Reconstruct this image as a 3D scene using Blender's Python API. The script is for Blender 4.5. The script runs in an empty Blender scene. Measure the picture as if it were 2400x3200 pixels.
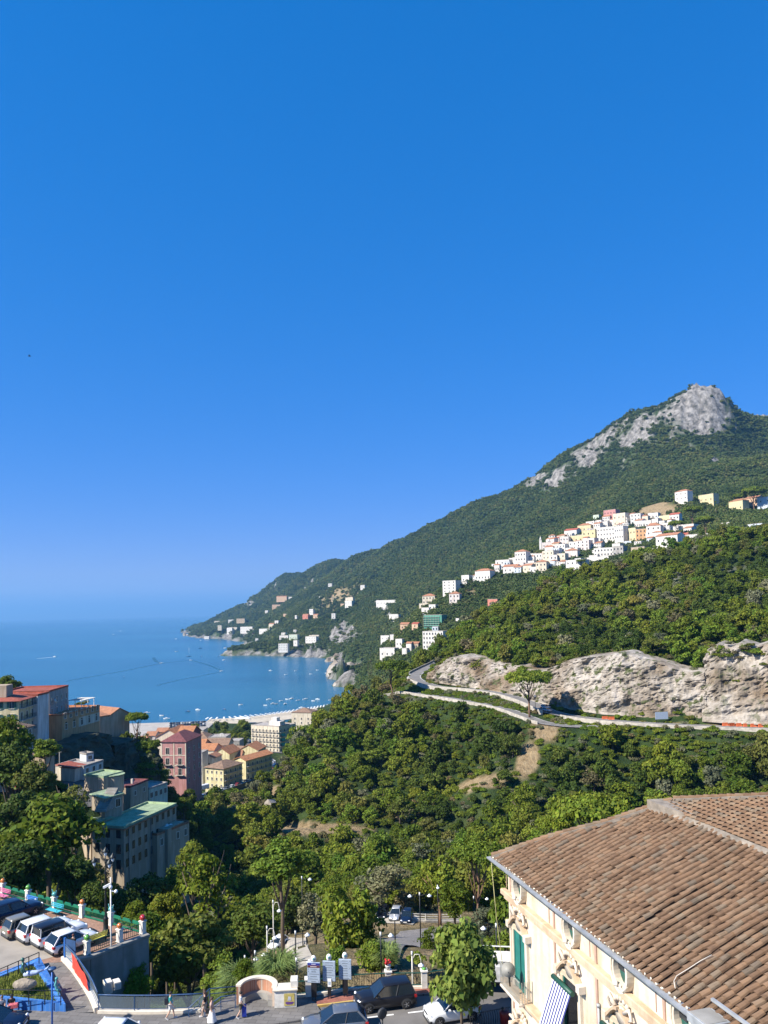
import bpy, bmesh, math, random
import numpy as np
from mathutils import Vector, Matrix
R = math.radians
random.seed(7); rng = np.random.default_rng(7)
S = bpy.context.scene
COL = S.collection
# ------------------------------------------------------------------ camera
F, CX, CY = 2400.0, 1200.0, 1798.7            # pinhole of the 2400x3200 photograph
CZ = 105.0                                     # eye height above the sea
PITCH, ROLL = R(2.6), R(-1.25)
CROT = Matrix.Rotation(R(90) + PITCH, 3, 'X') @ Matrix.Rotation(ROLL, 3, 'Z')
cam_d = bpy.data.cameras.new('camera'); cam = bpy.data.objects.new('camera', cam_d); COL.objects.link(cam)
cam.matrix_world = Matrix.Translation((0, 0, CZ)) @ CROT.to_4x4()
cam_d.lens = 27.0; cam_d.sensor_width = 36.0; cam_d.shift_y = (CY - 1600) / 3200
cam_d.clip_start = 0.5; cam_d.clip_end = 200000
S.camera = cam
# ------------------------------------------------------------------ sky and sun
SUN_AZ, SUN_EL = math.atan2(-.89, -.46), R(42)
W = bpy.data.worlds.new('World'); S.world = W; W.use_nodes = True
wn, wl = W.node_tree.nodes, W.node_tree.links
SKYV = 1.31
sky = wn.new('ShaderNodeTexSky'); sky.sky_type = 'NISHITA'; sky.sun_disc = False
sky.sun_elevation = SUN_EL; sky.sun_rotation = SUN_AZ % (2 * math.pi)
sky.altitude = 100; sky.air_density = 1.0; sky.dust_density = 0.0; sky.ozone_density = 4.0
sp_ = wn.new('ShaderNodeSeparateColor'); sp_.mode = 'HSV'; wl.new(sky.outputs[0], sp_.inputs[0])      # photographic toning of the sky colours
def wmath(op, a, b_):
    m_ = wn.new('ShaderNodeMath'); m_.operation = op
    for k_, v_ in enumerate((a, b_)):
        if hasattr(v_, 'is_output'): wl.new(v_, m_.inputs[k_])
        else: m_.inputs[k_].default_value = v_
    return m_.outputs[0]
val_ = wmath('MULTIPLY', wmath('POWER', sp_.outputs[2], .50), SKYV)
sat_ = wmath('MINIMUM', wmath('ADD', wmath('MULTIPLY', sp_.outputs[1], .70), .49), 1.0)
cb_ = wn.new('ShaderNodeCombineColor'); cb_.mode = 'HSV'; cb_.inputs[0].default_value = .620; wl.new(sat_, cb_.inputs[1]); wl.new(val_, cb_.inputs[2])
bg = wn['Background']; bg.inputs['Strength'].default_value = 0.15
wl.new(cb_.outputs[0], bg.inputs['Color'])
sun_d = bpy.data.lights.new('sun', 'SUN'); sun_d.energy = 5.0; sun_d.angle = R(0.55); sun_d.color = (1.0, .94, .84)
sun = bpy.data.objects.new('sun', sun_d); COL.objects.link(sun)
SUNV = Vector((math.sin(SUN_AZ) * math.cos(SUN_EL), math.cos(SUN_AZ) * math.cos(SUN_EL), math.sin(SUN_EL)))
sun.rotation_euler = SUNV.to_track_quat('Z', 'Y').to_euler()
VS = S.view_settings
VS.view_transform = 'Standard'; VS.look = 'None'; VS.exposure = 0.95; VS.gamma = 1.0; VS.use_curve_mapping = False
S.cycles.max_bounces = 6; S.cycles.transparent_max_bounces = 6; S.cycles.volume_bounces = 0
# ------------------------------------------------------------------ pixel to world
def ray(px, py):
    d = CROT @ Vector(((px - CX) / F, -(py - CY) / F, -1.0)); return d
def tanel(px, py):
    d = ray(px, py); return d.z / math.hypot(d.x, d.y)
def azim(px, py=2000):
    d = ray(px, py); return math.atan2(d.x, d.y)
def P(px, py, D):                               # point on the pixel's ray at horizontal range D
    d = ray(px, py); k = D / math.hypot(d.x, d.y)
    return Vector((d.x * k, d.y * k, CZ + d.z * k))
def PZ(px, py, z):                              # point on the pixel's ray at height z
    d = ray(px, py); k = (z - CZ) / d.z
    return Vector((d.x * k, d.y * k, z))
CINV = CROT.inverted()
def proj(p):
    c = CINV @ (Vector(p) - Vector((0, 0, CZ)))
    return CX + F * c.x / -c.z, CY - F * c.y / -c.z
# ------------------------------------------------------------------ noise
def _hash(ix, iy, seed):
    h = (ix.astype(np.int64) * 374761393 + iy.astype(np.int64) * 668265263 + seed * 1442695041) & 0x7fffffff
    h = ((h ^ (h >> 13)) * 1274126177) & 0x7fffffff
    return ((h ^ (h >> 16)) & 0xffff) / 65535.0
def vnoise(x, y, seed=0):
    ix, iy = np.floor(x), np.floor(y); fx, fy = x - ix, y - iy
    fx = fx * fx * (3 - 2 * fx); fy = fy * fy * (3 - 2 * fy)
    a, b = _hash(ix, iy, seed), _hash(ix + 1, iy, seed); c, d = _hash(ix, iy + 1, seed), _hash(ix + 1, iy + 1, seed)
    return (a * (1 - fx) + b * fx) * (1 - fy) + (c * (1 - fx) + d * fx) * fy
def fbm(x, y, o=4, seed=0):
    v, a, t = 0, .5, 0
    for k in range(o):
        v = v + a * vnoise(x * 2 ** k + 17.3 * k, y * 2 ** k - 9.1 * k, seed + k); t += a; a *= .5
    return v / t * 2 - 1
# ------------------------------------------------------------------ object helpers
def tag(o, label=None, cat=None, group=None, kind=None):
    if label: o['label'] = label
    if cat: o['category'] = cat
    if group: o['group'] = group
    if kind: o['kind'] = kind
    return o
def link(o, parent=None):
    COL.objects.link(o)
    if parent is not None: o.parent = parent
    return o
def thing(name, label, cat, loc=(0, 0, 0), rz=0.0, group=None):
    o = bpy.data.objects.new(name, None); o.empty_display_size = .3
    o.location = loc; o.rotation_euler = (0, 0, rz); link(o)
    return tag(o, label, cat, group)
def obj(name, me, parent=None, loc=None, rot=None):
    o = bpy.data.objects.new(name, me); link(o, parent)
    if loc is not None: o.location = loc
    if rot is not None: o.rotation_euler = rot
    return o
KIDS = {}
def copy_tree(o, parent=None):
    c = o.copy(); link(c)
    c.parent = parent
    for ch in o.children: copy_tree(ch, c)
    return c
class MB:
    """collects faces; build() makes one mesh object"""
    def __init__(s): s.v, s.f, s.m, s.sm = [], [], [], []
    def add(s, vs, fs, mi=0, smooth=False):
        b = len(s.v); s.v += [tuple(p) for p in vs]
        for f in fs: s.f.append([b + i for i in f]); s.m.append(mi); s.sm.append(smooth)
        return s
    def quad(s, a, b, c, d, mi=0): return s.add([a, b, c, d], [(0, 1, 2, 3)], mi)
    def box(s, x0, x1, y0, y1, z0, z1, mi=0, M=None):
        vs = [Vector(p) for p in ((x0, y0, z0), (x1, y0, z0), (x1, y1, z0), (x0, y1, z0), (x0, y0, z1), (x1, y0, z1), (x1, y1, z1), (x0, y1, z1))]
        if M is not None: vs = [M @ p for p in vs]
        return s.add(vs, [(0, 3, 2, 1), (4, 5, 6, 7), (0, 1, 5, 4), (1, 2, 6, 5), (2, 3, 7, 6), (3, 0, 4, 7)], mi)
    def bbox(s, x0, x1, y0, y1, z0, z1, b=.03, mi=0, M=None):     # bevelled box (chamfered top and sides)
        vs = []
        for z, i in ((z0, b), (z0 + b, 0), (z1 - b, 0), (z1, b)):
            for sx, sy in ((0, 0), (1, 0), (1, 1), (0, 1)):
                X = (x0 + i) if sx == 0 else (x1 - i); Y = (y0 + i) if sy == 0 else (y1 - i)
                vs.append(Vector((X, Y, z)))
        if M is not None: vs = [M @ p for p in vs]
        fs = [(3, 2, 1, 0), (12, 13, 14, 15)]
        for k in range(3):
            for i in range(4): fs.append((k * 4 + i, k * 4 + (i + 1) % 4, k * 4 + 4 + (i + 1) % 4, k * 4 + 4 + i))
        return s.add(vs, fs, mi)
    def bar(s, a, b, w=.05, h=None, mi=0):
        a, b = Vector(a), Vector(b); h = h or w; d = b - a
        if d.length < 1e-6: return s
        q = d.to_track_quat('Z', 'Y').to_matrix().to_4x4(); M = Matrix.Translation(a) @ q
        return s.box(-w / 2, w / 2, -h / 2, h / 2, 0, d.length, mi, M)
    def tube(s, pts, rad, n=6, mi=0, cap=True, smooth=True):
        pts = [Vector(p) for p in pts]; L = len(pts); rr = rad if isinstance(rad, (list, tuple)) else [rad] * L
        vs, fs = [], []; up = Vector((.3, .2, 1)).normalized(); u = None
        for i, p in enumerate(pts):
            t = (pts[min(i + 1, L - 1)] - pts[max(i - 1, 0)]).normalized()
            if u is None: u = t.cross(up if abs(t.dot(up)) < .95 else Vector((1, 0, 0))).normalized()
            else: u = (u - t * u.dot(t)).normalized()
            w = t.cross(u)
            for k in range(n):
                a = 2 * math.pi * k / n; vs.append(p + (u * math.cos(a) + w * math.sin(a)) * rr[i])
        for i in range(L - 1):
            for k in range(n): fs.append((i * n + k, i * n + (k + 1) % n, (i + 1) * n + (k + 1) % n, (i + 1) * n + k))
        s.add(vs, fs, mi, smooth)
        if cap:
            b = len(s.v) - len(vs)
            s.f.append([b + k for k in range(n)][::-1]); s.m.append(mi); s.sm.append(False)
            s.f.append([b + (L - 1) * n + k for k in range(n)]); s.m.append(mi); s.sm.append(False)
        return s
    def lathe(s, prof, n=12, c=(0, 0, 0), mi=0, smooth=True, M=None):
        vs, fs = [], []; L = len(prof); c = Vector(c)
        for r, z in prof:
            for k in range(n):
                a = 2 * math.pi * k / n; p = Vector((r * math.cos(a), r * math.sin(a), z))
                if M is not None: p = M @ p
                vs.append(p + c)
        for i in range(L - 1):
            for k in range(n): fs.append((i * n + k, i * n + (k + 1) % n, (i + 1) * n + (k + 1) % n, (i + 1) * n + k))
        fs.append(tuple(range(n))[::-1]); fs.append(tuple((L - 1) * n + k for k in range(n)))
        return s.add(vs, fs, mi, smooth)
    def ball(s, c, r, n=8, mi=0, sc=(1, 1, 1), M=None):
        Q = Matrix.Diagonal((sc[0], sc[1], sc[2])).to_4x4()
        if M is not None: Q = M @ Q
        pr = [(max(r * math.sin(math.pi * i / n), r * .02), -r * math.cos(math.pi * i / n)) for i in range(n + 1)]
        return s.lathe(pr, max(6, n + 2), c, mi, True, Q)
    def prism(s, poly, z0, z1, mi=0, M=None):     # poly counter-clockwise list of (x,y); z values may be callables of (x,y)
        n = len(poly); g = lambda z, p: z(p[0], p[1]) if callable(z) else z
        vs = [Vector((p[0], p[1], g(z0, p))) for p in poly] + [Vector((p[0], p[1], g(z1, p))) for p in poly]
        if M is not None: vs = [M @ p for p in vs]
        fs = [tuple(range(n))[::-1], tuple(range(n, 2 * n))] + [(i, (i + 1) % n, n + (i + 1) % n, n + i) for i in range(n)]
        return s.add(vs, fs, mi)
    def mesh(s, name, mats):
        me = bpy.data.meshes.new(name); me.from_pydata(s.v, [], s.f)
        for m in (mats if isinstance(mats, (list, tuple)) else [mats]): me.materials.append(m)
        me.polygons.foreach_set('material_index', s.m); me.polygons.foreach_set('use_smooth', s.sm); me.update()
        return me
    def build(s, name, mats, parent=None, loc=None, rot=None): return obj(name, s.mesh(name, mats), parent, loc, rot)
def np_mesh(name, V, Fq, mats, smooth=False, uv=None):
    me = bpy.data.meshes.new(name); V = np.asarray(V, np.float32); Fq = np.asarray(Fq, np.int32)
    k = Fq.shape[1]; me.vertices.add(len(V)); me.vertices.foreach_set('co', V.ravel())
    me.loops.add(Fq.size); me.loops.foreach_set('vertex_index', Fq.ravel())
    me.polygons.add(len(Fq)); me.polygons.foreach_set('loop_start', np.arange(0, Fq.size, k, dtype=np.int32))
    me.polygons.foreach_set('use_smooth', np.full(len(Fq), smooth))
    for m in (mats if isinstance(mats, (list, tuple)) else [mats]): me.materials.append(m)
    me.update(calc_edges=True); return me
# ------------------------------------------------------------------ materials
MATS = {}
def nodes_of(name):
    m = bpy.data.materials.new(name); m.use_nodes = True
    nt = m.node_tree; return m, nt.nodes, nt.links, nt.nodes['Principled BSDF']
def ramp(n, l, fac, stops):
    r = n.new('ShaderNodeValToRGB'); e = r.color_ramp.elements
    while len(e) < len(stops): e.new(.5)
    for i, (p, c) in enumerate(stops): e[i].position = p; e[i].color = (*c, 1)
    l.new(fac, r.inputs[0]); return r.outputs[0]
def mixc(n, l, fac, a, b, mode='MIX'):
    x = n.new('ShaderNodeMix'); x.data_type = 'RGBA'; x.blend_type = mode
    for k, v in ((0, fac), (6, a), (7, b)):
        if hasattr(v, 'is_output'): l.new(v, x.inputs[k])
        elif k == 0: x.inputs[0].default_value = v
        else: x.inputs[k].default_value = (*v, 1)
    return x.outputs[2]
def noise(n, l, scale, detail=4, coord=None, rough=.55, vec_scale=None):
    t = n.new('ShaderNodeTexNoise'); t.inputs['Scale'].default_value = scale; t.inputs['Detail'].default_value = detail; t.inputs['Roughness'].default_value = rough
    if coord is None: coord = n.new('ShaderNodeTexCoord').outputs['Object']
    if vec_scale:
        mp = n.new('ShaderNodeMapping'); mp.inputs['Scale'].default_value = vec_scale; l.new(coord, mp.inputs[0]); coord = mp.outputs[0]
    l.new(coord, t.inputs['Vector']); return t.outputs['Fac']
def bump(n, l, bsdf, h, strength=.3, dist=.02):
    b = n.new('ShaderNodeBump'); b.inputs['Strength'].default_value = strength; b.inputs['Distance'].default_value = dist
    l.new(h, b.inputs['Height']); l.new(b.outputs[0], bsdf.inputs['Normal'])
def mat(name, col, rough=.7, metal=0, var=.25, scale=3.0, bmp=.0, bdist=.02, spec=None, coat=0, rnd=0, vs=None):
    """plain procedural material: base colour with noise variation"""
    if name in MATS: return MATS[name]
    m, n, l, b = nodes_of(name)
    lo = tuple(max(0, c * (1 - var)) for c in col); hi = tuple(min(1, c * (1 + var * .7)) for c in col)
    f = noise(n, l, scale, 5, vec_scale=vs)
    c = ramp(n, l, f, [(.3, lo), (.7, hi)])
    if rnd:
        oi = n.new('ShaderNodeObjectInfo'); h = n.new('ShaderNodeHueSaturation')
        mr = n.new('ShaderNodeMapRange'); mr.inputs[3].default_value = 1 - rnd; mr.inputs[4].default_value = 1 + rnd; l.new(oi.outputs['Random'], mr.inputs[0])
        l.new(mr.outputs[0], h.inputs['Value']); l.new(c, h.inputs['Color']); c = h.outputs[0]
    l.new(c, b.inputs['Base Color']); b.inputs['Roughness'].default_value = rough; b.inputs['Metallic'].default_value = metal
    if coat: b.inputs['Coat Weight'].default_value = coat; b.inputs['Coat Roughness'].default_value = .08
    if spec is not None: b.inputs['Specular IOR Level'].default_value = spec
    if bmp: bump(n, l, b, f, bmp, bdist)
    MATS[name] = m; return m
# ------------------------------------------------------------------ terrain: a height field fitted through measured points
CT = []                                         # (azimuth, ln range, (z-CZ)/range)
def C(px, py, D, h=0.0):
    CT.append((azim(px, py), math.log(D), tanel(px, py) - h / D))
def G(px, D, z):
    CT.append((azim(px), math.log(D), (z - CZ) / D))
for px in (-250, 200, 600, 1200, 1800, 2400): G(px, 45, 66)
for px, D, z in ((-200,62,60),(0,62,62),(250,62,62),(0,80,63),(250,76,58),(450,68,64),(560,66,69),(650,60,74),(700,75,69),(620,80,63),(900,60,75.5),(1200,60,75.5),(1500,60,75.5),
    (900,80,71),(1250,80,70.5),(1500,80,70.5),(1250,97,64.4),(1250,122,56.8),(900,97,63.5),(1500,100,62.5),(900,130,52),(900,160,44),(900,190,37),(900,222,34),
    (1250,150,48),(1250,180,42),(1300,212,37),(1500,150,48),(1500,190,42),(1500,215,38),(2000,100,62),(2000,150,52),(2000,200,44),(2400,100,64),(2400,150,54),(2400,200,46),
    (2700,150,54),(2700,200,46),(2000,60,74),(2400,60,74),
    (560,90,57),(560,130,45),(560,180,33),(560,230,30),(650,305,27),(350,90,50),(350,130,40),(350,180,36),(450,200,33),(100,110,61),(100,140,59),(100,180,61),
    (0,150,61),(200,150,54),(-200,150,64),(-200,200,72),(230,200,58),(100,198,66),(0,198,70),(60,190,69),(60,225,69),(150,230,65),(250,240,64),(330,250,60),(300,222,57),
    (380,270,61),(430,262,61),(470,258,55),(400,232,47),(350,215,50),(510,270,29),(520,330,24),(430,300,56),(430,330,40),(430,372,20),
    (300,300,52),(300,360,30),(300,430,10),(300,560,3),(300,640,-5),(100,265,64),(100,300,52),(100,360,20),(100,420,-6),(0,300,58),(0,360,26),(0,430,-9),(-200,300,60),(-200,400,10),(-200,480,-12),
    (600,335,24),(560,400,17.5),(560,500,9),(560,620,3.6),(560,700,2.2),(480,560,4.5),(420,620,3),(420,690,1.5),(480,450,13),(700,352,21),(860,450,13.5),(880,540,8),(880,650,4),(800,730,2),(700,600,4.5),(700,500,9),
    (760,361,19),(830,392,17),(440,752,.4),(660,764,.4),(980,838,.4),(440,790,-4),(660,800,-4),(980,885,-4),(200,650,-7),(0,600,-9),(330,700,-4),(1000,600,8),(1000,720,4),(950,480,16)): G(px, D, z)
for c in ((870,2370,320,8),(900,2320,325,8),(960,2270,330,8),(1040,2195,335,8),(1090,2160,345,8),(1150,2150,350,7),(900,2450,290,8),(900,2545,262,6),(835,2560,258,2),(835,2470,290,5),
    (1000,2300,300,8),(1000,2400,275,8),(1000,2500,256,8),(1000,2590,242,1),(830,2600,245,0),(950,2590,240,0),(1050,2585,238,0),(1260,2555,240,0),
    (1150,2250,310,8),(1150,2350,285,8),(1150,2450,263,8),(1300,2250,302,8),(1300,2350,280,8),(1300,2450,258,8),(1450,2260,290,8),(1450,2350,268,7),(1450,2430,250,5),
    (1680,2285,268,0),(1640,2370,255,0),(1600,2420,248,0),(1480,2450,243,0),(1350,2550,230,6),(1200,2650,205,7),
    (1850,2330,252,8),(1850,2420,240,8),(1850,2520,222,8),(2100,2350,250,8),(2100,2440,238,8),(2350,2350,250,8),(2350,2450,238,8),(2600,2360,250,8),
    (1359,2076,395,.6),(1292,2119,365,.6),(1374,2147,340,.6),(1476,2155,325,.6),(1570,2170,312,.6),(1649,2194,300,.6),(1719,2225,287,.6),(1900,2250,276,.6),(2080,2262,270,.6),(2240,2269,267,.6),(2400,2275,265,.6),(2600,2280,265,.6),
    (1202,2172,345,.6),(1265,2161,350,.6),(1523,2202,300,.6),(1586,2217,291,.6),(1649,2241,281,.6),(1688,2257,275,.6),
    (1429,2049,362,0),(1601,2080,334,0),(1829,2057,308,0),(2001,2057,302,0),(2213,2025,300,0),(2400,2025,296,0),(2600,2020,296,0),
    (1400,1965,430,8),(1500,1905,470,8),(1600,1855,490,8),(1750,1785,510,8),(1900,1745,520,8),(2000,1725,525,8),(2100,1695,530,8),(2200,1665,540,8),(2400,1640,550,8),(2600,1620,550,8),
    (1500,1980,400,8),(1700,1950,390,8),(1900,1900,400,8),(2100,1850,420,8),(2300,1800,440,8),(2300,1920,360,8),(1700,2030,345,8),(2000,1980,345,8),(1380,2030,400,6)): C(*c)
for px, D, z in ((1450,620,66),(1600,630,88),(1800,640,108),(2100,660,126),(2400,680,140),(2700,680,140),(1300,520,50),(1200,480,40),(1150,560,20),(1250,640,30),(1100,760,-4),(1100,900,-8)): G(px, D, z)
# beyond the near hills
for c in ((1340,2030,800),(1250,2070,770),(1200,2065,850),(1150,2085,1000),(1087,2112,1190),(1230,2000,900),(1340,1940,880),(1340,1880,980),(1400,1835,1000),(1480,1805,1000),(1550,1772,1020),(1700,1735,1000),(1700,1695,1060),
    (1900,1720,960),(1900,1650,1080),(1900,1605,1120),(2100,1640,1000),(2130,1565,1130),(2300,1600,1100),(2400,1590,1100),(2400,1510,1250),(2600,1480,1250),(1480,1905,850),(1600,1840,870),(1450,1955,760),(1800,1795,850),(2050,1720,830),(2250,1665,850),
    (1700,1725,1250),(1900,1660,1300),(2100,1600,1300),(2300,1530,1360),(1500,1835,1250),(1350,1905,1300),(1200,2010,1250),
    (1070,2052,1600),(1019,2030,1790),(962,2030,1850),(870,2032,1930),(770,2036,2030),(800,2000,2110),(870,1990,2060),(962,1990,1960),(1050,1990,1800),(1130,2030,1500),(1130,1980,1640),(1043,2105,1230),
    (700,1962,3700),(760,1962,3300),(820,1962,2700),(900,1950,2500),(1000,1940,2250),(1100,1930,1980),(1200,1960,1560),(1250,1920,1600),
    (760,1918,4200),(820,1912,3500),(900,1905,3000),(1000,1885,2700),(1100,1870,2350),(1200,1860,2050),(1300,1850,1800),(1400,1790,1750),
    (900,1855,3900),(1000,1835,3300),(1100,1805,2800),(1200,1785,2400),(1300,1745,2150),(1400,1705,2000),(1500,1705,1780),(1500,1650,1980),(1600,1620,1880),(1700,1620,1650),(1800,1560,1700),(1800,1480,1880),
    (1900,1560,1560),(1900,1450,1830),(2000,1500,1560),(2000,1400,1810),(2100,1480,1560),(2100,1380,1820),(2200,1460,1600),(2200,1390,1800),(2300,1450,1640),(2400,1430,1650),(2300,1375,1880),(2400,1385,1950),(2600,1430,1650)): C(*c)
for px, py, D in ((1070,2078,1500),(1019,2056,1730),(962,2056,1790),(870,2053,1880),(754,2047,1960),(783,2005,2880),(711,1995,3200),(667,1990,3400),(1087,2124,1190),(1043,2121,1190),(1082,2146,1070)): G(px, D, .5); G(px, D * 1.014, 15)
RIDGE = ((640,1960,5000),(699,1924,4700),(745,1895,4600),(793,1866,4500),(851,1833,4400),(889,1801,4300),(913,1796,4300),(947,1801,4200),(1000,1782,4000),(1034,1767,3800),(1063,1754,3600),(1082,1757,3400),(1121,1743,3200),(1179,1722,3000),
    (1227,1700,2800),(1320,1660,2500),(1400,1610,2350),(1480,1575,2250),(1560,1552,2200),(1600,1540,2150),(1640,1510,2100),(1700,1465,2080),(1780,1415,2050),(1850,1380,2030),(1920,1335,2000),(1990,1300,1980),(2050,1270,1960),(2110,1235,1950),
    (2150,1212,1940),(2200,1206,1930),(2230,1209,1930),(2260,1240,1940),(2300,1283,1980),(2330,1305,2050),(2400,1325,2200),(2500,1320,2200),(2650,1290,2200))
for px, py, D in RIDGE:
    C(px, py, D)
    z = CZ + tanel(px, py) * D
    G(px, D * 1.22, z * .72); G(px, D * 1.6, z * .4)
for px, py in ((2290,1285),(2340,1288),(2400,1302),(2500,1290),(2650,1280)):
    C(px, py, 3400); G(px, 4200, 500)
for px in (-300, -100, 100, 300, 500): 
    for D in (950, 1400, 2200, 3500, 5500, 7500): G(px, D, -30)
for px, D in ((620,1000),(620,1500),(620,2200),(620,3200),(560,4400),(600,6500),(700,1000),(700,1500),(700,1850),(700,2400),(730,2750),(800,1000),(800,1500),(800,1780),(900,1000),(900,1400),(900,1700),(980,1000),(980,1400),(980,1640),(1060,1330),(1050,1000),(760,2500),(700,7000),(680,5600)): G(px, D, -28)
CT = np.array(CT); q = CT[:, :2]
def kern(r2): return -np.sqrt(r2 + .012 ** 2)
A = kern(((q[:, None] - q[None]) ** 2).sum(-1)); n_ = len(q)
Mx = np.zeros((n_ + 1, n_ + 1)); Mx[:n_, :n_] = A - 2e-3 * np.eye(n_) * 0; Mx[:n_, n_] = 1; Mx[n_, :n_] = 1
wts = np.linalg.lstsq(Mx, np.append(CT[:, 2], 0), rcond=None)[0]
def height_s(az, ln):
    out = np.full(az.shape, wts[-1])
    for k in range(n_): out += wts[k] * kern((az - q[k, 0]) ** 2 + (ln - q[k, 1]) ** 2)
    return out
NA, ND = 600, 660
AZ = np.linspace(-.58, .60, NA); LN = np.linspace(math.log(46), math.log(7800), ND)
az2, ln2 = np.meshgrid(AZ, LN); D2 = np.exp(ln2)
TX, TY = D2 * np.sin(az2), D2 * np.cos(az2)
TZ = CZ + D2 * height_s(az2, ln2)
far = np.clip((D2 - 850) / 500, 0, 1)
def px_of(x, y, z):
    Mi = np.array(CINV); c = Mi @ np.array([x.ravel(), y.ravel(), z.ravel() - CZ])
    return (CX + F * c[0] / -c[2]).reshape(x.shape), (CY - F * c[1] / -c[2]).reshape(x.shape)
TPX, TPY = px_of(TX, TY, TZ)
land = np.clip((TZ + 2) / 14, 0, 1)
rid = 1 - np.abs(fbm(TX / 170, TY / 260, 4, 3)) * 2
TZ += far * land * (fbm(TX / 320, TY / 320, 5, 11) * 16 + (rid - .6) * 17) * np.clip(D2 / 2000, .4, 1.3)
TZ += (1 - far) * land * fbm(TX / 22, TY / 22, 4, 5) * 1.3 * np.clip((D2 - 66) / 60, 0, 1)
# where the photograph shows bare rock (1), dry earth (1)
def blob(cx, cy, rx, ry, rot=0.0):
    c, s = math.cos(rot), math.sin(rot); dx, dy = TPX - cx, TPY - cy
    return np.exp(-(((dx * c + dy * s) / rx) ** 2 + ((-dx * s + dy * c) / ry) ** 2) * 1.2)
rock = np.zeros_like(TZ); dry = np.zeros_like(TZ)
mt = (D2 > 1650) & (D2 < 2400)
def addr(b, cond): 
    global rock
    rock = np.maximum(rock, b * cond)
addr(blob(2175, 1275, 135, 125), mt); addr(blob(2000, 1362, 95, 60, -.7), mt); addr(blob(1850, 1430, 80, 32, -.5), mt); addr(blob(1750, 1488, 60, 22, -.5), mt); addr(blob(1930, 1350, 170, 20, -.55) * .8, mt); addr(blob(2240,1290,45,90), mt); addr(np.ones_like(TZ), (D2 > 1880) & (D2 < 2150) & (TPX > 2125) & (TPX < 2258))
addr(blob(1670, 1500, 50, 16, -.5), mt); addr(blob(2235,1437,16,16), mt)
cst = (D2 > 950) & (D2 < 3600)
addr(blob(1075, 1985, 60, 50, -.7), cst); addr(blob(1000, 2035, 60, 30), cst); addr(blob(1060, 2060, 35, 28), cst); addr(blob(1085, 2110, 35, 26), cst); addr(blob(930, 2045, 60, 14), cst); addr(blob(790, 2043, 40, 7), cst); addr(blob(1190,1905,30,16,.4), cst)
addr(blob(745, 1985, 60, 12), cst); addr(blob(860, 1838, 10, 12), D2 > 3500); addr(blob(770, 1885, 22, 14), D2 > 3500); addr(blob(970,1820,30,10,-.7), D2 > 3000)
addr(np.ones_like(TZ), (D2 > 2900) & (TPX > 2260))
addr(np.clip((13 - TZ) / 8, 0, .6), (D2 > 950) & (TZ > -3))
nz = fbm(TX / 45, TZ / 30 + TY / 90, 5, 21)
nz2 = fbm(TX / 14, TZ / 9 + TY / 25, 4, 25)
rock = np.clip((rock - .38 + nz * .62 + nz2 * .35) * 4, 0, 1)
def addd(b, cond=True):
    global dry
    dry = np.maximum(dry, b * cond)
nearm = (D2 > 180) & (D2 < 320)
addd(blob(1700, 2290, 60, 40), nearm); addd(blob(1650, 2370, 45, 70, .3), nearm); addd(blob(1520, 2440, 110, 22, -.25), nearm); addd(blob(990, 2590, 190, 26, .02), nearm); addd(blob(1265, 2550, 45, 14, -.3), nearm)
addd(blob(780, 2500, 120, 24, -.35), nearm | (D2 < 420)); addd(blob(2180, 2255, 170, 10), nearm)
addd(blob(1050, 1870, 120, 60, -.4) * .55, D2 > 1500); addd(blob(2050, 1590, 130, 40) * .7, (D2 > 950) & (D2 < 1400)); addd(blob(2330, 1560, 90, 30) * .75, (D2 > 950) & (D2 < 1400)); addd(blob(1460,1850,60,40)*.5, (D2>700)&(D2<1300))
addd(np.where((D2 > 56) & (D2 < 140) & (TPX > 800) & (TPX < 1600), .5, 0) + 0 * D2)
dry = np.clip((dry - .35 + fbm(TX / 9, TY / 9, 4, 31) * .25) * 4, 0, 1)
rr = rock * far * land; TZ += rr * ((fbm(TX / 45, TY / 45, 5, 41)) * 16 + (.5 - np.abs(fbm(TX / 28, TY / 60, 4, 43)) * 2) * 13)
# ---- roads: centre lines measured first, the ground is graded under them
ROADS = {
 'coast_road': ([P(*a) for a in ((1420,2050,420),(1385,2062,405),(1359,2076,395),(1325,2092,384),(1300,2106,373),(1296,2119,364),(1318,2132,354),(1374,2147,340),(1476,2155,325),(1570,2170,312),(1649,2194,300),(1719,2223,287),(1800,2240,281),(1900,2252,275),(2080,2264,269),(2240,2271,266),(2400,2277,264),(2600,2283,262))], 6.5),
 'lower_road': ([P(*a) for a in ((1150,2178,352),(1202,2172,347),(1265,2163,343),(1330,2172,328),(1420,2185,314),(1523,2203,300),(1586,2218,291),(1649,2241,281),(1700,2258,274),(1780,2268,269),(1870,2270,267))], 5.5),
 'valley_road': ([PZ(*a) for a in ((560,2540,26.5),(600,2506,24.5),(617,2492,23.6),(653,2481,22.8),(689,2468,21.8),(754,2446,19.8),(801,2428,18.2),(834,2404,16.3),(845,2388,14.8),(830,2374,13.4),(812,2361,12),(800,2348,10.6),(790,2335,9.2),(770,2318,7.2),(740,2300,5.2))], 7.5),
 'market_street': ([PZ(*a) for a in ((800,2338,9.4),(835,2342,9.2),(870,2348,9.4),(910,2352,10))], 9),
 'hill_road': ([P(*a) for a in ((285,2520,178),(262,2490,184),(255,2465,190),(240,2445,197),(215,2428,205),(190,2420,212))], 6),
 'riverbed': ([PZ(*a) for a in ((560,2580,26),(640,2520,24),(700,2498,22),(760,2474,19.5),(827,2448,17.3),(870,2420,15.5))], 8),
}
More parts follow.
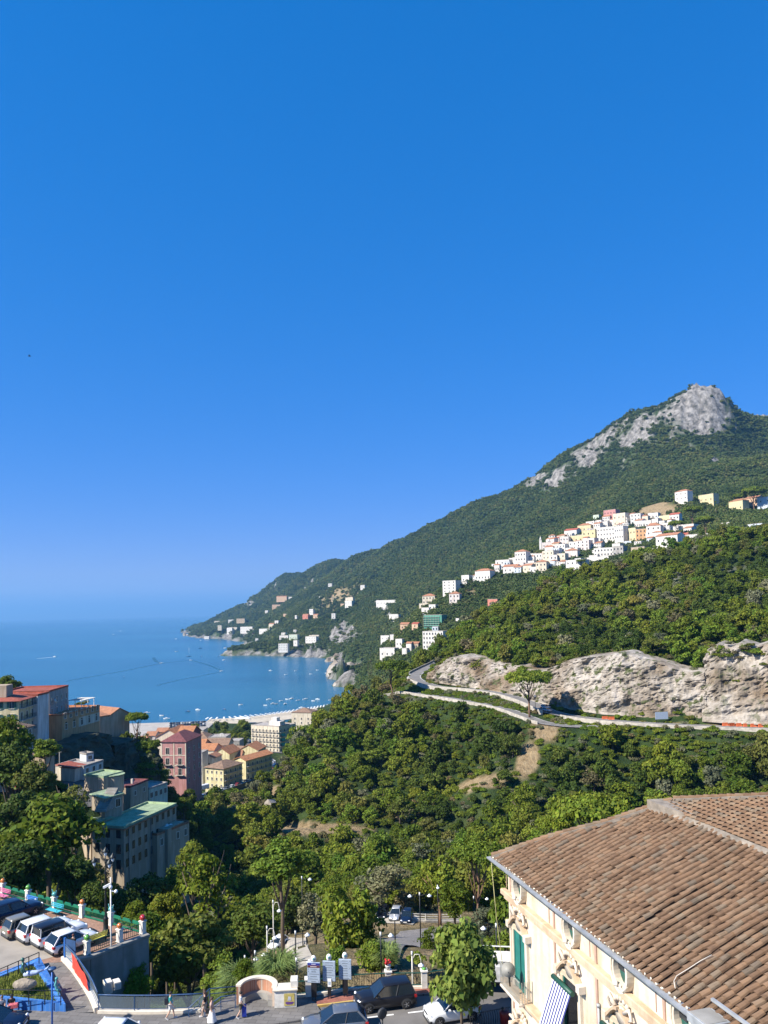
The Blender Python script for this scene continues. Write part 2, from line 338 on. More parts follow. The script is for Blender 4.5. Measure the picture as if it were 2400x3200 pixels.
def dense(pts, step=2.0):
    out = []
    n = len(pts)
    for i in range(n - 1):
        p0, p1, p2, p3 = pts[max(i - 1, 0)], pts[i], pts[i + 1], pts[min(i + 2, n - 1)]
        k = max(1, int((p2 - p1).length / step))
        for j in range(k):
            t = j / k; out.append(.5 * ((2 * p1) + (p2 - p0) * t + (2 * p0 - 5 * p1 + 4 * p2 - p3) * t * t + (3 * p1 - p0 - 3 * p2 + p3) * t ** 3))
    out.append(pts[-1]); return out
def grade(pts, hw, blend=5.0, drop=.35):
    xs = np.array([p.x for p in pts]); ys = np.array([p.y for p in pts]); zs = np.array([p.z for p in pts])
    sel = (TX > xs.min() - hw - blend) & (TX < xs.max() + hw + blend) & (TY > ys.min() - hw - blend) & (TY < ys.max() + hw + blend)
    gx, gy = TX[sel], TY[sel]; best = np.full(gx.shape, 1e9); bz = np.zeros(gx.shape)
    for x, y, z in zip(xs, ys, zs):
        d = (gx - x) ** 2 + (gy - y) ** 2; m_ = d < best; best = np.where(m_, d, best); bz = np.where(m_, z, bz)
    d = np.sqrt(best); t = np.clip((d - hw - 1.2) / blend, 0, 1)
    TZ[sel] = np.where(d < hw + 1.2 + blend, (bz - drop) * (1 - t) + TZ[sel] * t, TZ[sel])
for k_ in ROADS:
    pts, w_ = ROADS[k_]; ROADS[k_] = (dense(pts), w_); grade(ROADS[k_][0], w_ / 2)
# the ground under the piazza, the street and the town is cut flat by their own slabs: keep it below them
TZ = np.where(D2 < 57, np.minimum(TZ, 74.5), TZ)
TS = (TZ - CZ) / D2
TMAX = np.maximum.accumulate(TS, axis=0)
def ground_z(x, y):
    a, l = math.atan2(x, y), math.log(math.hypot(x, y))
    i = min(max((a - AZ[0]) / (AZ[1] - AZ[0]), 0), NA - 1.001); j = min(max((l - LN[0]) / (LN[1] - LN[0]), 0), ND - 1.001)
    i0, j0 = int(i), int(j); fi, fj = i - i0, j - j0
    return float((TZ[j0, i0] * (1 - fi) + TZ[j0, i0 + 1] * fi) * (1 - fj) + (TZ[j0 + 1, i0] * (1 - fi) + TZ[j0 + 1, i0 + 1] * fi) * fj)
def hit(px, py, dmin=60, lift=0.0):              # first ground point on the pixel's ray beyond dmin
    a, s = azim(px, py), tanel(px, py)
    i = min(max(int((a - AZ[0]) / (AZ[1] - AZ[0])), 0), NA - 2); fi = (a - AZ[i]) / (AZ[1] - AZ[0])
    col = TS[:, i] * (1 - fi) + TS[:, i + 1] * fi
    j0 = int(np.searchsorted(LN, math.log(dmin))); w = np.where(col[j0:] >= s)[0]
    j = j0 + (int(w[0]) if len(w) else int(np.argmax(col[j0:])))
    D = math.exp(LN[j])
    if j > j0 and len(w):
        t = (s - col[j - 1]) / max(col[j] - col[j - 1], 1e-9); D = math.exp(LN[j - 1] + (LN[1] - LN[0]) * min(max(t, 0), 1))
    return P(px, py, D), D
# terrain material
m, n, l, b = nodes_of('hillside_ground')
at = n.new('ShaderNodeAttribute'); at.attribute_name = 'rock'; ad = n.new('ShaderNodeAttribute'); ad.attribute_name = 'dry'
co = n.new('ShaderNodeTexCoord').outputs['Object']
g1 = ramp(n, l, noise(n, l, .02, 6, co), [(.3, (.028, .052, .018)), (.55, (.05, .078, .026)), (.75, (.085, .10, .04))])
g2 = ramp(n, l, noise(n, l, .16, 4, co), [(.35, (.5, .55, .5)), (.7, (1.25, 1.2, 1.1))])
gg = mixc(n, l, 1.0, g1, g2, 'MULTIPLY')
rk = ramp(n, l, noise(n, l, .09, 8, co, .65, (1, 1, .6)), [(.33, (.04, .042, .034)), (.46, (.155, .145, .13)), (.62, (.32, .30, .275))])
dr = ramp(n, l, noise(n, l, .5, 6, co), [(.25, (.16, .115, .06)), (.5, (.30, .22, .125)), (.8, (.42, .33, .2))])
c1 = mixc(n, l, ad.outputs['Fac'], gg, dr); c2 = mixc(n, l, at.outputs['Fac'], c1, rk)
l.new(c2, b.inputs['Base Color']); b.inputs['Roughness'].default_value = .95; b.inputs['Specular IOR Level'].default_value = .1
bump(n, l, b, noise(n, l, .12, 8, co, .7), .9, 5.0)
M_GROUND = m
V = np.stack([TX, TY, TZ], -1).reshape(-1, 3)
ii = (np.arange(ND - 1)[:, None] * NA + np.arange(NA - 1)[None]).ravel()
Fq = np.stack([ii, ii + 1, ii + NA + 1, ii + NA], 1)
keep = (TZ.ravel()[Fq].max(1) > -6); Fq = Fq[keep]
me = np_mesh('terrain', V, Fq, M_GROUND, True)
for nm, arr in (('rock', rock), ('dry', dry)):
    a_ = me.attributes.new(nm, 'FLOAT', 'POINT'); a_.data.foreach_set('value', arr.ravel().astype(np.float32))
tag(obj('terrain', me), 'green coastal hills falling to the bay', None, None, 'structure')
# ------------------------------------------------------------------ sea
m, n, l, b = nodes_of('sea_water')
geo = n.new('ShaderNodeNewGeometry').outputs['Position']
band = ramp(n, l, noise(n, l, .0011, 5, geo, .6, (.45, 1.6, 1)), [(.35, (.014, .088, .150)), (.5, (.018, .110, .178)), (.65, (.026, .135, .205))])
l.new(band, b.inputs['Base Color']); b.inputs['Roughness'].default_value = .22; b.inputs['IOR'].default_value = 1.33
w1 = noise(n, l, .12, 6, geo, .65, (1, 1.5, 1)); bump(n, l, b, w1, .55, 1.6)
M_SEA = m
ring = [60, 300, 700, 1200, 2000, 4000, 9000, 20000, 45000, 100000]
vs, fs, K = [(0, 0, 0)], [], 96
for r in ring:
    for k in range(K): vs.append((r * math.cos(2 * math.pi * k / K), r * math.sin(2 * math.pi * k / K), 0))
for k in range(K): fs.append((0, 1 + k, 1 + (k + 1) % K))
for i in range(len(ring) - 1):
    for k in range(K): a = 1 + i * K; fs.append((a + k, a + K + k, a + K + (k + 1) % K, a + (k + 1) % K))
me = bpy.data.meshes.new('sea'); me.from_pydata(vs, [], fs); me.materials.append(M_SEA); me.update()
tag(obj('sea', me), 'calm blue sea reaching the horizon', None, None, 'structure')
# ------------------------------------------------------------------ road surfaces, walls and rock faces
ROADX = []
EXC = []                                         # (x, y, radius): no tree grows here
def side(pts, i):
    t = pts[min(i + 1, len(pts) - 1)] - pts[max(i - 1, 0)]; t.z = 0; t.normalize()
    return Vector((t.y, -t.x, 0))                # to the right of travel
def strip(name, pts, w, mt, off=0.0, dz=0.0, thick=0.0):
    mb = MB()
    for i, p in enumerate(pts):
        s_ = side(pts, i); a, c = p + s_ * (off - w / 2), p + s_ * (off + w / 2); a.z += dz; c.z += dz
        mb.v += [tuple(a), tuple(c)]
        if thick: mb.v += [tuple(a - Vector((0, 0, thick))), tuple(c - Vector((0, 0, thick)))]
    k = 4 if thick else 2
    for i in range(len(pts) - 1):
        a = i * k; b2 = a + k; F_ = [(a + 1, a, b2, b2 + 1)]
        if thick: F_ += [(a, a + 2, b2 + 2, b2), (a + 3, a + 1, b2 + 1, b2 + 3)]
        for f in F_: mb.f.append(f); mb.m.append(0); mb.sm.append(False)
    if thick:
        e = (len(pts) - 1) * 4; mb.f += [(0, 1, 3, 2), (e + 1, e, e + 2, e + 3)]; mb.m += [0, 0]; mb.sm += [False, False]
    return mb.build(name, mt)
M_ASPH = mat('asphalt', (.085, .083, .08), .9, var=.3, scale=.6, bmp=.2)
M_ASPH2 = mat('worn_road', (.17, .16, .15), .9, var=.25, scale=.5)
M_WHITE = mat('white_paint', (.75, .74, .70), .6, var=.12, scale=2)
M_STONEW = mat('pale_stone_wall', (.42, .38, .32), .9, var=.35, scale=.9, bmp=.5, bdist=.15)
M_CONC = mat('weathered_concrete', (.27, .255, .225), .9, var=.35, scale=.7, bmp=.3)
M_DARKM = mat('dark_iron', (.03, .032, .034), .5, metal=.6, var=.2, scale=8)
M_TAN = mat('tan_gravel', (.34, .26, .17), .95, var=.3, scale=.5, bmp=.3)
labels = {'coast_road': 'grey coast road winding under the cliff', 'lower_road': 'lower road below the stone retaining wall', 'valley_road': 'town road lined with parked cars', 'market_street': 'street before the apartment block', 'hill_road': 'curved road below the hillside houses', 'riverbed': 'pale dry riverbed path'}
for k_, (pts, w_) in ROADS.items():
    o = strip('road' if k_ != 'riverbed' else 'path', pts, w_, {'coast_road': M_ASPH2, 'lower_road': M_ASPH2, 'riverbed': M_TAN}.get(k_, M_ASPH)); tag(o, labels[k_], None, None, 'structure')
    for p in pts[::2]:
        EXC.append((p.x, p.y, w_ / 2 + 1.3))
        ROADX.append((p.x, p.y, w_ / 2 + (5.5 if k_ in ('coast_road', 'lower_road') else 2.0)))
    if k_ in ('coast_road', 'lower_road', 'valley_road'):
        for sg in (-1, 1):
            o = strip('road_marking', pts, .14, M_WHITE, sg * (w_ / 2 - .45), .012); tag(o, 'white edge line along the ' + k_.replace('_', ' '), None, None, 'structure')
for i in range(4, 40, 3):
    pass
def parapet(name, label, pts, off, h, t, mt, cat='wall', down=0.0):
    o = strip(name, pts, t, mt, off, h, h + .6 + down); tag(o, label, cat); return o
cr, lr, vr, hr = (ROADS[k][0] for k in ('coast_road', 'lower_road', 'valley_road', 'hill_road'))
def sub(pts, p0, p1):
    n_ = lambda q: min(range(len(pts)), key=lambda i: (Vector(proj(pts[i])) - Vector(q)).length)
    a, b_ = n_(p0), n_(p1); return pts[min(a, b_):max(a, b_) + 1]
parapet('parapet_wall', 'dark parapet along the upper bend of the coast road', sub(cr, (1420, 2050), (1300, 2106)), 3.4, .9, .4, M_CONC)
parapet('retaining_wall', 'pale stone retaining wall below the coast road hairpin', sub(cr, (1296, 2119), (1719, 2223)), 3.5, .75, .5, M_STONEW, down=3.6)
parapet('parapet_wall', 'low pale wall on the outer side of the lower road', sub(lr, (1202, 2172), (1700, 2258)), 3.0, .7, .4, M_STONEW, down=2.0)
parapet('parapet_wall', 'low kerb wall beside the road to the right of the umbrella pine', sub(cr, (1760, 2235), (2600, 2283)), 3.6, .55, .35, M_STONEW, down=1.5)
parapet('retaining_wall', 'dark mossy river wall beside the town road', sub(vr, (600, 2506), (845, 2388)), 4.2, .9, .5, mat('mossy_wall', (.06, .07, .045), .95, var=.4, scale=.6), down=4)
parapet('parapet_wall', 'low hedge topped wall around the curved hill road', hr, 3.3, .7, .5, M_STONEW, down=1)
# rock faces above the coast road
m, n, l, b = nodes_of('limestone')
co = n.new('ShaderNodeTexCoord').outputs['Object']
v1 = noise(n, l, .22, 9, co, .68, (1, 1, .55)); v2 = noise(n, l, .06, 4, co)
c1 = ramp(n, l, v1, [(.30, (.065, .058, .05)), (.42, (.22, .20, .17)), (.56, (.37, .345, .315)), (.8, (.56, .535, .50))])
c2 = ramp(n, l, v2, [(.36, (.52, .40, .27)), (.58, (1.02, .97, .90))])
cc = mixc(n, l, 1.0, c1, c2, 'MULTIPLY')
gr = ramp(n, l, noise(n, l, .3, 5, co, .6), [(.56, (0, 0, 0)), (.62, (1, 1, 1))])
at = n.new('ShaderNodeAttribute'); at.attribute_name = 'moss'
mm = n.new('ShaderNodeMath'); mm.operation = 'MULTIPLY'; l.new(gr, mm.inputs[0]); l.new(at.outputs['Fac'], mm.inputs[1])
cc = mixc(n, l, mm.outputs[0], cc, (.075, .085, .03))
l.new(cc, b.inputs['Base Color']); b.inputs['Roughness'].default_value = .95; bump(n, l, b, v1, .8, .9)
M_LIME = m
def noise3(p, sc, o, seed):
    x, y, z = p[..., 0] / sc, p[..., 1] / sc, p[..., 2] / sc
    return (fbm(x + .37 * z, y - .61 * z, o, seed) + fbm(y * .8 + z, z - x * .5, o, seed + 9)) * .6
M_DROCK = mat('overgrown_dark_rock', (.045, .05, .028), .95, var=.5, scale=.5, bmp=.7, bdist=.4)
def cliff(name, label, base, top, back, amp=2.2, moss=.6, mt=None, nu=None, nv=52, seed=1, step=.6):
    """loft from base to top polyline, broken by rock noise, then a shelf running back into the hill"""
    L = sum((base[i + 1] - base[i]).length for i in range(len(base) - 1)); nu = nu or int(L / step)
    def samp(pl, t):
        d = [0]
        for i in range(len(pl) - 1): d.append(d[-1] + (pl[i + 1] - pl[i]).length)
        x = np.interp(t * d[-1], d, [p.x for p in pl]); y = np.interp(t * d[-1], d, [p.y for p in pl]); z = np.interp(t * d[-1], d, [p.z for p in pl])
        return np.stack([x, y, z], -1)
    t = np.linspace(0, 1, nu); B, T = samp(base, t), samp(top, t)
    v = np.concatenate([np.linspace(0, 1, nv), [1.0] * len(back)])
    Pm = B[None] * (1 - v[:, None, None]) + T[None] * v[:, None, None]
    out = T - B; tg = np.gradient(B, axis=0); nrm = np.stack([tg[:, 1], -tg[:, 0], tg[:, 0] * 0], -1); nrm /= np.linalg.norm(nrm, axis=1)[:, None] + 1e-9
    if np.mean((nrm * -B)[:, :2].sum(1)) < 0: nrm = -nrm      # towards the viewer's side
    Pn = Pm[:nv]
    rg = 1 - 2 * np.abs(noise3(Pn * np.array([1, 1, .45]), 3.4, 4, seed + 4)); rg2 = 1 - 2 * np.abs(noise3(Pn * np.array([1, 1, .6]), 1.3, 3, seed + 5)); st_ = noise3(Pn * np.array([.5, .5, 1.6]), 3.0, 3, seed + 8)
    d = noise3(Pn, 10, 4, seed) * amp * .7 + rg * amp * .75 + rg2 * amp * .32 + np.round(st_ * 3) / 3 * amp * .5 + noise3(Pn * np.array([1, 1, .3]), 5, 3, seed + 7) * amp * .9
    d *= np.clip(np.minimum(v[:nv] * 4, 1), .15, 1)[:, None]
    Pm[:nv] += nrm[None] * d[..., None]
    Pm[:nv, :, 2] += (noise3(Pn, 7, 3, seed + 2) * amp * .45) * (v[:nv] ** 2)[:, None]
    for k, (bk, dz) in enumerate(back): Pm[nv + k] = Pm[nv - 1] - nrm * bk; Pm[nv + k, :, 2] += dz
    nn = nv + len(back); ii = (np.arange(nn - 1)[:, None] * nu + np.arange(nu - 1)[None]).ravel()
    me = np_mesh(name, Pm.reshape(-1, 3), np.stack([ii, ii + 1, ii + nu + 1, ii + nu], 1), mt or M_LIME, False)
    a_ = me.attributes.new('moss', 'FLOAT', 'POINT'); mo = np.zeros((nn, nu)); mo[:] = moss; mo[nv - 1:] = 1
    a_.data.foreach_set('value', mo.ravel().astype(np.float32))
    return tag(obj(name, me), label, None, None, 'structure')
cb = [P(*a) for a in ((1345,2128,358),(1375,2135,348),(1476,2150,331),(1570,2164,318),(1649,2186,307),(1727,2206,295),(1810,2222,287),(1884,2232,283),(1990,2240,278),(2080,2246,276),(2150,2252,274),(2215,2254,273))]
ct = [P(*a) for a in ((1352,2100,362),(1395,2060,356),(1450,2052,342),(1601,2082,328),(1660,2098,317),(1727,2090,304),(1800,2062,297),(1884,2050,292),(1960,2042,288),(2050,2064,285),(2130,2092,282),(2205,2100,280))]
cliff('rock_face', 'long pale limestone face above the coast road', cb, ct, [(2.5, .6), (9, 1.0)], 2.5, 1.0, seed=3)
cb = [P(*a) for a in ((2195,2255,272),(2240,2258,270),(2320,2262,268),(2400,2266,267),(2520,2270,266))]
ct = [P(*a) for a in ((2208,2062,283),(2222,2030,283),(2248,2014,282),(2285,2026,281),(2320,2010,280),(2365,2030,280),(2405,2016,279),(2450,2032,279),(2520,2018,278))]
cliff('rock_face', 'tall bright limestone face at the right edge', cb, ct, [(2.5, .6), (9, 1.0)], 2.6, .6, seed=13)
# rock ledge under the road hairpin
cb = [P(*a) for a in ((1262,2190,352),(1290,2192,347),(1330,2196,338),(1420,2196,326),(1500,2200,314))]
ct = [P(*a) for a in ((1282,2120,361),(1292,2128,358),(1330,2142,347),(1420,2158,333),(1500,2172,318))]
cliff('rock_face', 'shaded rock ledge under the road hairpin', cb, ct, [(1.5, -.3)], 1.2, .5, seed=23, nv=20)
# dark rock under the left hillside houses, and the wooded pinnacle
cb = [P(*a) for a in ((150,2420,212),(200,2420,214),(262,2410,218),(300,2400,222),(345,2395,226))]
ct = [P(*a) for a in ((150,2330,220),(200,2318,224),(262,2296,230),(300,2292,234),(345,2300,238))]
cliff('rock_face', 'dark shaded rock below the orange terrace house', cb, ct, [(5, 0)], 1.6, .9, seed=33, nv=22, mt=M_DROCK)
cb = [P(*a) for a in ((332,2470,226),(370,2490,230),(420,2495,232),(470,2480,240),(500,2450,258))]
ct = [P(*a) for a in ((345,2330,238),(375,2318,242),(420,2310,246),(455,2325,252),(480,2345,262))]
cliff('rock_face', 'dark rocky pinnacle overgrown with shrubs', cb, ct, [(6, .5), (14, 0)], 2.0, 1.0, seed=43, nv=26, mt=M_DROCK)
cliff('rock_face', 'small pale rock among the trees of the central hill', [P(*a) for a in ((826,2535,262),(840,2542,260),(852,2540,259))], [P(*a) for a in ((829,2505,265),(840,2495,264),(850,2508,263))], [(3, -.5)], .5, .3, seed=53, nv=14, step=.5)
# beach and quay
M_SAND = mat('pale_sand', (.46, .40, .31), .95, var=.2, scale=.2)
wl_ = [PZ(*a) for a in ((655,2249,.5),(700,2247.5,.5),(760,2243,.5),(820,2237,.5),(880,2229,.5),(940,2220,.5),(1000,2211,.5),(1060,2203,.5))]
tag(strip('beach', dense([p + Vector((0, 0, .4)) for p in wl_], 6), 46, M_SAND, 21.0, 0, 2.2), 'pale sand beach along the bay', None, None, 'structure')
for p in dense(wl_, 8): EXC.append((p.x, p.y - 18, 40))
M_QUAY = mat('quay_paving', (.36, .33, .29), .9, var=.2, scale=.15)
qp = [PZ(*a) for a in ((318,2268,3.0),(360,2262,3.0),(440,2260,3.0),(540,2257,3.0),(640,2252,3.0),(665,2262,3.0),(640,2285,3.0),(560,2310,3.0),(450,2330,3.0),(330,2310,3.0))]
mb = MB(); mb.prism([(p.x, p.y) for p in qp], -3, 3.0); o = mb.build('pavement', M_QUAY); tag(o, 'seafront parking lot', None, None, 'structure')
cq = sum(qp, Vector()) / len(qp); EXC.append((cq.x, cq.y, 62))
# ------------------------------------------------------------------ kit: cars, people, lettering
M_TYRE = mat('tyre_rubber', (.02, .02, .02), .85, var=.2, scale=8); M_RIM = mat('alloy_rim', (.42, .42, .43), .3, metal=.8, var=.2, scale=9)
M_CGL = mat('car_glass', (.012, .018, .022), .06, var=.2, scale=2, coat=.6); M_LAMP = mat('headlight_glass', (.75, .78, .8), .12, var=.15, scale=9); M_TAIL = mat('tail_light_red', (.42, .02, .02), .2, var=.2, scale=9)
M_BUMP = mat('dark_plastic', (.035, .036, .038), .65, var=.2, scale=6); M_PLATE = mat('number_plate', (.72, .72, .70), .5, var=.1, scale=9)
def paint(name, col, metal=.0): return mat('paint_' + name, col, .28, metal=metal, var=.06, scale=2, coat=.8 if col[1] > .06 else .35, spec=.5 if col[1] > .06 else .25)
PAINT = {'white': (.74, .74, .73), 'black': (.010, .011, .016), 'navy': (.010, .022, .055), 'tan': (.24, .22, .17), 'grey': (.13, .145, .17), 'silver': (.42, .43, .44), 'red': (.36, .03, .025), 'dark': (.03, .035, .045)}
_wheel = {}
def wheel_meshes(r, w):
    k = (round(r, 2), round(w, 2))
    if k not in _wheel:
        Q = Matrix.Rotation(R(90), 4, 'X')
        ty = MB().lathe([(r * .62, -w / 2), (r * .95, -w / 2), (r, -w * .3), (r, w * .3), (r * .95, w / 2), (r * .62, w / 2)], 18, M=Q).mesh('tyre', M_TYRE)
        rb = MB(); rb.lathe([(r * .64, -w * .42), (r * .64, w * .42), (r * .5, w * .36), (r * .45, w * .2), (.03, w * .2)], 16, M=Q, mi=1)
        for i in range(5):
            a = 2 * math.pi * i / 5; rb.bar((.0, -w * .38, 0), (math.cos(a) * r * .6, -w * .40, math.sin(a) * r * .6), r * .16, .03)
            rb.bar((.0, w * .38, 0), (math.cos(a) * r * .6, w * .40, math.sin(a) * r * .6), r * .16, .03)
        _wheel[k] = (ty, rb.mesh('rim', [M_RIM, M_BUMP]))
    return _wheel[k]
def loft(mb, rings, mi=0, smooth=True, cap=True):
    n = len(rings[0]); vs = [p for r_ in rings for p in r_]; fs = []
    for i in range(len(rings) - 1):
        for k in range(n): fs.append((i * n + k, i * n + (k + 1) % n, (i + 1) * n + (k + 1) % n, (i + 1) * n + k))
    if cap: fs.append(tuple(range(n))[::-1]); fs.append(tuple((len(rings) - 1) * n + k for k in range(n)))
    return mb.add(vs, fs, mi, smooth)
def make_car(label, loc, rz, L=4.0, Wd=1.75, H=1.5, col='white', style='hatch', roofc=None, group=None, name='parked_car'):
    """x forward, origin on the ground at the middle"""
    t = thing(name, label, 'car', loc, rz, group); hw = Wd / 2; wr = .31 if H < 1.58 else .34; zb, zs = .22, .36
    zh = H * .60                                   # belt height
    suv = style in ('suv', 'box')
    hood = L * (.30 if style == 'sedan' else .295 if not suv else .30); tail = .10 if style != 'sedan' else .55
    x0, x1 = -L / 2, L / 2
    # lower body: rings along x
    def ring(x, w, zlo, zhi, crown=.02):
        return [Vector((x, -w * .90, zlo)), Vector((x, -w, zlo + .14)), Vector((x, -w, zhi - .20)), Vector((x, -w * .95, zhi - .04)), Vector((x, -w * .5, zhi + crown)), Vector((x, w * .5, zhi + crown)), Vector((x, w * .95, zhi - .04)), Vector((x, w, zhi - .20)), Vector((x, w, zlo + .14)), Vector((x, w * .90, zlo))]
    mb = MB(); zhd = H * (.56 if not suv else .60)
    rings = [ring(x0 + .02, hw * .80, zs + .12, zh - .12), ring(x0 + .10, hw * .93, zb + .05, zh - .01), ring(x0 + .35, hw, zb, zh), ring(-L * .05, hw, zb, zh), ring(x1 - hood - .1, hw, zb, zh), ring(x1 - hood * .55, hw * .99, zb, zhd - .01), ring(x1 - .28, hw * .93, zb + .02, zhd - .10), ring(x1 - .06, hw * .80, zb + .06, zhd - .22), ring(x1, hw * .70, zs + .05, zhd - .30)]
    loft(mb, rings); body = mb.build('body', paint(col, PAINT[col], .3 if col in ('silver', 'grey', 'tan', 'navy') else 0), t)
    # glasshouse
    rf = x1 - hood - (.86 if not suv else .70); rb = x0 + (.66 if style == 'hatch' else .26 if style == 'box' else .46 if suv else 1.05); gb = x0 + tail + (.06 if suv else .0); gf = x1 - hood + .08
    rw, gw = hw * (.70 if not suv else .76), hw * .93
    def gring(z, xa, xb, w): return [Vector((xa, -w, z)), Vector((xa + .0, w, z)), Vector((xb, w, z)), Vector((xb, -w, z))]
    mb = MB(); lo, hi = gring(zh - .03, gb, gf, gw), gring(H - .06, rb, rf, rw)
    mb.add(lo + hi, [(0, 1, 5, 4), (1, 2, 6, 5), (2, 3, 7, 6), (3, 0, 4, 7), (4, 5, 6, 7)]); mb.build('glazing', M_CGL, t)
    # roof skin with rounded edges and the pillars
    rmt = paint(roofc or col, PAINT[roofc or col]); mb = MB()
    def rr(x, w, z): return [Vector((x, -w, z - .07)), Vector((x, -w * .97, z - .02)), Vector((x, -w * .6, z + .015)), Vector((x, w * .6, z + .015)), Vector((x, w * .97, z - .02)), Vector((x, w, z - .07))]
    loft(mb, [rr(rb - .10, rw * .92, H - .05), rr(rb + .05, rw * 1.02, H - .015), rr((rb + rf) / 2, rw * 1.04, H), rr(rf - .05, rw * 1.02, H - .02), rr(rf + .06, rw * .95, H - .07)]); mb.build('roof', rmt, t)
    pm = paint(col, PAINT[col])
    for s_ in (-1, 1):
        for (xl, xh, wd) in ((gf, rf, .07), (gb, rb, .16 if style == 'hatch' else .11), ((gf + gb) / 2 - .12, (rf + rb) / 2 - .1, .07)):
            MB().bar((xl, s_ * gw * 1.002, zh - .05), (xh, s_ * rw * 1.01, H - .06), .04, wd).build('pillar', pm if wd != .07 or xl == gf else M_BUMP, t)
        MB().bbox(gf - .42, gf - .26, s_ * (hw + .02) - .0 if s_ > 0 else -hw - .18, hw + .18 if s_ > 0 else -hw - .02, zh + .0, zh + .14, .03).build('wing_mirror', pm, t)
        MB().ball((x1 - .17, s_ * hw * .70, zhd - .20), .13, 6, sc=(.75, 1.35, .75)).build('headlight', M_LAMP, t)
        MB().bbox(x0 + .005 if not suv else x0 + .03, x0 + .2, s_ * hw * .82 - .13, s_ * hw * .82 + .13, zh - (.30 if style != 'hatch' else .26), zh - .06, .03).build('tail_light', M_TAIL, t)
        for xw in (x0 + L * .185, x1 - L * .19):
            w_ = obj('wheel', MB().lathe([(.06, -.10), (.06, .10)], 8, M=Matrix.Rotation(R(90), 4, 'X')).mesh('wheel', M_BUMP), t, (xw, s_ * (hw - .09), wr)); ty, rm_ = wheel_meshes(wr, .2)
            obj('tyre', ty, w_); obj('rim', rm_, w_)
            q_ = [(math.cos(a) * (wr + .065), math.sin(a) * (wr + .065)) for a in [math.pi * i / 10 for i in range(11)]]
            ar = MB(); ar.add([Vector((xw + x, s_ * (hw + .006), wr + z)) for x, z in q_], [tuple(range(11)) if s_ < 0 else tuple(range(11))[::-1]]); ar.build('wheel_arch', M_BUMP, t)
    mb = MB(); loft(mb, [[Vector((x, -w, zb - .02)), Vector((x, -w, zs + .06)), Vector((x, w, zs + .06)), Vector((x, w, zb - .02))] for x, w in ((x0 - .015, hw * .72), (x0 + .10, hw * .94))]); mb.build('rear_bumper', M_BUMP, t)
    mb = MB(); loft(mb, [[Vector((x, -w, zb)), Vector((x, -w, zs + .04)), Vector((x, w, zs + .04)), Vector((x, w, zb))] for x, w in ((x1 - .2, hw * .9), (x1 - .03, hw * .8), (x1 + .015, hw * .6))]); mb.build('front_bumper', M_BUMP, t)
    MB().box(x1 - .01, x1 + .022, -.26, .26, zs + .06, zs + .17).build('number_plate', M_PLATE, t); MB().box(x0 - .005, x0 + .03, -.26, .26, zs + .16, zs + .27).build('number_plate', M_PLATE, t)
    MB().box(x1 - .05, x1 + .01, -hw * .42, hw * .42, zhd - .30, zhd - .22).build('grille', M_BUMP, t)
    return t
# small far car: one mesh
_fc = {}
def far_car(col):
    if col not in _fc:
        mb = MB(); L, w = 4.1, .86
        mb.bbox(-L / 2, L / 2, -w, w, .25, .92, .12, 0)
        lo = [(-1.7, -.8, .9), (-1.7, .8, .9), (1.0, .8, .9), (1.0, -.8, .9)]; hi = [(-1.35, -.66, 1.42), (-1.35, .66, 1.42), (.35, .66, 1.42), (.35, -.66, 1.42)]
        mb.add(lo + hi, [(0, 1, 5, 4), (1, 2, 6, 5), (2, 3, 7, 6), (3, 0, 4, 7)], 1); mb.box(-1.36, .36, -.67, .67, 1.41, 1.46, 0)
        for x in (-1.3, 1.3):
            for s_ in (-1, 1): mb.lathe([(.3, -.1), (.3, .1)], 8, (x, s_ * .8, .3), 2, M=Matrix.Rotation(R(90), 4, 'X'))
        _fc[col] = mb.mesh('far_car', [paint(col, PAINT[col]), M_CGL, M_TYRE])
    return _fc[col]
# lettering
def text_mesh(s_, size, mt, name='lettering', depth=.0):
    cu = bpy.data.curves.new(name, 'FONT'); cu.body = s_; cu.size = size; cu.align_x = 'CENTER'; cu.extrude = depth
    o = bpy.data.objects.new(name, cu); me = bpy.data.meshes.new_from_object(o); me.materials.clear(); me.materials.append(mt); return me
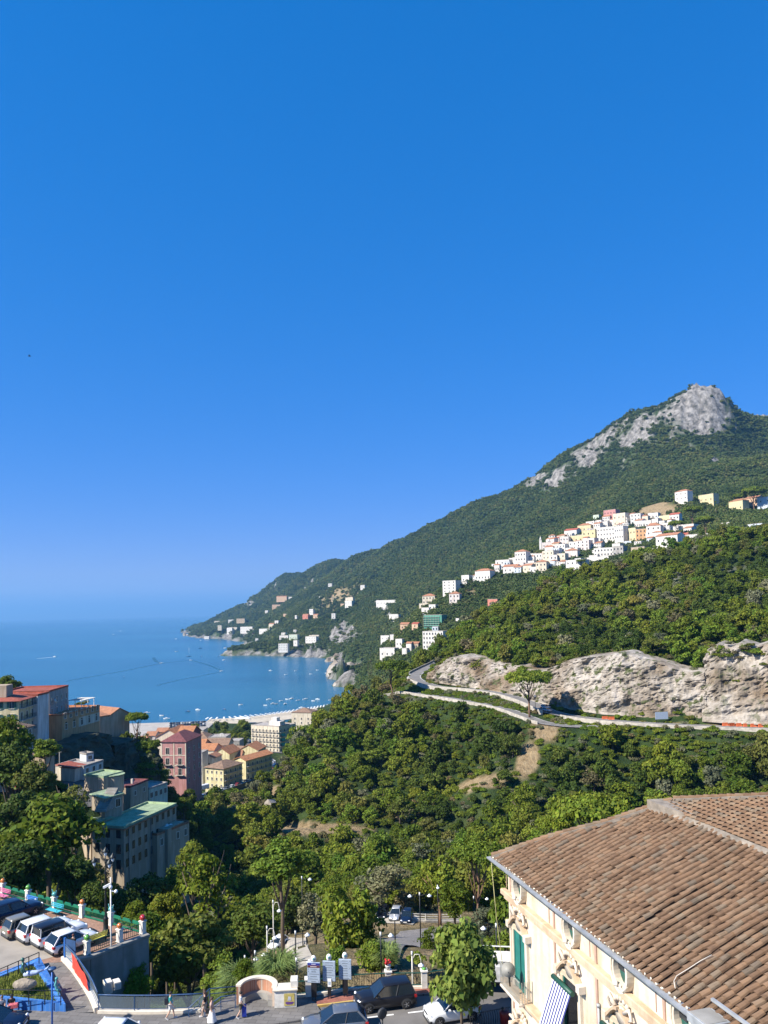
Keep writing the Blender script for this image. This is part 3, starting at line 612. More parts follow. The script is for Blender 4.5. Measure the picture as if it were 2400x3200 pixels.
# people: one skinned surface over a posed skeleton
SKIN = mat('skin', (.50, .31, .22), .6, var=.12, scale=9); CLOTH = {}
def cloth(name, col): return mat('cloth_' + name, col, .9, var=.2, scale=7)
def skinned(name, verts, edges, radii, mt, parent, sub=1):
    me = bpy.data.meshes.new(name); me.from_pydata(verts, edges, []); me.materials.append(mt); o = obj(name, me, parent)
    o.modifiers.new('skin', 'SKIN')
    for i, r_ in enumerate(radii):
        sv = me.skin_vertices[0].data[i]; sv.radius = r_ if isinstance(r_, tuple) else (r_, r_); sv.use_root = (i == 0)
    sm = o.modifiers.new('sub', 'SUBSURF'); sm.levels = sub; sm.render_levels = sub
    for s_ in o.modifiers:
        if s_.type == 'SKIN': s_.use_smooth_shade = True
    return o
def person(label, loc, rz, pose='walk', top=('white', (.75, .74, .72)), bottom=('shorts', 'white', (.7, .7, .68)), hair=(.03, .02, .015), long_hair=False, h=1.72, group=None, phase=1, sleeves=True, stuff=None):
    """faces +x; feet on z = 0"""
    t = thing('person', label, 'person', loc, rz, group); k = h / 1.74
    if pose == 'walk':
        leg = {1 * phase: [(0, .09, .90), (.16, .10, .50), (.22, .10, .09), (.36, .11, .045)], -1 * phase: [(0, .09, .90), (-.03, .10, .50), (-.27, .10, .14), (-.16, .11, .045)]}
        arm = {1: [(0, .185, 1.40), (-.10 * phase, .235, 1.13), (.04 - .12 * phase, .235, .90), (.07 - .13 * phase, .235, .82)], -1: [(0, .185, 1.40), (.07 * phase, .235, 1.13), (.14 + .10 * phase, .215, .92), (.19 + .10 * phase, .21, .85)]}; pz = 0
    elif pose == 'sit':
        leg = {s_: [(0, .09, .46), (.42, .11, .47), (.46, .11, .09), (.60, .12, .045)] for s_ in (1, -1)}
        arm = {s_: [(0, .185, .96), (.08, .23, .70), (.28, .17, .58), (.35, .14, .56)] for s_ in (1, -1)}; pz = -.44
    else:
        leg = {s_: [(0, .09, .90), (.02, .10, .50), (0, .10, .09), (.14, .12, .045)] for s_ in (1, -1)}
        arm = {s_: [(0, .185, 1.40), (-.02, .24, 1.13), (.12, .22, .92), (.17, .20, .87)] for s_ in (1, -1)}; pz = 0
    V, E, Rd = [], [], []
    def ad(p, r_, par=None):
        V.append(tuple(Vector(p) * k)); Rd.append(tuple(x * k for x in r_) if isinstance(r_, tuple) else r_ * k)
        if par is not None: E.append((par, len(V) - 1))
        return len(V) - 1
    pv = ad((0, 0, .94 + pz), (.115, .155)); sp = ad((0, 0, 1.14 + pz), (.10, .135), pv); ch = ad((.0, 0, 1.34 + pz), (.11, .165), sp); nk = ad((.0, 0, 1.49 + pz), .055, ch); hb = ad((.025, 0, 1.56 + pz), .068, nk); hd = ad((.025, 0, 1.65 + pz), (.095, .082), hb); ad((.015, 0, 1.72 + pz), .06, hd); ad((.12, 0, 1.625 + pz), .014, hd)
    LG, AR = {}, {}
    for s_ in (1, -1):
        pr = pv; ids = []
        for i, (x, y, z) in enumerate(leg[s_]): pr = ad((x, s_ * y, z), (.088, .062, .042, .036)[i], pr); ids.append(pr)
        LG[s_] = ids; pr = ch; ids = []
        for i, (x, y, z) in enumerate(arm[s_]): pr = ad((x, s_ * y, z + (0 if pose == 'sit' else pz)), (.056, .042, .030, .028)[i], pr); ids.append(pr)
        AR[s_] = ids; hx = Vector(V[ids[-1]]) / k; dr = (hx - Vector(V[ids[-2]]) / k).normalized()
        for f_ in range(4): kn = ad(hx + dr * .045 + Vector((.012 * (f_ - 1.5), 0, -.004 * abs(f_ - 1.5))), .0095, ids[-1]); ad(hx + dr * (.085 - .008 * abs(f_ - 1.2)) + Vector((.014 * (f_ - 1.5), -s_ * .012, 0)), .0075, kn)
        th_ = ad(hx + Vector((.035, 0, .005)), .010, ids[-2] if False else ids[-1]); ad(hx + Vector((.05, 0, -.025)), .008, th_)
    skinned('body', V, E, Rd, SKIN, t)
    g = lambda i: Vector(V[i])
    tm = cloth(*top); VV = [g(pv) + Vector((0, 0, .02)), g(sp), g(ch), g(nk) - Vector((0, 0, .05 * k))]; EE = [(0, 1), (1, 2), (2, 3)]; RR = [(.135 * k, .172 * k), (.122 * k, .155 * k), (.13 * k, .182 * k), .085 * k]
    if sleeves:
        for s_ in (1, -1): b0 = len(VV); VV += [g(AR[s_][0]), g(AR[s_][0]).lerp(g(AR[s_][1]), .65)]; EE += [(2, b0), (b0, b0 + 1)]; RR += [.072 * k, .060 * k]
    skinned('shirt', VV, EE, RR, tm, t)
    bm = cloth(bottom[1], bottom[2])
    if bottom[0] == 'skirt':
        mb = MB(); n_ = 14; prof = [(.16, .98), (.19, .80), (.26, .45), (.33, .14)]
        vs = []
        for i, (r_, z) in enumerate(prof):
            for q_ in range(n_): a = 2 * math.pi * q_ / n_; rr_ = r_ * (1 + .10 * math.sin(5 * a) * i / 3); vs.append(Vector((rr_ * math.cos(a) * 1.0, rr_ * math.sin(a) * .85, z)) * k)
        mb.add(vs, [(i * n_ + q_, i * n_ + (q_ + 1) % n_, (i + 1) * n_ + (q_ + 1) % n_, (i + 1) * n_ + q_) for i in range(3) for q_ in range(n_)], 0, True); mb.build('skirt', bm, t)
    else:
        f_ = .85 if bottom[0] == 'shorts' else 1.0; VV = [g(pv) + Vector((0, 0, .03))]; EE, RR = [], [(.13 * k, .168 * k)]
        for s_ in (1, -1):
            b0 = len(VV); VV += [g(LG[s_][0]), g(LG[s_][0]).lerp(g(LG[s_][1]), f_)]; EE += [(0, b0), (b0, b0 + 1)]; RR += [.104 * k, .088 * k]
            if bottom[0] == 'trousers': VV.append(g(LG[s_][2]) + Vector((0, 0, .03))); EE.append((b0 + 1, b0 + 2)); RR.append(.062 * k)
        skinned('shorts' if bottom[0] == 'shorts' else 'trousers', VV, EE, RR, bm, t)
    hm = mat('hair_%d' % int(hair[0] * 1000), hair, .7, var=.3, scale=20); hc = g(hd)
    mb = MB(); mb.ball(hc + Vector((-.018, 0, .018)) * k, .108 * k, 8, sc=(1.0, .93, .92)); hb_ = mb.build('hair', hm, t)
    if long_hair: VV = [hc + Vector((-.06, 0, .02)) * k, hc + Vector((-.11, 0, -.12)) * k, hc + Vector((-.12, 0, -.26)) * k]; MB().tube(VV, [.08 * k, .07 * k, .03 * k], 8).build('ponytail', hm, t)
    sh = cloth('shoe', (.6, .58, .55))
    for s_ in (1, -1):
        a, b_ = g(LG[s_][2]), g(LG[s_][3]); MB().bar(a.lerp(b_, -.35) * 1 - Vector((0, 0, .03 * k)), b_.lerp(a, -.35), .085 * k, .07 * k).build('shoe', sh, t)
    return t
# ------------------------------------------------------------------ houses
def stucco(name, col, var=.16, scale=.35):
    if name in MATS: return MATS[name]
    m, n, l, b = nodes_of(name); co = n.new('ShaderNodeTexCoord').outputs['Object']
    a = ramp(n, l, noise(n, l, scale, 6, co), [(.3, tuple(c * (1 - var) for c in col)), (.7, col)])
    st = ramp(n, l, noise(n, l, 1.1, 5, co, .6, (1, 1, .12)), [(.42, (.72, .68, .62)), (.58, (1, 1, 1))])
    c = mixc(n, l, .75, a, st, 'MULTIPLY'); l.new(c, b.inputs['Base Color']); b.inputs['Roughness'].default_value = .9
    bump(n, l, b, noise(n, l, 6, 4, co), .15, .03); MATS[name] = m; return m
def roofmat(name, col):
    if name in MATS: return MATS[name]
    m, n, l, b = nodes_of(name); co = n.new('ShaderNodeTexCoord').outputs['Object']
    a = ramp(n, l, noise(n, l, .8, 6, co, .65), [(.25, tuple(c * .55 for c in col)), (.5, col), (.8, tuple(min(1, c * 1.35 + .02) for c in col))])
    w = n.new('ShaderNodeTexWave'); w.inputs['Scale'].default_value = 5.0; w.inputs['Distortion'].default_value = 1.5; l.new(co, w.inputs[0])
    c = mixc(n, l, .35, a, w.outputs['Color'], 'MULTIPLY'); l.new(c, b.inputs['Base Color']); b.inputs['Roughness'].default_value = .9
    bump(n, l, b, w.outputs['Fac'], .5, .06); MATS[name] = m; return m
WALL = {'white': (.72, .69, .64), 'cream': (.70, .62, .48), 'yellow': (.70, .60, .36), 'paley': (.70, .62, .36), 'pink': (.52, .26, .24), 'pinkp': (.74, .66, .61), 'orange': (.58, .34, .17), 'peach': (.66, .45, .30), 'coral': (.62, .24, .17),
        'tan': (.48, .38, .27), 'grey': (.40, .38, .35), 'pgreen': (.55, .62, .5), 'red': (.36, .13, .12), 'scaf': (.10, .30, .22), 'derelict': (.40, .33, .24), 'bluew': (.6, .66, .72)}
ROOF = {'terra': (.42, .19, .10), 'red': (.40, .10, .06), 'brown': (.27, .17, .11), 'flat': (.42, .38, .34), 'green': (.36, .46, .27), 'orange': (.50, .21, .09), 'maroon': (.22, .07, .07)}
def wm(c): return stucco('stucco_' + c, WALL[c])
def rm(c): return roofmat('roof_' + c, ROOF[c])
M_GLASS = mat('window_glass', (.03, .035, .04), .15, var=.4, scale=1)
M_SHUT = mat('shutter_green', (.03, .10, .07), .6, var=.3, scale=3)
M_FRAME = mat('window_surround', (.66, .60, .50), .8, var=.1, scale=3)
M_SLAT = mat('balcony_slab', (.50, .46, .40), .85, var=.2, scale=2)
_wc = {}
def window_mesh(w, h, style):
    k = (round(w, 1), round(h, 1), style)
    if k in _wc: return _wc[k]
    mb = MB(); w, h = k[0], k[1]
    if style == 'far': mb.box(-w / 2, w / 2, -.08, .02, 0, h, 0); me = mb.mesh('window', [M_GLASS])
    else:
        f = .12
        mb.box(-w / 2, w / 2, -.03, .02, 0, h, 0)
        for x0, x1, z0, z1 in ((-w / 2 - f, -w / 2, -.0, h), (w / 2, w / 2 + f, 0, h), (-w / 2 - f, w / 2 + f, h, h + f)): mb.box(x0, x1, -.09, .02, z0, z1, 1)
        mb.box(-w / 2 - f - .05, w / 2 + f + .05, -.16, .02, -.1, 0, 1)
        if style == 'shut':
            for s_ in (-1, 1): mb.box(s_ * (w / 2 + .02 + w / 4) - w / 4, s_ * (w / 2 + .02 + w / 4) + w / 4, -.15, -.1, 0, h, 2)
        mb.box(-.03, .03, -.05, .02, 0, h, 1)
        if style == 'arch':
            pr = [(w / 2 * math.cos(a * math.pi / 8), w / 2 * math.sin(a * math.pi / 8)) for a in range(9)]
            vs = [Vector((x, -.03, h + z + .001)) for x, z in pr] + [Vector((x, .02, h + z + .001)) for x, z in pr]
            mb.add(vs, [tuple(range(9))[::-1]], 0)
        me = mb.mesh('window', [M_GLASS, M_FRAME, M_SHUT])
    _wc[k] = me; return me
_bc = {}
def balcony_mesh(w):
    k = round(w, 1)
    if k in _bc: return _bc[k]
    mb = MB(); mb.box(-k / 2, k / 2, -.95, 0, -.14, 0, 0)
    mb.box(-k / 2, k / 2, -.95, -.91, .95, 1.0, 1)
    for s_ in (-1, 1): mb.box(s_ * (k / 2 - .02) - .02, s_ * (k / 2 - .02) + .02, -.91, 0, .95, 1.0, 1)
    x = -k / 2
    while x <= k / 2 + .01: mb.box(x - .015, x + .015, -.945, -.915, 0, .95, 1); x += .28
    _bc[k] = mb.mesh('balcony', [M_SLAT, M_DARKM]); return _bc[k]
def house(label, A, B, h, depth, wall, roof='flat', rcol='flat', wins=(), cat='house', name='house', group=None, base=6.0, ov=.35, rise=None, far=False):
    """A, B: bottom ends of the wall that faces the viewer; wins: (face, cols, rows, w, h, z0, dz, style[, balcony])"""
    A, B = Vector(A), Vector(B); d = B - A; w = math.hypot(d.x, d.y); rz = math.atan2(d.y, d.x)
    t = thing(name, label, cat, A, rz, group)
    mb = MB(); mb.box(0, w, 0, depth, -base, h); mb.build('wall', wm(wall), t)
    r = MB(); W2, e = w, ov
    if roof == 'flat':
        p = .25 if far else .4
        r.box(-.05, w + .05, -.05, depth + .05, h + .002, h + .1)
        for a in ((-.06, w + .06, -.06, .2), (-.06, w + .06, depth - .2, depth + .06), (-.06, .2, .2, depth - .2), (w - .2, w + .06, .2, depth - .2)): r.box(*a, h + .1, h + p + .1)
    elif roof == 'shed':
        rs = rise or 1.0; r.add([(-e, -e, h), (w + e, -e, h), (w + e, depth + e, h + rs), (-e, depth + e, h + rs), (-e, -e, h + .2), (w + e, -e, h + .2), (w + e, depth + e, h + rs + .2), (-e, depth + e, h + rs + .2)], [(0, 3, 2, 1), (4, 5, 6, 7), (0, 1, 5, 4), (1, 2, 6, 5), (2, 3, 7, 6), (3, 0, 4, 7)])
    elif roof in ('gable', 'gablex'):
        if roof == 'gable':                       # ridge runs front to back
            rs = rise or w * .22; q_ = [(-e, h - .1), (w / 2, h + rs), (w + e, h - .1), (w + e, h + .12), (w / 2, h + rs + .25), (-e, h + .12)]
            vs = [(x, y, z) for y in (-e, depth + e) for x, z in q_]
            MB().add([(0, 0, h), (w, 0, h), (w / 2, 0, h + rs)], [(0, 1, 2)]).build('gable_wall', wm(wall), t); MB().add([(0, depth, h), (w, depth, h), (w / 2, depth, h + rs)], [(1, 0, 2)]).build('gable_wall', wm(wall), t)
        else:                                     # ridge runs along the front
            rs = rise or depth * .22; q_ = [(-e, h - .1), (depth / 2, h + rs), (depth + e, h - .1), (depth + e, h + .12), (depth / 2, h + rs + .25), (-e, h + .12)]
            vs = [(x, y, z) for x in (w + e, -e) for y, z in q_]
            MB().add([(0, 0, h), (0, depth, h), (0, depth / 2, h + rs)], [(1, 0, 2)]).build('gable_wall', wm(wall), t); MB().add([(w, 0, h), (w, depth, h), (w, depth / 2, h + rs)], [(0, 1, 2)]).build('gable_wall', wm(wall), t)
        r.add(vs, [(0, 1, 2, 3, 4, 5)[::-1], (6, 7, 8, 9, 10, 11)] + [(i, (i + 1) % 6, 6 + (i + 1) % 6, 6 + i) for i in range(6)])
    elif roof == 'hip':
        rs = rise or min(w, depth) * .24; m2 = min(w, depth) / 2 + e
        b4 = [(-e, -e, h), (w + e, -e, h), (w + e, depth + e, h), (-e, depth + e, h)]
        if w >= depth: tp = [(-e + m2, depth / 2, h + rs), (w + e - m2, depth / 2, h + rs)]
        else: tp = [(w / 2, -e + m2, h + rs), (w / 2, depth + e - m2, h + rs)]
        fs = [(0, 1, 5, 4), (1, 2, 5), (2, 3, 4, 5), (3, 0, 4), (3, 2, 1, 0)] if w >= depth else [(0, 1, 4), (1, 2, 5, 4), (2, 3, 5), (3, 0, 4, 5), (3, 2, 1, 0)]
        r.add(b4 + tp, fs)
        r.box(-e - .03, w + e + .03, -e - .03, depth + e + .03, h - .16, h - .004)
    r.build('roof', rm(rcol), t)
    for wi in wins:
        face, cols, rows, ww, wh, z0, dz, style = wi[:8]; bal = wi[8] if len(wi) > 8 else ()
        L = w if face == 'f' else depth
        for c in range(cols):
            u = L * (c + .5) / cols
            for k in range(rows):
                lo, ro = {'f': ((u, 0, 0), 0), 'l': ((0, L - u, 0), -math.pi / 2), 'r': ((w, u, 0), math.pi / 2)}[face]
                lo = Vector(lo) + Vector((0, 0, z0 + k * dz))
                obj('window', window_mesh(ww, wh, style), t, lo, (0, 0, ro))
                if k in bal: obj('balcony', balcony_mesh(max(ww + .8, min(L / cols * .8, 3.2))), t, lo, (0, 0, ro))
    c_ = A + d * .5 + Vector((-d.y, d.x, 0)).normalized() * depth / 2; EXC.append((c_.x, c_.y, max(w, depth) * (.40 if far else .62) + (0 if far else 1.0)))
    return t
def bh(label, pa, da, pb, db, yb, yt, depth, wall, roof='flat', rcol='flat', wins=(), **k):
    A = P(pa, yb, da); z = A.z; T = P(pa, yt, da); d = ray(pb, 2300); kk = db / math.hypot(d.x, d.y)
    B = Vector((d.x * kk, d.y * kk, z)); return house(label, A, B, T.z - z, depth, wall, roof, rcol, wins, **k), A, B, T.z - z
CNT = {'cream': 'cream', 'peach': 'peach', 'pinkp': 'pale pink', 'paley': 'pale yellow', 'white': 'white'}
# ---- left hillside
t, A, B, h = bh('yellow apartment block with red roof and long balconies above the trees', 58, 213, 125, 226, 2300, 2189, 13, 'yellow', 'hip', 'red', [('f', 4, 3, 1.1, 1.9, .6, 3.1, 'n', (0, 1, 2)), ('l', 4, 3, 1.1, 1.7, .6, 3.1, 'shut')], cat='building', name='apartment_block', rise=1.2, ov=.8)
MB().box(2.5, 6.5, 4, 8, h + .6, h + 3.6).build('stair_tower', wm('tan'), t)
bh('white blank walled block beside the yellow apartments', 118, 221, 153, 227, 2285, 2175, 11, 'white', 'flat', 'red', [('r', 2, 3, .9, 1.3, 1, 3, 'n')], cat='building', name='apartment_block')
t, A, B, h = bh('grey shaded block with a red flat roof facing the sea', 154, 231, 214, 246, 2290, 2163, 13, 'grey', 'flat', 'red', [('f', 4, 3, 1.0, 1.6, 1.6, 3.1, 'n')], cat='building', name='apartment_block')
mb = MB(); mb.lathe([(.05, 0), (.55, .12), (.75, .3)], 10, (2.6, -.6, 8.2), M=Matrix.Rotation(R(70), 4, 'X')); mb.build('satellite_dish', M_FRAME, t)
t, A, B, h = bh('orange terrace house with arched lower windows and a roof pergola', 194, 229, 312, 247, 2287, 2238, 10, 'orange', 'flat', 'orange', [('f', 7, 1, .9, 1.5, 3.4, 3, 'n'), ('f', 5, 1, 1.1, 1.5, .4, 3, 'arch')], cat='house')
mb = MB(); w_ = (B - A).length
mb.box(w_ * .42, w_ * .99, -.02, .1, .0, 2.6); mb.build('lower_facade', wm('cream'), t)
mb = MB()
for x in (w_ * .62, w_ * .8, w_ * .97):
    for y in (1.5, 5.5): mb.box(x - .07, x + .07, y - .07, y + .07, h + .1, h + 2.6)
for y in (1.5, 5.5): mb.box(w_ * .6, w_ * .99, y - .08, y + .08, h + 2.6, h + 2.75)
for k in range(9): x = w_ * (.61 + .046 * k); mb.box(x, x + .08, 1.2, 5.8, h + 2.75, h + 2.85)
mb.build('pergola', M_WHITE, t)
bh('tan gabled house beside the umbrella pine', 341, 258, 405, 262, 2283, 2238, 11, 'peach', 'gable', 'terra', [], rise=2.0)
bh('low tan shed left of the gabled house', 312, 256, 342, 258, 2280, 2240, 7, 'peach', 'shed', 'terra', [])
bh('small grey house with a tan roof under the yellow apartments', 62, 192, 104, 196, 2340, 2277, 7, 'grey', 'hip', 'brown', [('f', 2, 1, .8, 1.2, 2.6, 3, 'n')])
bh('narrow white wall house among the dark trees', 30, 182, 46, 184, 2385, 2330, 4, 'white', 'flat', 'flat', [('f', 1, 2, .6, 1, .8, 1.9, 'n')])
bh('low white house with stepped roof terraces above the curved road', 262, 199, 322, 205, 2425, 2399, 8, 'white', 'flat', 'flat', [('f', 3, 1, .9, 1.1, .5, 3, 'n')])
bh('low red roofed annex beside the roof terraces', 234, 198, 268, 201, 2418, 2402, 5, 'cream', 'shed', 'red', [], rise=.6)
bh('small white cabin with a window on the dark slope', 270, 206, 292, 207, 2380, 2360, 3, 'bluew', 'flat', 'flat', [('f', 1, 1, 1.0, .9, .4, 3, 'n')])
bh('tiny tan roofed hut beside the hill road', 140, 190, 170, 193, 2385, 2368, 4, 'tan', 'shed', 'brown', [])
# tan tank building with a curved green roof and the shed below it
t, A, B, h = bh('tan curved building with a pale green roof', 324, 184, 384, 188, 2482, 2432, 6, 'tan', 'flat', 'green', [])
w_ = (B - A).length; mb = MB(); mb.prism([(w_ * .6 + 2.1 * math.cos(a), .3 + 2.0 * math.sin(a)) for a in [math.pi + math.pi * i / 8 for i in range(9)]], 0, h - .05); mb.build('curved_wall', wm('tan'), t)
mb = MB(); mb.prism([(w_ * .6 + 2.3 * math.cos(a), .1 + 2.0 * math.sin(a)) for a in [math.pi + math.pi * i / 8 for i in range(9)]], h + .1, h + .25); mb.build('curved_roof', rm('green'), t)
bh('low shed with a bright green flat roof below the tan building', 328, 173, 380, 176, 2535, 2496, 4, 'derelict', 'shed', 'green', [('f', 2, 1, 1.2, 1.6, .2, 3, 'n')], rise=.5)
st = thing('staircase', 'dark stone stairs beside the green roofed shed', 'stairs', P(296, 2530, 172), -.1)
for k in range(14): MB().box(0, 2.4, k * .42, k * .42 + .44, -.5, .24 * k).build('step', M_CONC, st)
t, A, B, h = bh('small pink roofed house with a chimney by the garden terraces', 408, 210, 462, 217, 2497, 2462, 6, 'tan', 'flat', 'maroon', [('f', 2, 1, .8, 1.1, .5, 3, 'n')]); MB().box(4.0, 4.5, 2, 2.5, h, h + 1.3).build('chimney', wm('white'), t)
bh('glass roofed garden house behind plant pots', 466, 222, 522, 228, 2500, 2468, 6, 'pgreen', 'flat', 'flat', [('f', 4, 1, 1.0, 1.4, .4, 3, 'n')])
# ---- the derelict mill with the long green roof
A = P(388, 2760, 165); ztop = P(388, 2590, 165).z
dB = ray(551, 2516); kB = (ztop - CZ) / dB.z; B = Vector((dB.x * kB, dB.y * kB, A.z)); h = ztop - A.z
t = house('long derelict mill with a pale green roof and rows of empty windows', A, B, h, 7.5, 'derelict', 'flat', 'green', [('f', 9, 3, .75, 1.55, 2.9, 3.05, 'far'), ('l', 3, 3, 1.0, 1.8, 2.7, 3.05, 'far')], cat='building', name='derelict_mill', base=12)
w_ = (B - A).length
mb = MB(); mb.box(-.3, w_ + .3, -.32, -.08, h - .25, h + .05); mb.box(-.32, -.08, -.08, 7.7, h - .25, h + .05); mb.build('eave_trim', rm('terra'), t)
mb = MB(); mb.box(w_ * .62, w_ * .96, -2.4, -.02, h - 3.4, h - 3.2); mb.box(w_ * .62, w_ * .70, -2.4, -.02, -8, h - 3.4); mb.build('projecting_bay', wm('derelict'), t)
for x in (w_ * .08, w_ * .48): MB().tube([(x, -.12, h - .2), (x, -.12, -4)], .07, 6).build('drain_pipe', M_CONC, t)
t, A2, B2, h2 = bh('lower annex of the mill with white sacks on its terrace', 492, 172, 588, 180, 2692, 2612, 7, 'tan', 'flat', 'terra', [('f', 4, 1, .8, 1.4, 3.0, 3, 'n'), ('r', 1, 2, .8, 1.3, 1.0, 3, 'n')], base=12)
for k in range(7): MB().ball((4.2 + random.uniform(0, 2.4), 2 + random.uniform(-1, 2), h2 + .55), .5, 6, sc=(1.2, 1, .7)).build('sack', M_WHITE, t)
bh('small outbuilding with a green roof left of the mill', 284, 170, 348, 173, 2600, 2575, 7, 'tan', 'shed', 'green', [], rise=.4)
# ---- town in the valley
t, A, B, h = bh('tall dusky pink house with pale window bands above the valley', 505, 325, 581, 321, 2478, 2318, 17, 'pink', 'hip', 'maroon', [('f', 2, 3, 1.4, 2.5, h_0, 4.1, 'n', (0, 1)) for h_0 in (7.2,)] + [('r', 3, 4, 1.0, 1.9, 3.5, 4.0, 'n')], cat='building', name='town_house', rise=3.2)
w_ = (B - A).length; mb = MB()
for z in (6.6, 10.7, 14.8, h - .5): mb.box(-.05, w_ + .05, -.1, -.01, z, z + .3)
for x in (0, w_ * .49, w_ - .4): mb.box(x, x + .4, -.085, -.005, 6.6, h - .3)
mb.build('stone_band', wm('cream'), t)
bh('cream house with an orange gable roof behind the dusky pink house', 490, 346, 566, 342, 2470, 2303, 15, 'cream', 'gable', 'orange', [('l', 3, 4, 1, 1.6, 3, 4, 'n')], cat='building', name='town_house', rise=3)
bh('orange roofed wing to the right of the dusky pink house', 552, 338, 596, 336, 2470, 2300, 14, 'red', 'gablex', 'orange', [('r', 2, 4, 1, 1.6, 3, 4, 'n')], cat='building', name='town_house', rise=3)
bh('pale yellow corner house with three rows of small windows', 642, 394, 697, 387, 2464, 2397, 15, 'paley', 'hip', 'brown', [('f', 4, 3, .9, 1.3, 1.3, 3.2, 'n'), ('r', 4, 3, .9, 1.5, 1.3, 3.2, 'n', (1, 2))], cat='building', name='town_house', rise=2.6, ov=.7)
bh('yellow house row with orange roof along the parked cars', 733, 416, 767, 411, 2440, 2374, 22, 'paley', 'gable', 'orange', [('f', 1, 3, .9, 1.3, 1.5, 3.2, 'n'), ('r', 6, 3, .9, 1.5, 1.5, 3.2, 'n', (1, 2))], cat='building', name='town_house', ov=.6)
bh('white flat roofed house in the narrow lane', 602, 404, 631, 402, 2434, 2354, 8, 'white', 'flat', 'flat', [('f', 2, 3, .8, 1.3, 2.2, 3.4, 'shut')], cat='building', name='town_house')
bh('white gabled house with one upper window behind the lane', 632, 412, 668, 409, 2425, 2368, 9, 'white', 'gable', 'terra', [('f', 1, 2, 1.0, 1.5, 2.0, 3.2, 'shut')], cat='building', name='town_house')
bh('broad orange gabled roof left of centre in the town', 608, 432, 668, 428, 2400, 2345, 12, 'cream', 'gablex', 'orange', [], cat='building', name='town_house', rise=2.6)
bh('orange gabled house with a shaded yellow gable', 668, 428, 716, 424, 2400, 2356, 14, 'paley', 'gable', 'orange', [('f', 1, 1, .8, 1.2, 4, 3, 'n')], cat='building', name='town_house', rise=3)
bh('low terracotta roofed hall behind the yellow row', 690, 432, 752, 430, 2400, 2368, 12, 'peach', 'gablex', 'terra', [], cat='building', name='town_house')
bh('orange roofed house at the back corner by the bridge', 744, 448, 806, 444, 2392, 2345, 14, 'paley', 'gable', 'orange', [('r', 3, 3, .9, 1.4, 1, 3, 'n')], cat='building', name='town_house', rise=3)
bh('house with a long brown roof in the middle of the town', 634, 468, 712, 464, 2365, 2330, 13, 'cream', 'gablex', 'brown', [], cat='building', name='town_house', rise=3)
bh('small bright orange roof beside the dusky pink house', 605, 462, 636, 460, 2365, 2332, 12, 'peach', 'gablex', 'orange', [], cat='building', name='town_house', rise=3)
bh('tan hip roofed house near the seafront trees', 597, 520, 648, 516, 2335, 2308, 14, 'tan', 'hip', 'tan' if False else 'brown', [], cat='building', name='town_house', rise=3.4)
t, A, B, h = bh('cream church front with a curved crest', 652, 506, 706, 503, 2335, 2305, 12, 'cream', 'flat', 'flat', [('f', 2, 1, 1, 1.6, 2, 3, 'n')], cat='church', name='town_church'); w_ = (B - A).length
mb = MB(); mb.prism([(w_ * .75 + 2.2 * math.cos(a), 2.4 * math.sin(a)) for a in [math.pi * i / 10 for i in range(11)]], 0, .6, 0, Matrix.Translation((0, .6, h + .3)) @ Matrix.Rotation(R(90), 4, 'X')); mb.build('crest', wm('white'), t)
bh('grey modern low house with a flat roof beside the church', 714, 496, 748, 494, 2345, 2317, 10, 'grey', 'flat', 'flat', [('f', 3, 1, 1.4, 1.4, 2.4, 3, 'n')], cat='building', name='town_house')
bh('cream house with a roof parapet left of the seafront trees', 600, 545, 636, 543, 2320, 2284, 12, 'cream', 'flat', 'flat', [('f', 3, 1, .9, 1.4, 4, 3, 'n')], cat='building', name='town_house')
t, A, B, h = bh('large pale apartment block with balconies and green awnings', 786, 552, 872, 538, 2346, 2266, 13, 'cream', 'flat', 'flat', [('f', 8, 5, 1.0, 1.6, .9, 3.25, 'n', (1, 2, 3, 4)), ('r', 3, 5, 1.2, 1.7, .9, 3.25, 'n', (1, 2, 3, 4))], cat='building', name='apartment_block')
w_ = (B - A).length; M_AWN = mat('green_awning', (.02, .30, .19), .7, var=.15, scale=3)
for k in (1, 2, 3): MB().add([(w_ + .05, 2.0, k * 3.25 + 3.0), (w_ + .05, 6.6, k * 3.25 + 3.0), (w_ + 1.3, 6.6, k * 3.25 + 1.2), (w_ + 1.3, 2.0, k * 3.25 + 1.2)], [(0, 1, 2, 3)]).build('awning', M_AWN, t)
MB().box(w_ * .55, w_ * .95, 3, 9, h, h + 3).build('penthouse', wm('white'), t); MB().box(w_ * .62, w_ * .8, 4, 8, h + 3, h + 5.5).build('stair_tower', wm('white'), t)
bh('pale apartment wing running behind the wooded hill', 874, 545, 925, 556, 2346, 2272, 14, 'cream', 'flat', 'flat', [('f', 4, 5, 1.1, 1.6, .9, 3.2, 'n', (1, 2, 3, 4))], cat='building', name='apartment_block')
bh('tan villa with a brown hip roof by the beach', 912, 640, 974, 634, 2300, 2226, 15, 'cream', 'hip', 'brown', [('f', 3, 2, 1, 1.6, 10, 3.4, 'n')], cat='building', name='town_house', rise=3)
for i, (px, y, D, w_, c) in enumerate(((455,2330,500,30,'pinkp'),(488,2318,520,34,'peach'),(430,2345,470,24,'cream'))):
    bh(['pink low house below the umbrella pine', 'peach low house at the edge of the parking lot', 'cream low house under the rocky pinnacle'][i], px, D, px + w_, D - 2, y, y - 30, 9, c, 'gablex', 'terra', [], cat='building', name='town_house')
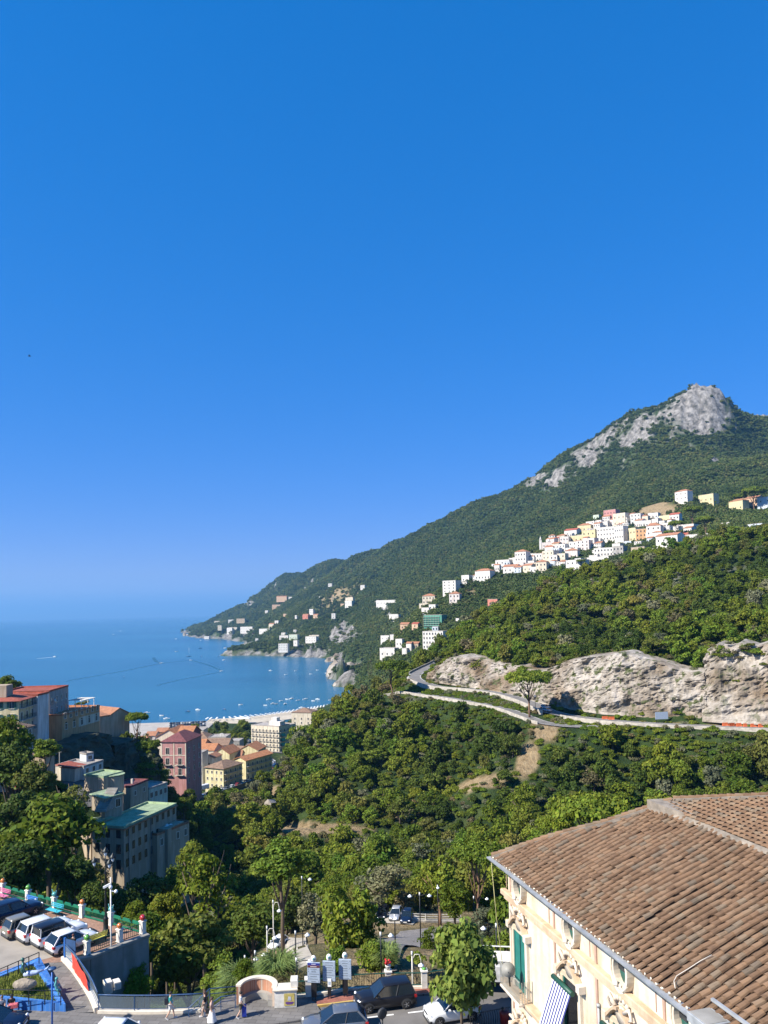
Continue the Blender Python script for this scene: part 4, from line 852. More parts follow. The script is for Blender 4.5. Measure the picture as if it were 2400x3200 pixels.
for i, (px, y, D, w_, hh_, c, rc) in enumerate(((538,2342,470,34,26,'cream','orange'),(562,2330,500,30,24,'peach','terra'),(584,2318,540,28,22,'cream','brown'),(500,2350,440,32,30,'pinkp','terra'),(524,2324,505,30,22,'paley','terra'),(466,2356,430,30,28,'cream','orange'),(655,2356,455,28,22,'peach','terra'),(716,2356,458,30,22,'cream','brown'),(600,2300,580,26,18,'white','terra'))):
    bh('%s house %s the town' % (CNT[c] + ' ' + {'orange': 'orange roofed', 'terra': 'terracotta roofed', 'brown': 'brown roofed'}[rc], ['left of the church in', 'behind the dusky pink tower in', 'nearest the seafront grove in', 'under the pinnacle in', 'beside the parking lot of', 'at the left end of', 'before the church in', 'beside the modern house in', 'at the seaward edge of'][i]), px, D, px + w_, D - 4, y + 14, y + 14 - hh_, 10, c, 'gablex' if i % 2 else 'hip', rc, [('f', 3, 1, .9, 1.3, 1.6, 3, 'far')], cat='building', name='town_house', rise=2.4)
bp = thing('stone_bridge', 'small arched stone bridge over the riverbed', 'bridge', PZ(800, 2368, 11), -.2)
pr = [(0, 0), (0, 3.4), (11, 3.4), (11, 0), (9.6, 0)] + [(5.5 + 4.1 * math.cos(a), 2.4 * math.sin(a)) for a in [math.pi * i / 10 for i in range(11)]] + [(1.4, 0)]
mb = MB(); mb.prism(pr, 0, 4, 0, Matrix.Rotation(R(90), 4, 'X')); mb.build('arch_span', M_STONEW, bp)
MB().box(-.4, 11.4, -4.4, -4.05, 3.4, 4.2).build('parapet', M_STONEW, bp); MB().box(-.4, 11.4, .05, .4, 3.4, 4.2).build('parapet', M_STONEW, bp)
# ---- hillside village and coast houses: crop coordinates measured on the photograph
def vil(ox, oy, sc, rows, Df, zone):
    for r_ in rows:
        x0, x1, y0, y1, wc = r_[:5]; rf = r_[5] if len(r_) > 5 else 'f'; cols, rws = (r_[6], r_[7]) if len(r_) > 7 else (0, 0); lab = r_[8] if len(r_) > 8 else None
        pa, pb, yt, yb = ox + sc * x0, ox + sc * x1, oy + sc * y0, oy + sc * y1
        D = Df((pa + pb) / 2, yb); VIL.append((pa, pb, yt, yb, D, wc, rf, cols, rws, lab, zone))
VIL = []
DV = lambda px, y: hit(px, y, 640)[1] * .99
vil(1500, 1540, .2773, [
 (1395,1530,205,310,'pink','f',4,2,'pink square house standing highest above the white village'),(1500,1640,245,375,'cream','f',3,2),(1275,1340,255,305,'pgreen'),(1195,1290,330,390,'white'),(1100,1250,372,440,'yellow','ht',3,1,'yellow house with a terracotta hip roof at the village ridge'),
 (950,1090,430,490,'white','gr',2,1,'white house with a bright red roof right of the church'),(1320,1520,400,545,'white','f',6,3,'tall white house with three rows of windows in the village centre'),(1520,1620,390,600,'white','f',4,3),(1150,1300,430,550,'paley','f',3,2),(1010,1160,490,560,'yellow','f',3,1),
 (900,1000,500,600,'pinkp','f',3,2),(820,890,515,560,'pinkp','gr'),(1000,1090,560,640,'white','f',2,2),(1090,1230,545,650,'pinkp','f',3,3),(1200,1290,520,620,'white','f',2,2),(820,960,590,670,'white','f',4,2),
 (395,520,668,830,'white','ht',4,3,'tall white four storey house at the lower left of the village'),(370,400,730,830,'white'),(175,330,762,865,'white','f',3,2),(260,420,835,900,'white','gt',3,1),(600,700,690,780,'white','f',3,2),(705,830,662,800,'cream','f',3,3),
 (790,870,705,810,'white','f',2,2,'white house with two tall green windows'),(870,960,690,790,'cream','f',2,2),(960,1100,655,750,'pinkp','ht',3,1),(630,750,782,890,'cream','ht',3,2),(485,580,822,890,'cream','gt',2,1),(560,640,840,900,'white'),(1285,1500,630,720,'white','f',6,2,'long white terrace house below the village centre'),
 (1500,1615,610,710,'grey','f',3,2),(970,1170,765,880,'white','f',4,2,'white hotel with a balustraded terrace beside a small pine'),(1180,1490,735,765,'white'),(0,105,880,960,'white','ht',2,2),(1370,1440,330,400,'white','f',2,1),(1280,1330,400,470,'cream','f',1,2),(1230,1290,440,520,'white','f',2,2),(540,610,770,830,'white','f',2,1)], DV, 'in the hillside village')
vil(1900, 1520, .3014, [
 (235,340,292,395,'white','f',3,3),(340,415,312,380,'cream','ht',2,1),(330,450,362,425,'white','f',4,1),(415,520,282,340,'white','f',3,1),(530,640,312,385,'yellow','f',3,1),(640,740,302,400,'white','gr',3,2,'white house with a red roof among the village pines'),(455,520,342,410,'pinkp','f',2,1),(400,550,418,560,'white','ht',3,3,'white three storey house with a brown hip roof at the village right'),
 (160,290,448,580,'yellow','f',4,2,'bright yellow house in the village centre'),(290,400,452,570,'orange','f',3,3,'orange house with wide loggias next to the bright yellow house'),(460,560,482,560,'white','ht',2,1),(550,640,392,520,'white','f',3,3),(500,725,528,670,'white','gt',4,2,'white gabled house at the edge of the oak wood'),(725,820,508,555,'peach','gr',1,1),(820,1090,508,570,'white','f',6,1,'long low white house behind the oak wood'),
 (695,825,66,150,'white','ht',3,2,'white house alone on the terraces above the village'),(940,1095,102,175,'yellow','f',3,1,'yellow house on the upper terraces'),(1255,1400,170,265,'paley','ht',3,1,'pale yellow villa beside the tallest pine'),(1420,1560,138,215,'peach','gt',3,1,'peach house behind the tallest pine'),(1550,1700,130,250,'bluew','f',2,2),(240,380,638,690,'tan','f'),(440,520,652,710,'white'),(780,890,402,455,'white','f',2,1),(1170,1260,385,415,'white'),(1440,1600,400,425,'bluew')], DV, 'at the right of the village')
DC = lambda px, y: hit(px, y, 560)[1] * .99
vil(1080, 1760, .2893, [
 (1050,1190,192,320,'white','f',3,4,'white four storey house with open balconies on the slope'),(1400,1560,86,190,'white','ht',5,1,'white house with tall pilasters below the village'),(830,965,355,440,'cream','ht',4,2,'cream hip roofed house above the green scaffolding'),(795,895,437,480,'cream','f',2,1),(900,970,447,500,'white','f',2,1),(820,900,482,540,'white','f',1,1),(1120,1230,330,425,'pinkp','ht',3,2,'pale pink house with a small upper floor'),
 (1535,1640,392,460,'coral','f',2,1,'coral red house alone among the trees'),(845,1040,562,680,'scaf','f',0,0,'building wrapped in green scaffolding net'),(590,680,660,715,'peach','gt',2,1),(715,780,655,700,'peach','gr',1,1),(835,1055,737,925,'white','f',7,4,'large white hotel with four balcony storeys beside the pine wood'),(935,1000,687,730,'bluew'),(655,710,867,960,'white','gt',1,1,'white chapel front below the hotel'),(700,785,867,920,'tan','gt'),
 (370,530,917,1010,'white','f',3,1),(380,470,782,880,'white','f',2,2),(480,520,772,850,'white'),(330,545,402,448,'white','f',6,1,'long unfinished white frame house on the slope'),(470,570,552,600,'white','f',2,1),(1255,1310,207,235,'white'),(1190,1225,597,625,'white'),(160,205,237,275,'white'),(0,80,372,470,'cream','f',2,2),(540,610,820,900,'white','f',2,1),(610,660,920,1000,'white')], DC, 'on the slope above the bay')
vil(620, 1820, .3014, [
 (310,365,388,425,'white','f',2,1),(200,240,447,490,'cream','f',1,2),(395,480,378,415,'tan'),(435,560,462,520,'white','f',5,2,'long white hotel on the far sea cliff'),(295,350,472,530,'white','f',2,2),(320,400,467,490,'cream'),(630,740,482,525,'white','f',3,1),(730,780,432,475,'cream','gt',2,1),(790,830,397,430,'white','f',1,1),(590,620,582,630,'white'),(840,930,552,585,'white','f',3,1),(860,900,522,550,'white'),
 (940,1025,542,590,'pgreen','f',3,1),(985,1015,492,520,'white'),(1110,1220,562,615,'white','f',4,2,'white villa with large windows above the sea cliff'),(1150,1250,547,565,'cream'),(830,925,637,710,'white','f',4,3,'white three storey house standing at the shore of the promontory'),(985,1025,602,645,'white','f',1,1),(765,850,232,275,'peach','f',3,1),(810,915,148,195,'peach','gt',3,1),(935,970,151,166,'white'),(1080,1135,337,370,'coral','gt',2,1,'coral house on the green terraces'),
 (1150,1190,277,325,'white','f',2,2),(1190,1235,337,360,'peach','gt'),(1000,1020,342,365,'white'),(1380,1420,322,375,'white','f',1,2),(1475,1510,222,255,'peach'),(1520,1590,192,260,'white','f',3,2),(1550,1600,152,190,'peach'),(1250,1290,147,165,'white'),(1345,1385,12,35,'white'),(690,720,292,315,'white'),(880,910,327,350,'peach'),(165,270,402,414,'cream'),(60,110,560,575,'white')], lambda px, y: hit(px, y, 950)[1] * .985, 'on the far coast')
seen = [v[:4] for v in VIL]
for v in list(VIL):                               # close neighbours that fill the gaps of the village
    if not (v[0] > 1400 and v[3] < 1850): continue
    for _ in range(5):
        wd_ = random.uniform(13, 27); hh_ = random.uniform(12, 22); ca = (v[0] + v[1]) / 2 + random.uniform(-32, 32); yb_ = v[3] + random.uniform(-10, 14)
        lim = np.interp(ca, [1400, 1540, 1700, 1900, 2050, 2100, 2200], [1850, 1808, 1785, 1745, 1720, 1705, 1690]); top_ = np.interp(ca, [1400, 1540, 1640, 1700, 1830, 1900, 2060, 2110, 2200], [1815, 1760, 1720, 1682, 1640, 1602, 1592, 1620, 1650])
        if yb_ > lim or yb_ - hh_ < top_ or ca > 2190: continue
        if any(abs(ca - (q_[0] + q_[1]) / 2) < 12 and abs(yb_ - q_[3]) < 8 for q_ in seen): continue
        q_ = (ca - wd_ / 2, ca + wd_ / 2, yb_ - hh_, yb_); seen.append(q_); VIL.append((*q_, DV(ca, yb_), random.choice(['white'] * 8 + ['cream', 'pinkp', 'bluew']), random.choice(['f', 'f', 'ht', 'gt']), random.randint(2, 4), random.randint(1, 2), None, 'in the hillside village'))
RN = {'f': ('flat', 'flat', 'flat roofed'), 'ht': ('hip', 'terra', 'terracotta roofed'), 'gt': ('gablex', 'terra', 'terracotta roofed'), 'gr': ('gablex', 'red', 'red roofed')}
CN = {'pinkp': 'pale pink', 'paley': 'pale yellow', 'pgreen': 'pale green', 'bluew': 'bluish white', 'scaf': 'green'}
LM = [((v[0] + v[1]) / 2, (v[2] + v[3]) / 2, v[9]) for v in VIL if v[9]] + [(1704, 1695, 'domed church')]
short = lambda s_: ' '.join(s_.split()[:4]) if 'house' in ' '.join(s_.split()[:4]) else s_.split(' with')[0].split(' at')[0].split(' on')[0].split(' of')[0]
labs = {}
for v in VIL:
    lab = v[9]
    if not lab:
        pa, pb, yt, yb = v[:4]; cx, cy = (pa + pb) / 2, (yt + yb) / 2
        L = min(LM, key=lambda q_: (q_[0] - cx) ** 2 + (q_[1] - cy) ** 2 * 2); dx, dy = cx - L[0], cy - L[1]
        rel = ('left of' if dx < 0 else 'right of') if abs(dx) > abs(dy) else ('above' if dy < 0 else 'below')
        size = 'tall' if (yb - yt) > (pb - pa) * 1.05 else ('wide' if (pb - pa) > 2 * (yb - yt) else 'small' if (pb - pa) < 24 else 'square')
        lab = '%s %s %s house %s the %s' % (size, CN.get(v[5], v[5]), RN[v[6]][2], rel, short(L[2]))
        lab = ' '.join(lab.split()[:16])
        labs.setdefault(lab, []).append(v)
    else: labs.setdefault(lab, []).append(v)
ORD = ['nearest', 'second nearest', 'third nearest', 'fourth nearest', 'fifth nearest']
for lab, vs_ in labs.items():
    vs_ = sorted(vs_, key=lambda v: v[0]); nv_ = len(vs_)
    for i_, v in enumerate(vs_):
        pa, pb, yt, yb, D, wc, rf, cols, rws, _, zone = v
        lb = lab if nv_ == 1 else ' '.join(((['leftmost', 'second from left', 'third from left', 'fourth from left', 'fifth from left', 'sixth from left', 'seventh from left', 'eighth from left'][min(i_, 7)] if i_ < nv_ - 1 else 'rightmost') + ' ' + lab).split()[:16])
        yaw = random.uniform(.25, .75); wid = (pb - pa) / F * D; A = P(pa, yb, D * (1 + yaw * .5 * wid / D)); B = P(pb, yb, D * (1 - yaw * .5 * wid / D)); B.z = A.z
        h = (yb - yt) / F * D; rt, rc, _ = RN[rf]; wins = []
        if not cols and wid > 6 and h > 4 and wc != 'scaf': cols, rws = max(2, int(wid / 4)), max(1, int(h / 3.6))
        if cols: fh = h / max(rws, 1); wins = [('f', cols, rws, min(1.3, wid / cols * .42), min(2.0, fh * .5), fh * .22, fh, 'far'), ('l', 2, rws, 1.0, min(1.8, fh * .5), fh * .22, fh, 'far')]
        t = house(lb, A, B, h, max(7, min(wid * .9, 12)), wc, rt, rc, wins, group='houses ' + zone, base=4 if 'far' in zone else 14, far=True, name='scaffolded_building' if wc == 'scaf' else 'hillside_house')
        if wc == 'scaf':
            mb = MB()
            for k in range(5): mb.box(-.6, wid + .6, -1.3, -.05, h * k / 5, h * k / 5 + .15)
            for k in range(7): mb.box(wid * k / 6 - .06, wid * k / 6 + .06, -1.35, -1.25, 0, h)
            mb.build('scaffolding', M_STONEW, t)
# village church
cD = DV(1700, 1715); cA = P(1694, 1718, cD); t = thing('village_church', 'domed village church with a slender bell tower', 'church', cA, -.35); u = cD / F
mb = MB(); mb.box(0, 36 * u, 0, 9, -10, 22 * u); mb.build('nave', wm('pinkp'), t)
mb = MB(); mb.lathe([(13 * u * .5, 0)] + [(6.5 * u * math.cos(a), 2 + 6.5 * u * math.sin(a)) for a in [math.pi / 2 * i / 7 for i in range(8)]], 14, (18 * u, 5, 22 * u)); mb.build('dome', wm('white'), t)
mb = MB(); mb.box(-8 * u, -1 * u, 0, 3, -10, 30 * u); mb.lathe([(3.2 * u, 0), (3.2 * u, 3 * u), (2 * u, 6 * u), (.3 * u, 12 * u)], 8, (-4.5 * u, 1.5, 30 * u)); mb.build('bell_tower', wm('white'), t)
for k in range(3): obj('window', window_mesh(1.0, 2.0, 'far'), t, (6 * u + k * 10 * u, 0, 9 * u))
# ------------------------------------------------------------------ piazza, ramp, street
ZS, ZP = 78.0, 78.7
def S2(px, py): v = PZ(px, py, ZS); return (v.x, v.y)
def Q2(px, py): v = PZ(px, py, ZP); return (v.x, v.y)
def paver(name, col, sx, sy, gap=.06, rot=0.0, gcol=(.06, .055, .05)):
    m, n, l, b = nodes_of(name); co = n.new('ShaderNodeTexCoord').outputs['Object']; mp = n.new('ShaderNodeMapping'); mp.inputs['Rotation'].default_value = (0, 0, rot); l.new(co, mp.inputs[0])
    br = n.new('ShaderNodeTexBrick'); l.new(mp.outputs[0], br.inputs[0]); br.inputs['Scale'].default_value = 1.0; br.inputs['Brick Width'].default_value = sx; br.inputs['Row Height'].default_value = sy; br.inputs['Mortar Size'].default_value = gap * .25
    br.inputs['Color1'].default_value = (*tuple(c * .82 for c in col), 1); br.inputs['Color2'].default_value = (*tuple(c * 1.15 for c in col), 1); br.inputs['Mortar'].default_value = (*gcol, 1)
    ns = ramp(n, l, noise(n, l, .7, 5, co), [(.3, (.72, .70, .68)), (.7, (1.1, 1.1, 1.1))]); c = mixc(n, l, .8, br.outputs[0], ns, 'MULTIPLY'); l.new(c, b.inputs['Base Color']); b.inputs['Roughness'].default_value = .88
    bump(n, l, b, br.outputs['Fac'], -.4, .01); return m
M_BRICKP = paver('brick_paving', (.30, .17, .115), .24, .12, .02, .5, (.2, .14, .1)); M_GREYP = paver('grey_pavers', (.165, .155, .145), .8, .42, .06, .15, (.075, .07, .065)); M_REDP = paver('red_pavers', (.33, .115, .075), .24, .12, .03, .1)
M_PARK = mat('parking_asphalt', (.30, .265, .22), .95, var=.28, scale=.35, bmp=.15); M_ROAD = mat('street_asphalt', (.15, .14, .13), .92, var=.28, scale=.45, bmp=.15)
def slab(name, label, poly, z0, z1, mt, **k):
    a = sum(poly[i][0] * poly[(i + 1) % len(poly)][1] - poly[(i + 1) % len(poly)][0] * poly[i][1] for i in range(len(poly)))
    if a < 0: poly = poly[::-1]
    return tag(MB().prism(poly, z0, z1).build(name, mt), label, None, None, 'structure')
rail_px = [(9,2796),(88,2818),(170,2841),(257,2866),(347,2890),(446,2919)]; rail2_px = [(446,2919),(374,2945),(272,2984)]
RL = [Vector((*Q2(*p), ZP)) for p in rail_px]; RL2 = [Vector((*Q2(*p), ZP)) for p in rail2_px]
d0 = (RL[0] - RL[1]).normalized(); far_l = RL[0] + d0 * 22
lowl = Vector((*Q2(-420, 3120), ZP)); rt = Vector((*Q2(205, 3004), ZP)); apx = Vector((*Q2(125, 3012), ZP))
inn = (RL2[2] - RL2[0]).normalized(); off_o = (RL[5] - RL[4]).normalized() * .35
wall_end = Vector((*Q2(236, 2996), ZP)); out1 = Vector((.45, .45, 0))
poly = [(far_l.x, far_l.y + .6)] + [(p.x + .15, p.y + .5) for p in RL] + [(RL[5].x + .4, RL[5].y - .1), (RL2[1].x + .25, RL2[1].y - .35), (RL2[2].x + .3, RL2[2].y - .3), (wall_end.x, wall_end.y - .3), (rt.x, rt.y), (apx.x, apx.y), (lowl.x, lowl.y), (far_l.x - 6, far_l.y - 20)]
slab('pavement', 'brick paved border of the piazza', poly, ZP - 9, ZP - .004, M_BRICKP)
pk = [Q2(*p) for p in ((-420,2880),(60,2882),(140,2906),(262,2958),(190,2984),(100,3008),(0,3032),(-420,3080))]
slab('pavement', 'dusty asphalt parking area of the piazza', pk, ZP - .05, ZP + .006, M_PARK)
# retaining wall faces of the piazza corner
M_RETW = stucco('stained_concrete', (.30, .29, .27), .4, .5)
rw = thing('retaining_wall', 'stained concrete retaining wall under the piazza corner', 'wall', (0, 0, 0))
wp = [Vector((wall_end.x, wall_end.y - .35, 0)), Vector((RL2[2].x + .35, RL2[2].y - .36, 0)), Vector((RL2[1].x + .3, RL2[1].y - .42, 0)), Vector((RL[5].x + .48, RL[5].y - .15, 0))]
for i in range(3):
    a, c = wp[i], wp[i + 1]; q_ = math.atan2(c.y - a.y, c.x - a.x); Lw = (c - a).length
    MB().box(0, Lw, -.12, .25, ZP - 10, ZP - .15).build('wall_panel', M_RETW, rw, a, (0, 0, q_))
    MB().bbox(-.05, Lw + .05, -.22, .3, ZP - .148, ZP + .10, .03).build('coping', M_CONC, rw, a, (0, 0, q_))
for px, py, w_, h_ in ((338, 3085, .55, .85), (366, 3078, .5, .55)):
    c = P(px, py, 61.0); t = thing('wall_box', ['grey utility cabinet low on the concrete wall', 'white air conditioner box on the concrete wall'][px > 350], 'utility box', c, .55)
    MB().bbox(-w_ / 2, w_ / 2, -.2, .5, -h_ / 2, h_ / 2, .03).build('casing', M_FRAME, t); MB().box(-w_ * .36, w_ * .36, -.215, -.2, -h_ * .36, h_ * .36).build('front_panel', M_SLAT, t)
# ---- green balustrade with ceramic topped pillars
M_RGREEN = mat('green_railing', (.010, .16, .085), .5, var=.2, scale=4); M_PIL = mat('white_pillar', (.68, .64, .56), .8, var=.2, scale=3, bmp=.2); M_RDARK = mat('dark_green_railing', (.02, .06, .04), .5, var=.2, scale=4)
CER = {'orange': (.55, .16, .03), 'green': (.12, .34, .05), 'teal': (.10, .34, .32), 'red': (.42, .03, .03)}
def finial(kind, t):
    m_ = mat('ceramic_' + kind, CER[kind], .2, var=.3, scale=8, coat=.5); o = MB().lathe([(.10, 0), (.17, .05), (.23, .16), (.22, .28), (.13, .38), (.05, .42)], 12, (0, 0, 1.13)).build('ceramic_finial', m_, t)
    dk = mat('ceramic_accent', (.05, .13, .06), .3, var=.3, scale=8, coat=.4)
    if kind == 'red': MB().ball((0, 0, 1.34), .25, 8).build('globe', m_, t)
    else: MB().tube([(0, 0, 1.5), (.08, .02, 1.6), (.18, .03, 1.62)], [.05, .045, .02], 6).build('stalk', dk, t)
    if kind == 'teal':
        for s_ in (-1, 1): MB().tube([(s_ * .12, 0, 1.4), (s_ * .28, 0, 1.55), (s_ * .3, 0, 1.72)], [.06, .045, .03], 6).build('raised_arm', m_, t)
def pillar(p, kind, label):
    t = thing('balustrade_pillar', label, 'pillar', p, math.atan2(RL[5].y - RL[0].y, RL[5].x - RL[0].x)); MB().bbox(-.19, .19, -.19, .19, 0, 1.0, .02).build('shaft', M_PIL, t); MB().bbox(-.24, .24, -.24, .24, 1.0, 1.12, .02).build('cap', M_PIL, t); MB().bbox(-.23, .23, -.23, .23, -.03, .12, .02).build('base', M_PIL, t); finial(kind, t)
pillar(RL[0], 'orange', 'white pillar with an orange ceramic top at the left edge'); pillar(RL[1], 'green', 'white pillar with a green ceramic top, second from the left'); pillar(RL[2], 'teal', 'white pillar with a teal ceramic fish top'); pillar(RL[3], 'orange', 'white pillar with an orange ceramic top in the middle of the railing')
pillar(RL[4], 'teal', 'white pillar with a teal figure behind the street lantern'); pillar(RL[5], 'red', 'corner pillar with a red ceramic globe'); pillar(RL2[1], 'orange', 'pillar with an orange bird above the concrete wall'); pillar(RL2[2], 'green', 'pillar with a green ceramic top beside the yellow bench')
def railing(a, b_, label, mt, solid, h_=.92):
    L = (b_ - a).length; t = thing('railing_panel', label, 'railing', a, math.atan2((b_ - a).y, (b_ - a).x)); x0, x1 = .24, L - .24
    k = 3 if solid else 1; w_ = (x1 - x0) / k
    for i in range(k):
        xa = x0 + w_ * i
        if solid: MB().prism([(xa + .06, 0), (xa + w_ - .06, 0), (xa + w_ - .2, .20), (xa + .2, .20)], -.035, .035, 0, Matrix.Translation((0, 0, h_ - .2)) @ Matrix.Rotation(R(90), 4, 'X')).build('crest_board', mt, t)
        else: MB().box(xa, xa + w_, -.03, .03, h_ - .05, h_).build('top_rail', mt, t)
    MB().box(x0, x1, -.03, .03, .08, .13 if not solid else .2).build('bottom_rail', mt, t)
    if solid: MB().box(x0, x1, -.025, .025, h_ - .26, h_ - .2).build('mid_rail', mt, t)
    n_ = int((x1 - x0) / (.13 if solid else .17)); me_ = MB().box(-.012, .012, -.012, .012, .13, h_ - (.26 if solid else .05)).mesh('baluster', mt)
    for i in range(1, n_): obj('baluster', me_, t, (x0 + (x1 - x0) * i / n_, 0, 0))
SEG = ['first', 'second', 'third', 'fourth', 'fifth']
railing(far_l * .0 + RL[0] + d0 * 4.4, RL[0], 'green railing panel cut by the left edge', M_RGREEN, True)
for i in range(5): railing(RL[i], RL[i + 1], '%s green railing panel from the left along the piazza' % SEG[i], M_RGREEN, True)
railing(RL2[1], RL2[0], 'dark railing panel right of the orange bird pillar', M_RDARK, False); railing(RL2[2], RL2[1], 'dark railing panel behind the yellow bench', M_RDARK, False); railing(wall_end + Vector((.1, .1, 0)), RL2[2], 'short dark railing panel beside the blue gate', M_RDARK, False)
# benches
def bench(px, py, rz, col, label):
    v = PZ(px, py, ZP); t = thing('bench', label, 'bench', v, rz); m_ = mat('bench_%s' % col[0], col[1], .5, var=.15, scale=4)
    for i in range(4): MB().bbox(-.85, .85, -.24 + i * .13, -.13 + i * .13, .42, .46, .008).build('seat_slat', m_, t)
    for i in range(3): MB().bbox(-.85, .85, .33 + i * .03, .355 + i * .03, .56 + i * .13, .66 + i * .13, .006).build('back_slat', m_, t)
    for x in (-.72, .72):
        MB().tube([(x, -.25, 0), (x, -.22, .42), (x, .28, .42), (x, .42, .95)], .025, 6).build('frame', M_DARKM, t); MB().tube([(x, .28, .42), (x, .34, 0)], .025, 6).build('leg', M_DARKM, t); MB().tube([(x, -.22, .42), (x, -.24, .64), (x, .30, .66)], .02, 6).build('armrest', M_DARKM, t)
ra = math.atan2(RL[1].y - RL[2].y, RL[1].x - RL[2].x)
bench(88, 2836, ra + math.pi, ('blue', (.03, .17, .50)), 'bright blue bench on the brick paving'); bench(168, 2860, ra + math.pi, ('turq', (.03, .36, .45)), 'turquoise bench in front of the teal fish pillar'); bench(4, 2812, ra + math.pi, ('pink', (.50, .14, .26)), 'pink bench at the left edge'); bench(298, 2948, math.atan2(RL2[1].y - RL2[2].y, RL2[1].x - RL2[2].x) + math.pi, ('yellow', (.62, .58, .10)), 'yellow bench beside the lantern foot')
# street lantern with four arms
v = PZ(331, 2926, ZP); t = thing('street_lantern', 'black four armed cast iron street lantern on the piazza', 'street lamp', v); K_ = 1.0
M_IRON = mat('cast_iron', (.028, .032, .030), .45, metal=.5, var=.3, scale=6)
MB().lathe([(.34, 0), (.34, .25), (.28, .32), (.27, .5), (.20, .56), (.20, 1.35), (.24, 1.42), (.15, 1.55), (.10, 1.7), (.08, 3.9), (.10, 3.95), (.08, 4.0), (.065, 5.0), (.15, 5.12), (.05, 5.3), (.05, 5.9), (.11, 5.95), (.05, 6.05), (.04, 6.6)], 12).build('post', M_IRON, t)
def lantern_head(t, c, s_=1.0):
    o = MB().lathe([(.05, -.25), (.10, -.15), (.16, .08), (.16, .1)], 10, c).build('lamp_bowl', M_LAMP, t); MB().lathe([(.27, .0), (.26, .06), (.16, .22), (.06, .30), (.03, .42)], 12, Vector(c) + Vector((0, 0, .1))).build('lamp_hood', M_IRON, t)
for i in range(3):
    a = R(100 + 120 * i + 90); dx, dy = math.cos(a), math.sin(a); MB().tube([(0, 0, 5.75), (dx * .25, dy * .25, 5.45), (dx * .6, dy * .6, 5.4), (dx * .85, dy * .85, 5.6), (dx * .88, dy * .88, 5.75)], .035, 6).build('arm', M_IRON, t); lantern_head(t, (dx * .88, dy * .88, 6.0))
lantern_head(t, (0, 0, 6.75))
v = PZ(347, 2962, ZP); t = thing('camera_pole', 'thin pale pole with white surveillance cameras', 'pole', v); MB().tube([(0, 0, -3), (0, 0, 5.5)], .06, 8).build('pole', M_PIL, t)
MB().bar((0, 0, 5.0), (-.55, -.1, 4.75), .16).build('camera', M_WHITE, t); MB().ball((.0, -.02, 4.75), .16, 6).build('dome_camera', M_WHITE, t); MB().bar((0, 0, 4.45), (.35, 0, 4.4), .06).build('bracket', M_WHITE, t); MB().ball((.42, 0, 4.4), .15, 6).build('dome_camera', M_WHITE, t)
# ---- ramp, its white kerb wall and blue glass railing
kb = [Vector((*Q2(199, 2999), ZP)), Vector((*PZ(231, 3033, 78.55).xy, 78.55)), Vector((*PZ(270, 3090, 78.3).xy, 78.3)), Vector((*PZ(290, 3125, 78.15).xy, 78.15)), Vector((*PZ(305, 3162, ZS).xy, ZS))]; kd = dense(kb, .8)
ra_, rb_ = PZ(125, 3013, ZP), PZ(205, 3163, ZS)
mb = MB(); n_ = len(kd)
for i, p in enumerate(kd): f_ = i / (n_ - 1); q_ = ra_.lerp(rb_, f_); mb.v += [tuple(Vector((q_.x - .4, q_.y - .2, q_.z - .0))), tuple(p)]
for i in range(n_ - 1): mb.f.append((2 * i, 2 * i + 2, 2 * i + 3, 2 * i + 1)); mb.m.append(0); mb.sm.append(False)
o = mb.build('pavement', M_GREYP); tag(o, 'grey paved ramp up to the piazza', None, None, 'structure')
M_CREAMW = mat('cream_wall', (.66, .58, .46), .85, var=.2, scale=1.5); o = strip('kerb_wall', kd, .42, M_CREAMW, .15 * -1 if False else 0, .30, .9); tag(o, 'curved cream kerb wall beside the ramp', 'wall')
M_BLUER = mat('blue_railing', (.03, .075, .17), .45, var=.2, scale=4); m, n, l, b = nodes_of('railing_glass'); b.inputs['Base Color'].default_value = (.55, .66, .72, 1); b.inputs['Roughness'].default_value = .08; b.inputs['Alpha'].default_value = .17; M_GLP = m
def glass_rail(pts, label, base=.3):
    t = thing('glass_railing', label, 'railing', (0, 0, 0)); up = lambda p, z: Vector((p.x, p.y, p.z + z)); MB().tube([up(p, base + 1.0) for p in pts], .045, 6).build('handrail', M_BLUER, t)
    MB().tube([up(p, base + .12) for p in pts], .02, 5).build('lower_rail', M_BLUER, t)
    for i in range(0, len(pts), 3):
        MB().bar(up(pts[i], base - .05), up(pts[i], base + 1.0), .05).build('post', M_BLUER, t)
        j = min(i + 3, len(pts) - 1)
        if j > i: MB().add([up(pts[i], base + .15), up(pts[j], base + .15), up(pts[j], base + .92), up(pts[i], base + .92)], [(0, 1, 2, 3)]).build('glass_panel', M_GLP, t)
    return t
glass_rail(kd, 'curved blue railing with glass panels along the ramp')
sr = dense([PZ(308, 3164, ZS), PZ(420, 3166, ZS), PZ(530, 3165, ZS), PZ(636, 3160, ZS)], .8); glass_rail(sr, 'straight blue railing with glass panels along the sidewalk', .18)
o = strip('kerb_wall', sr, .34, M_CREAMW, 0, .18, .8); tag(o, 'low cream kerb under the sidewalk railing', 'wall')
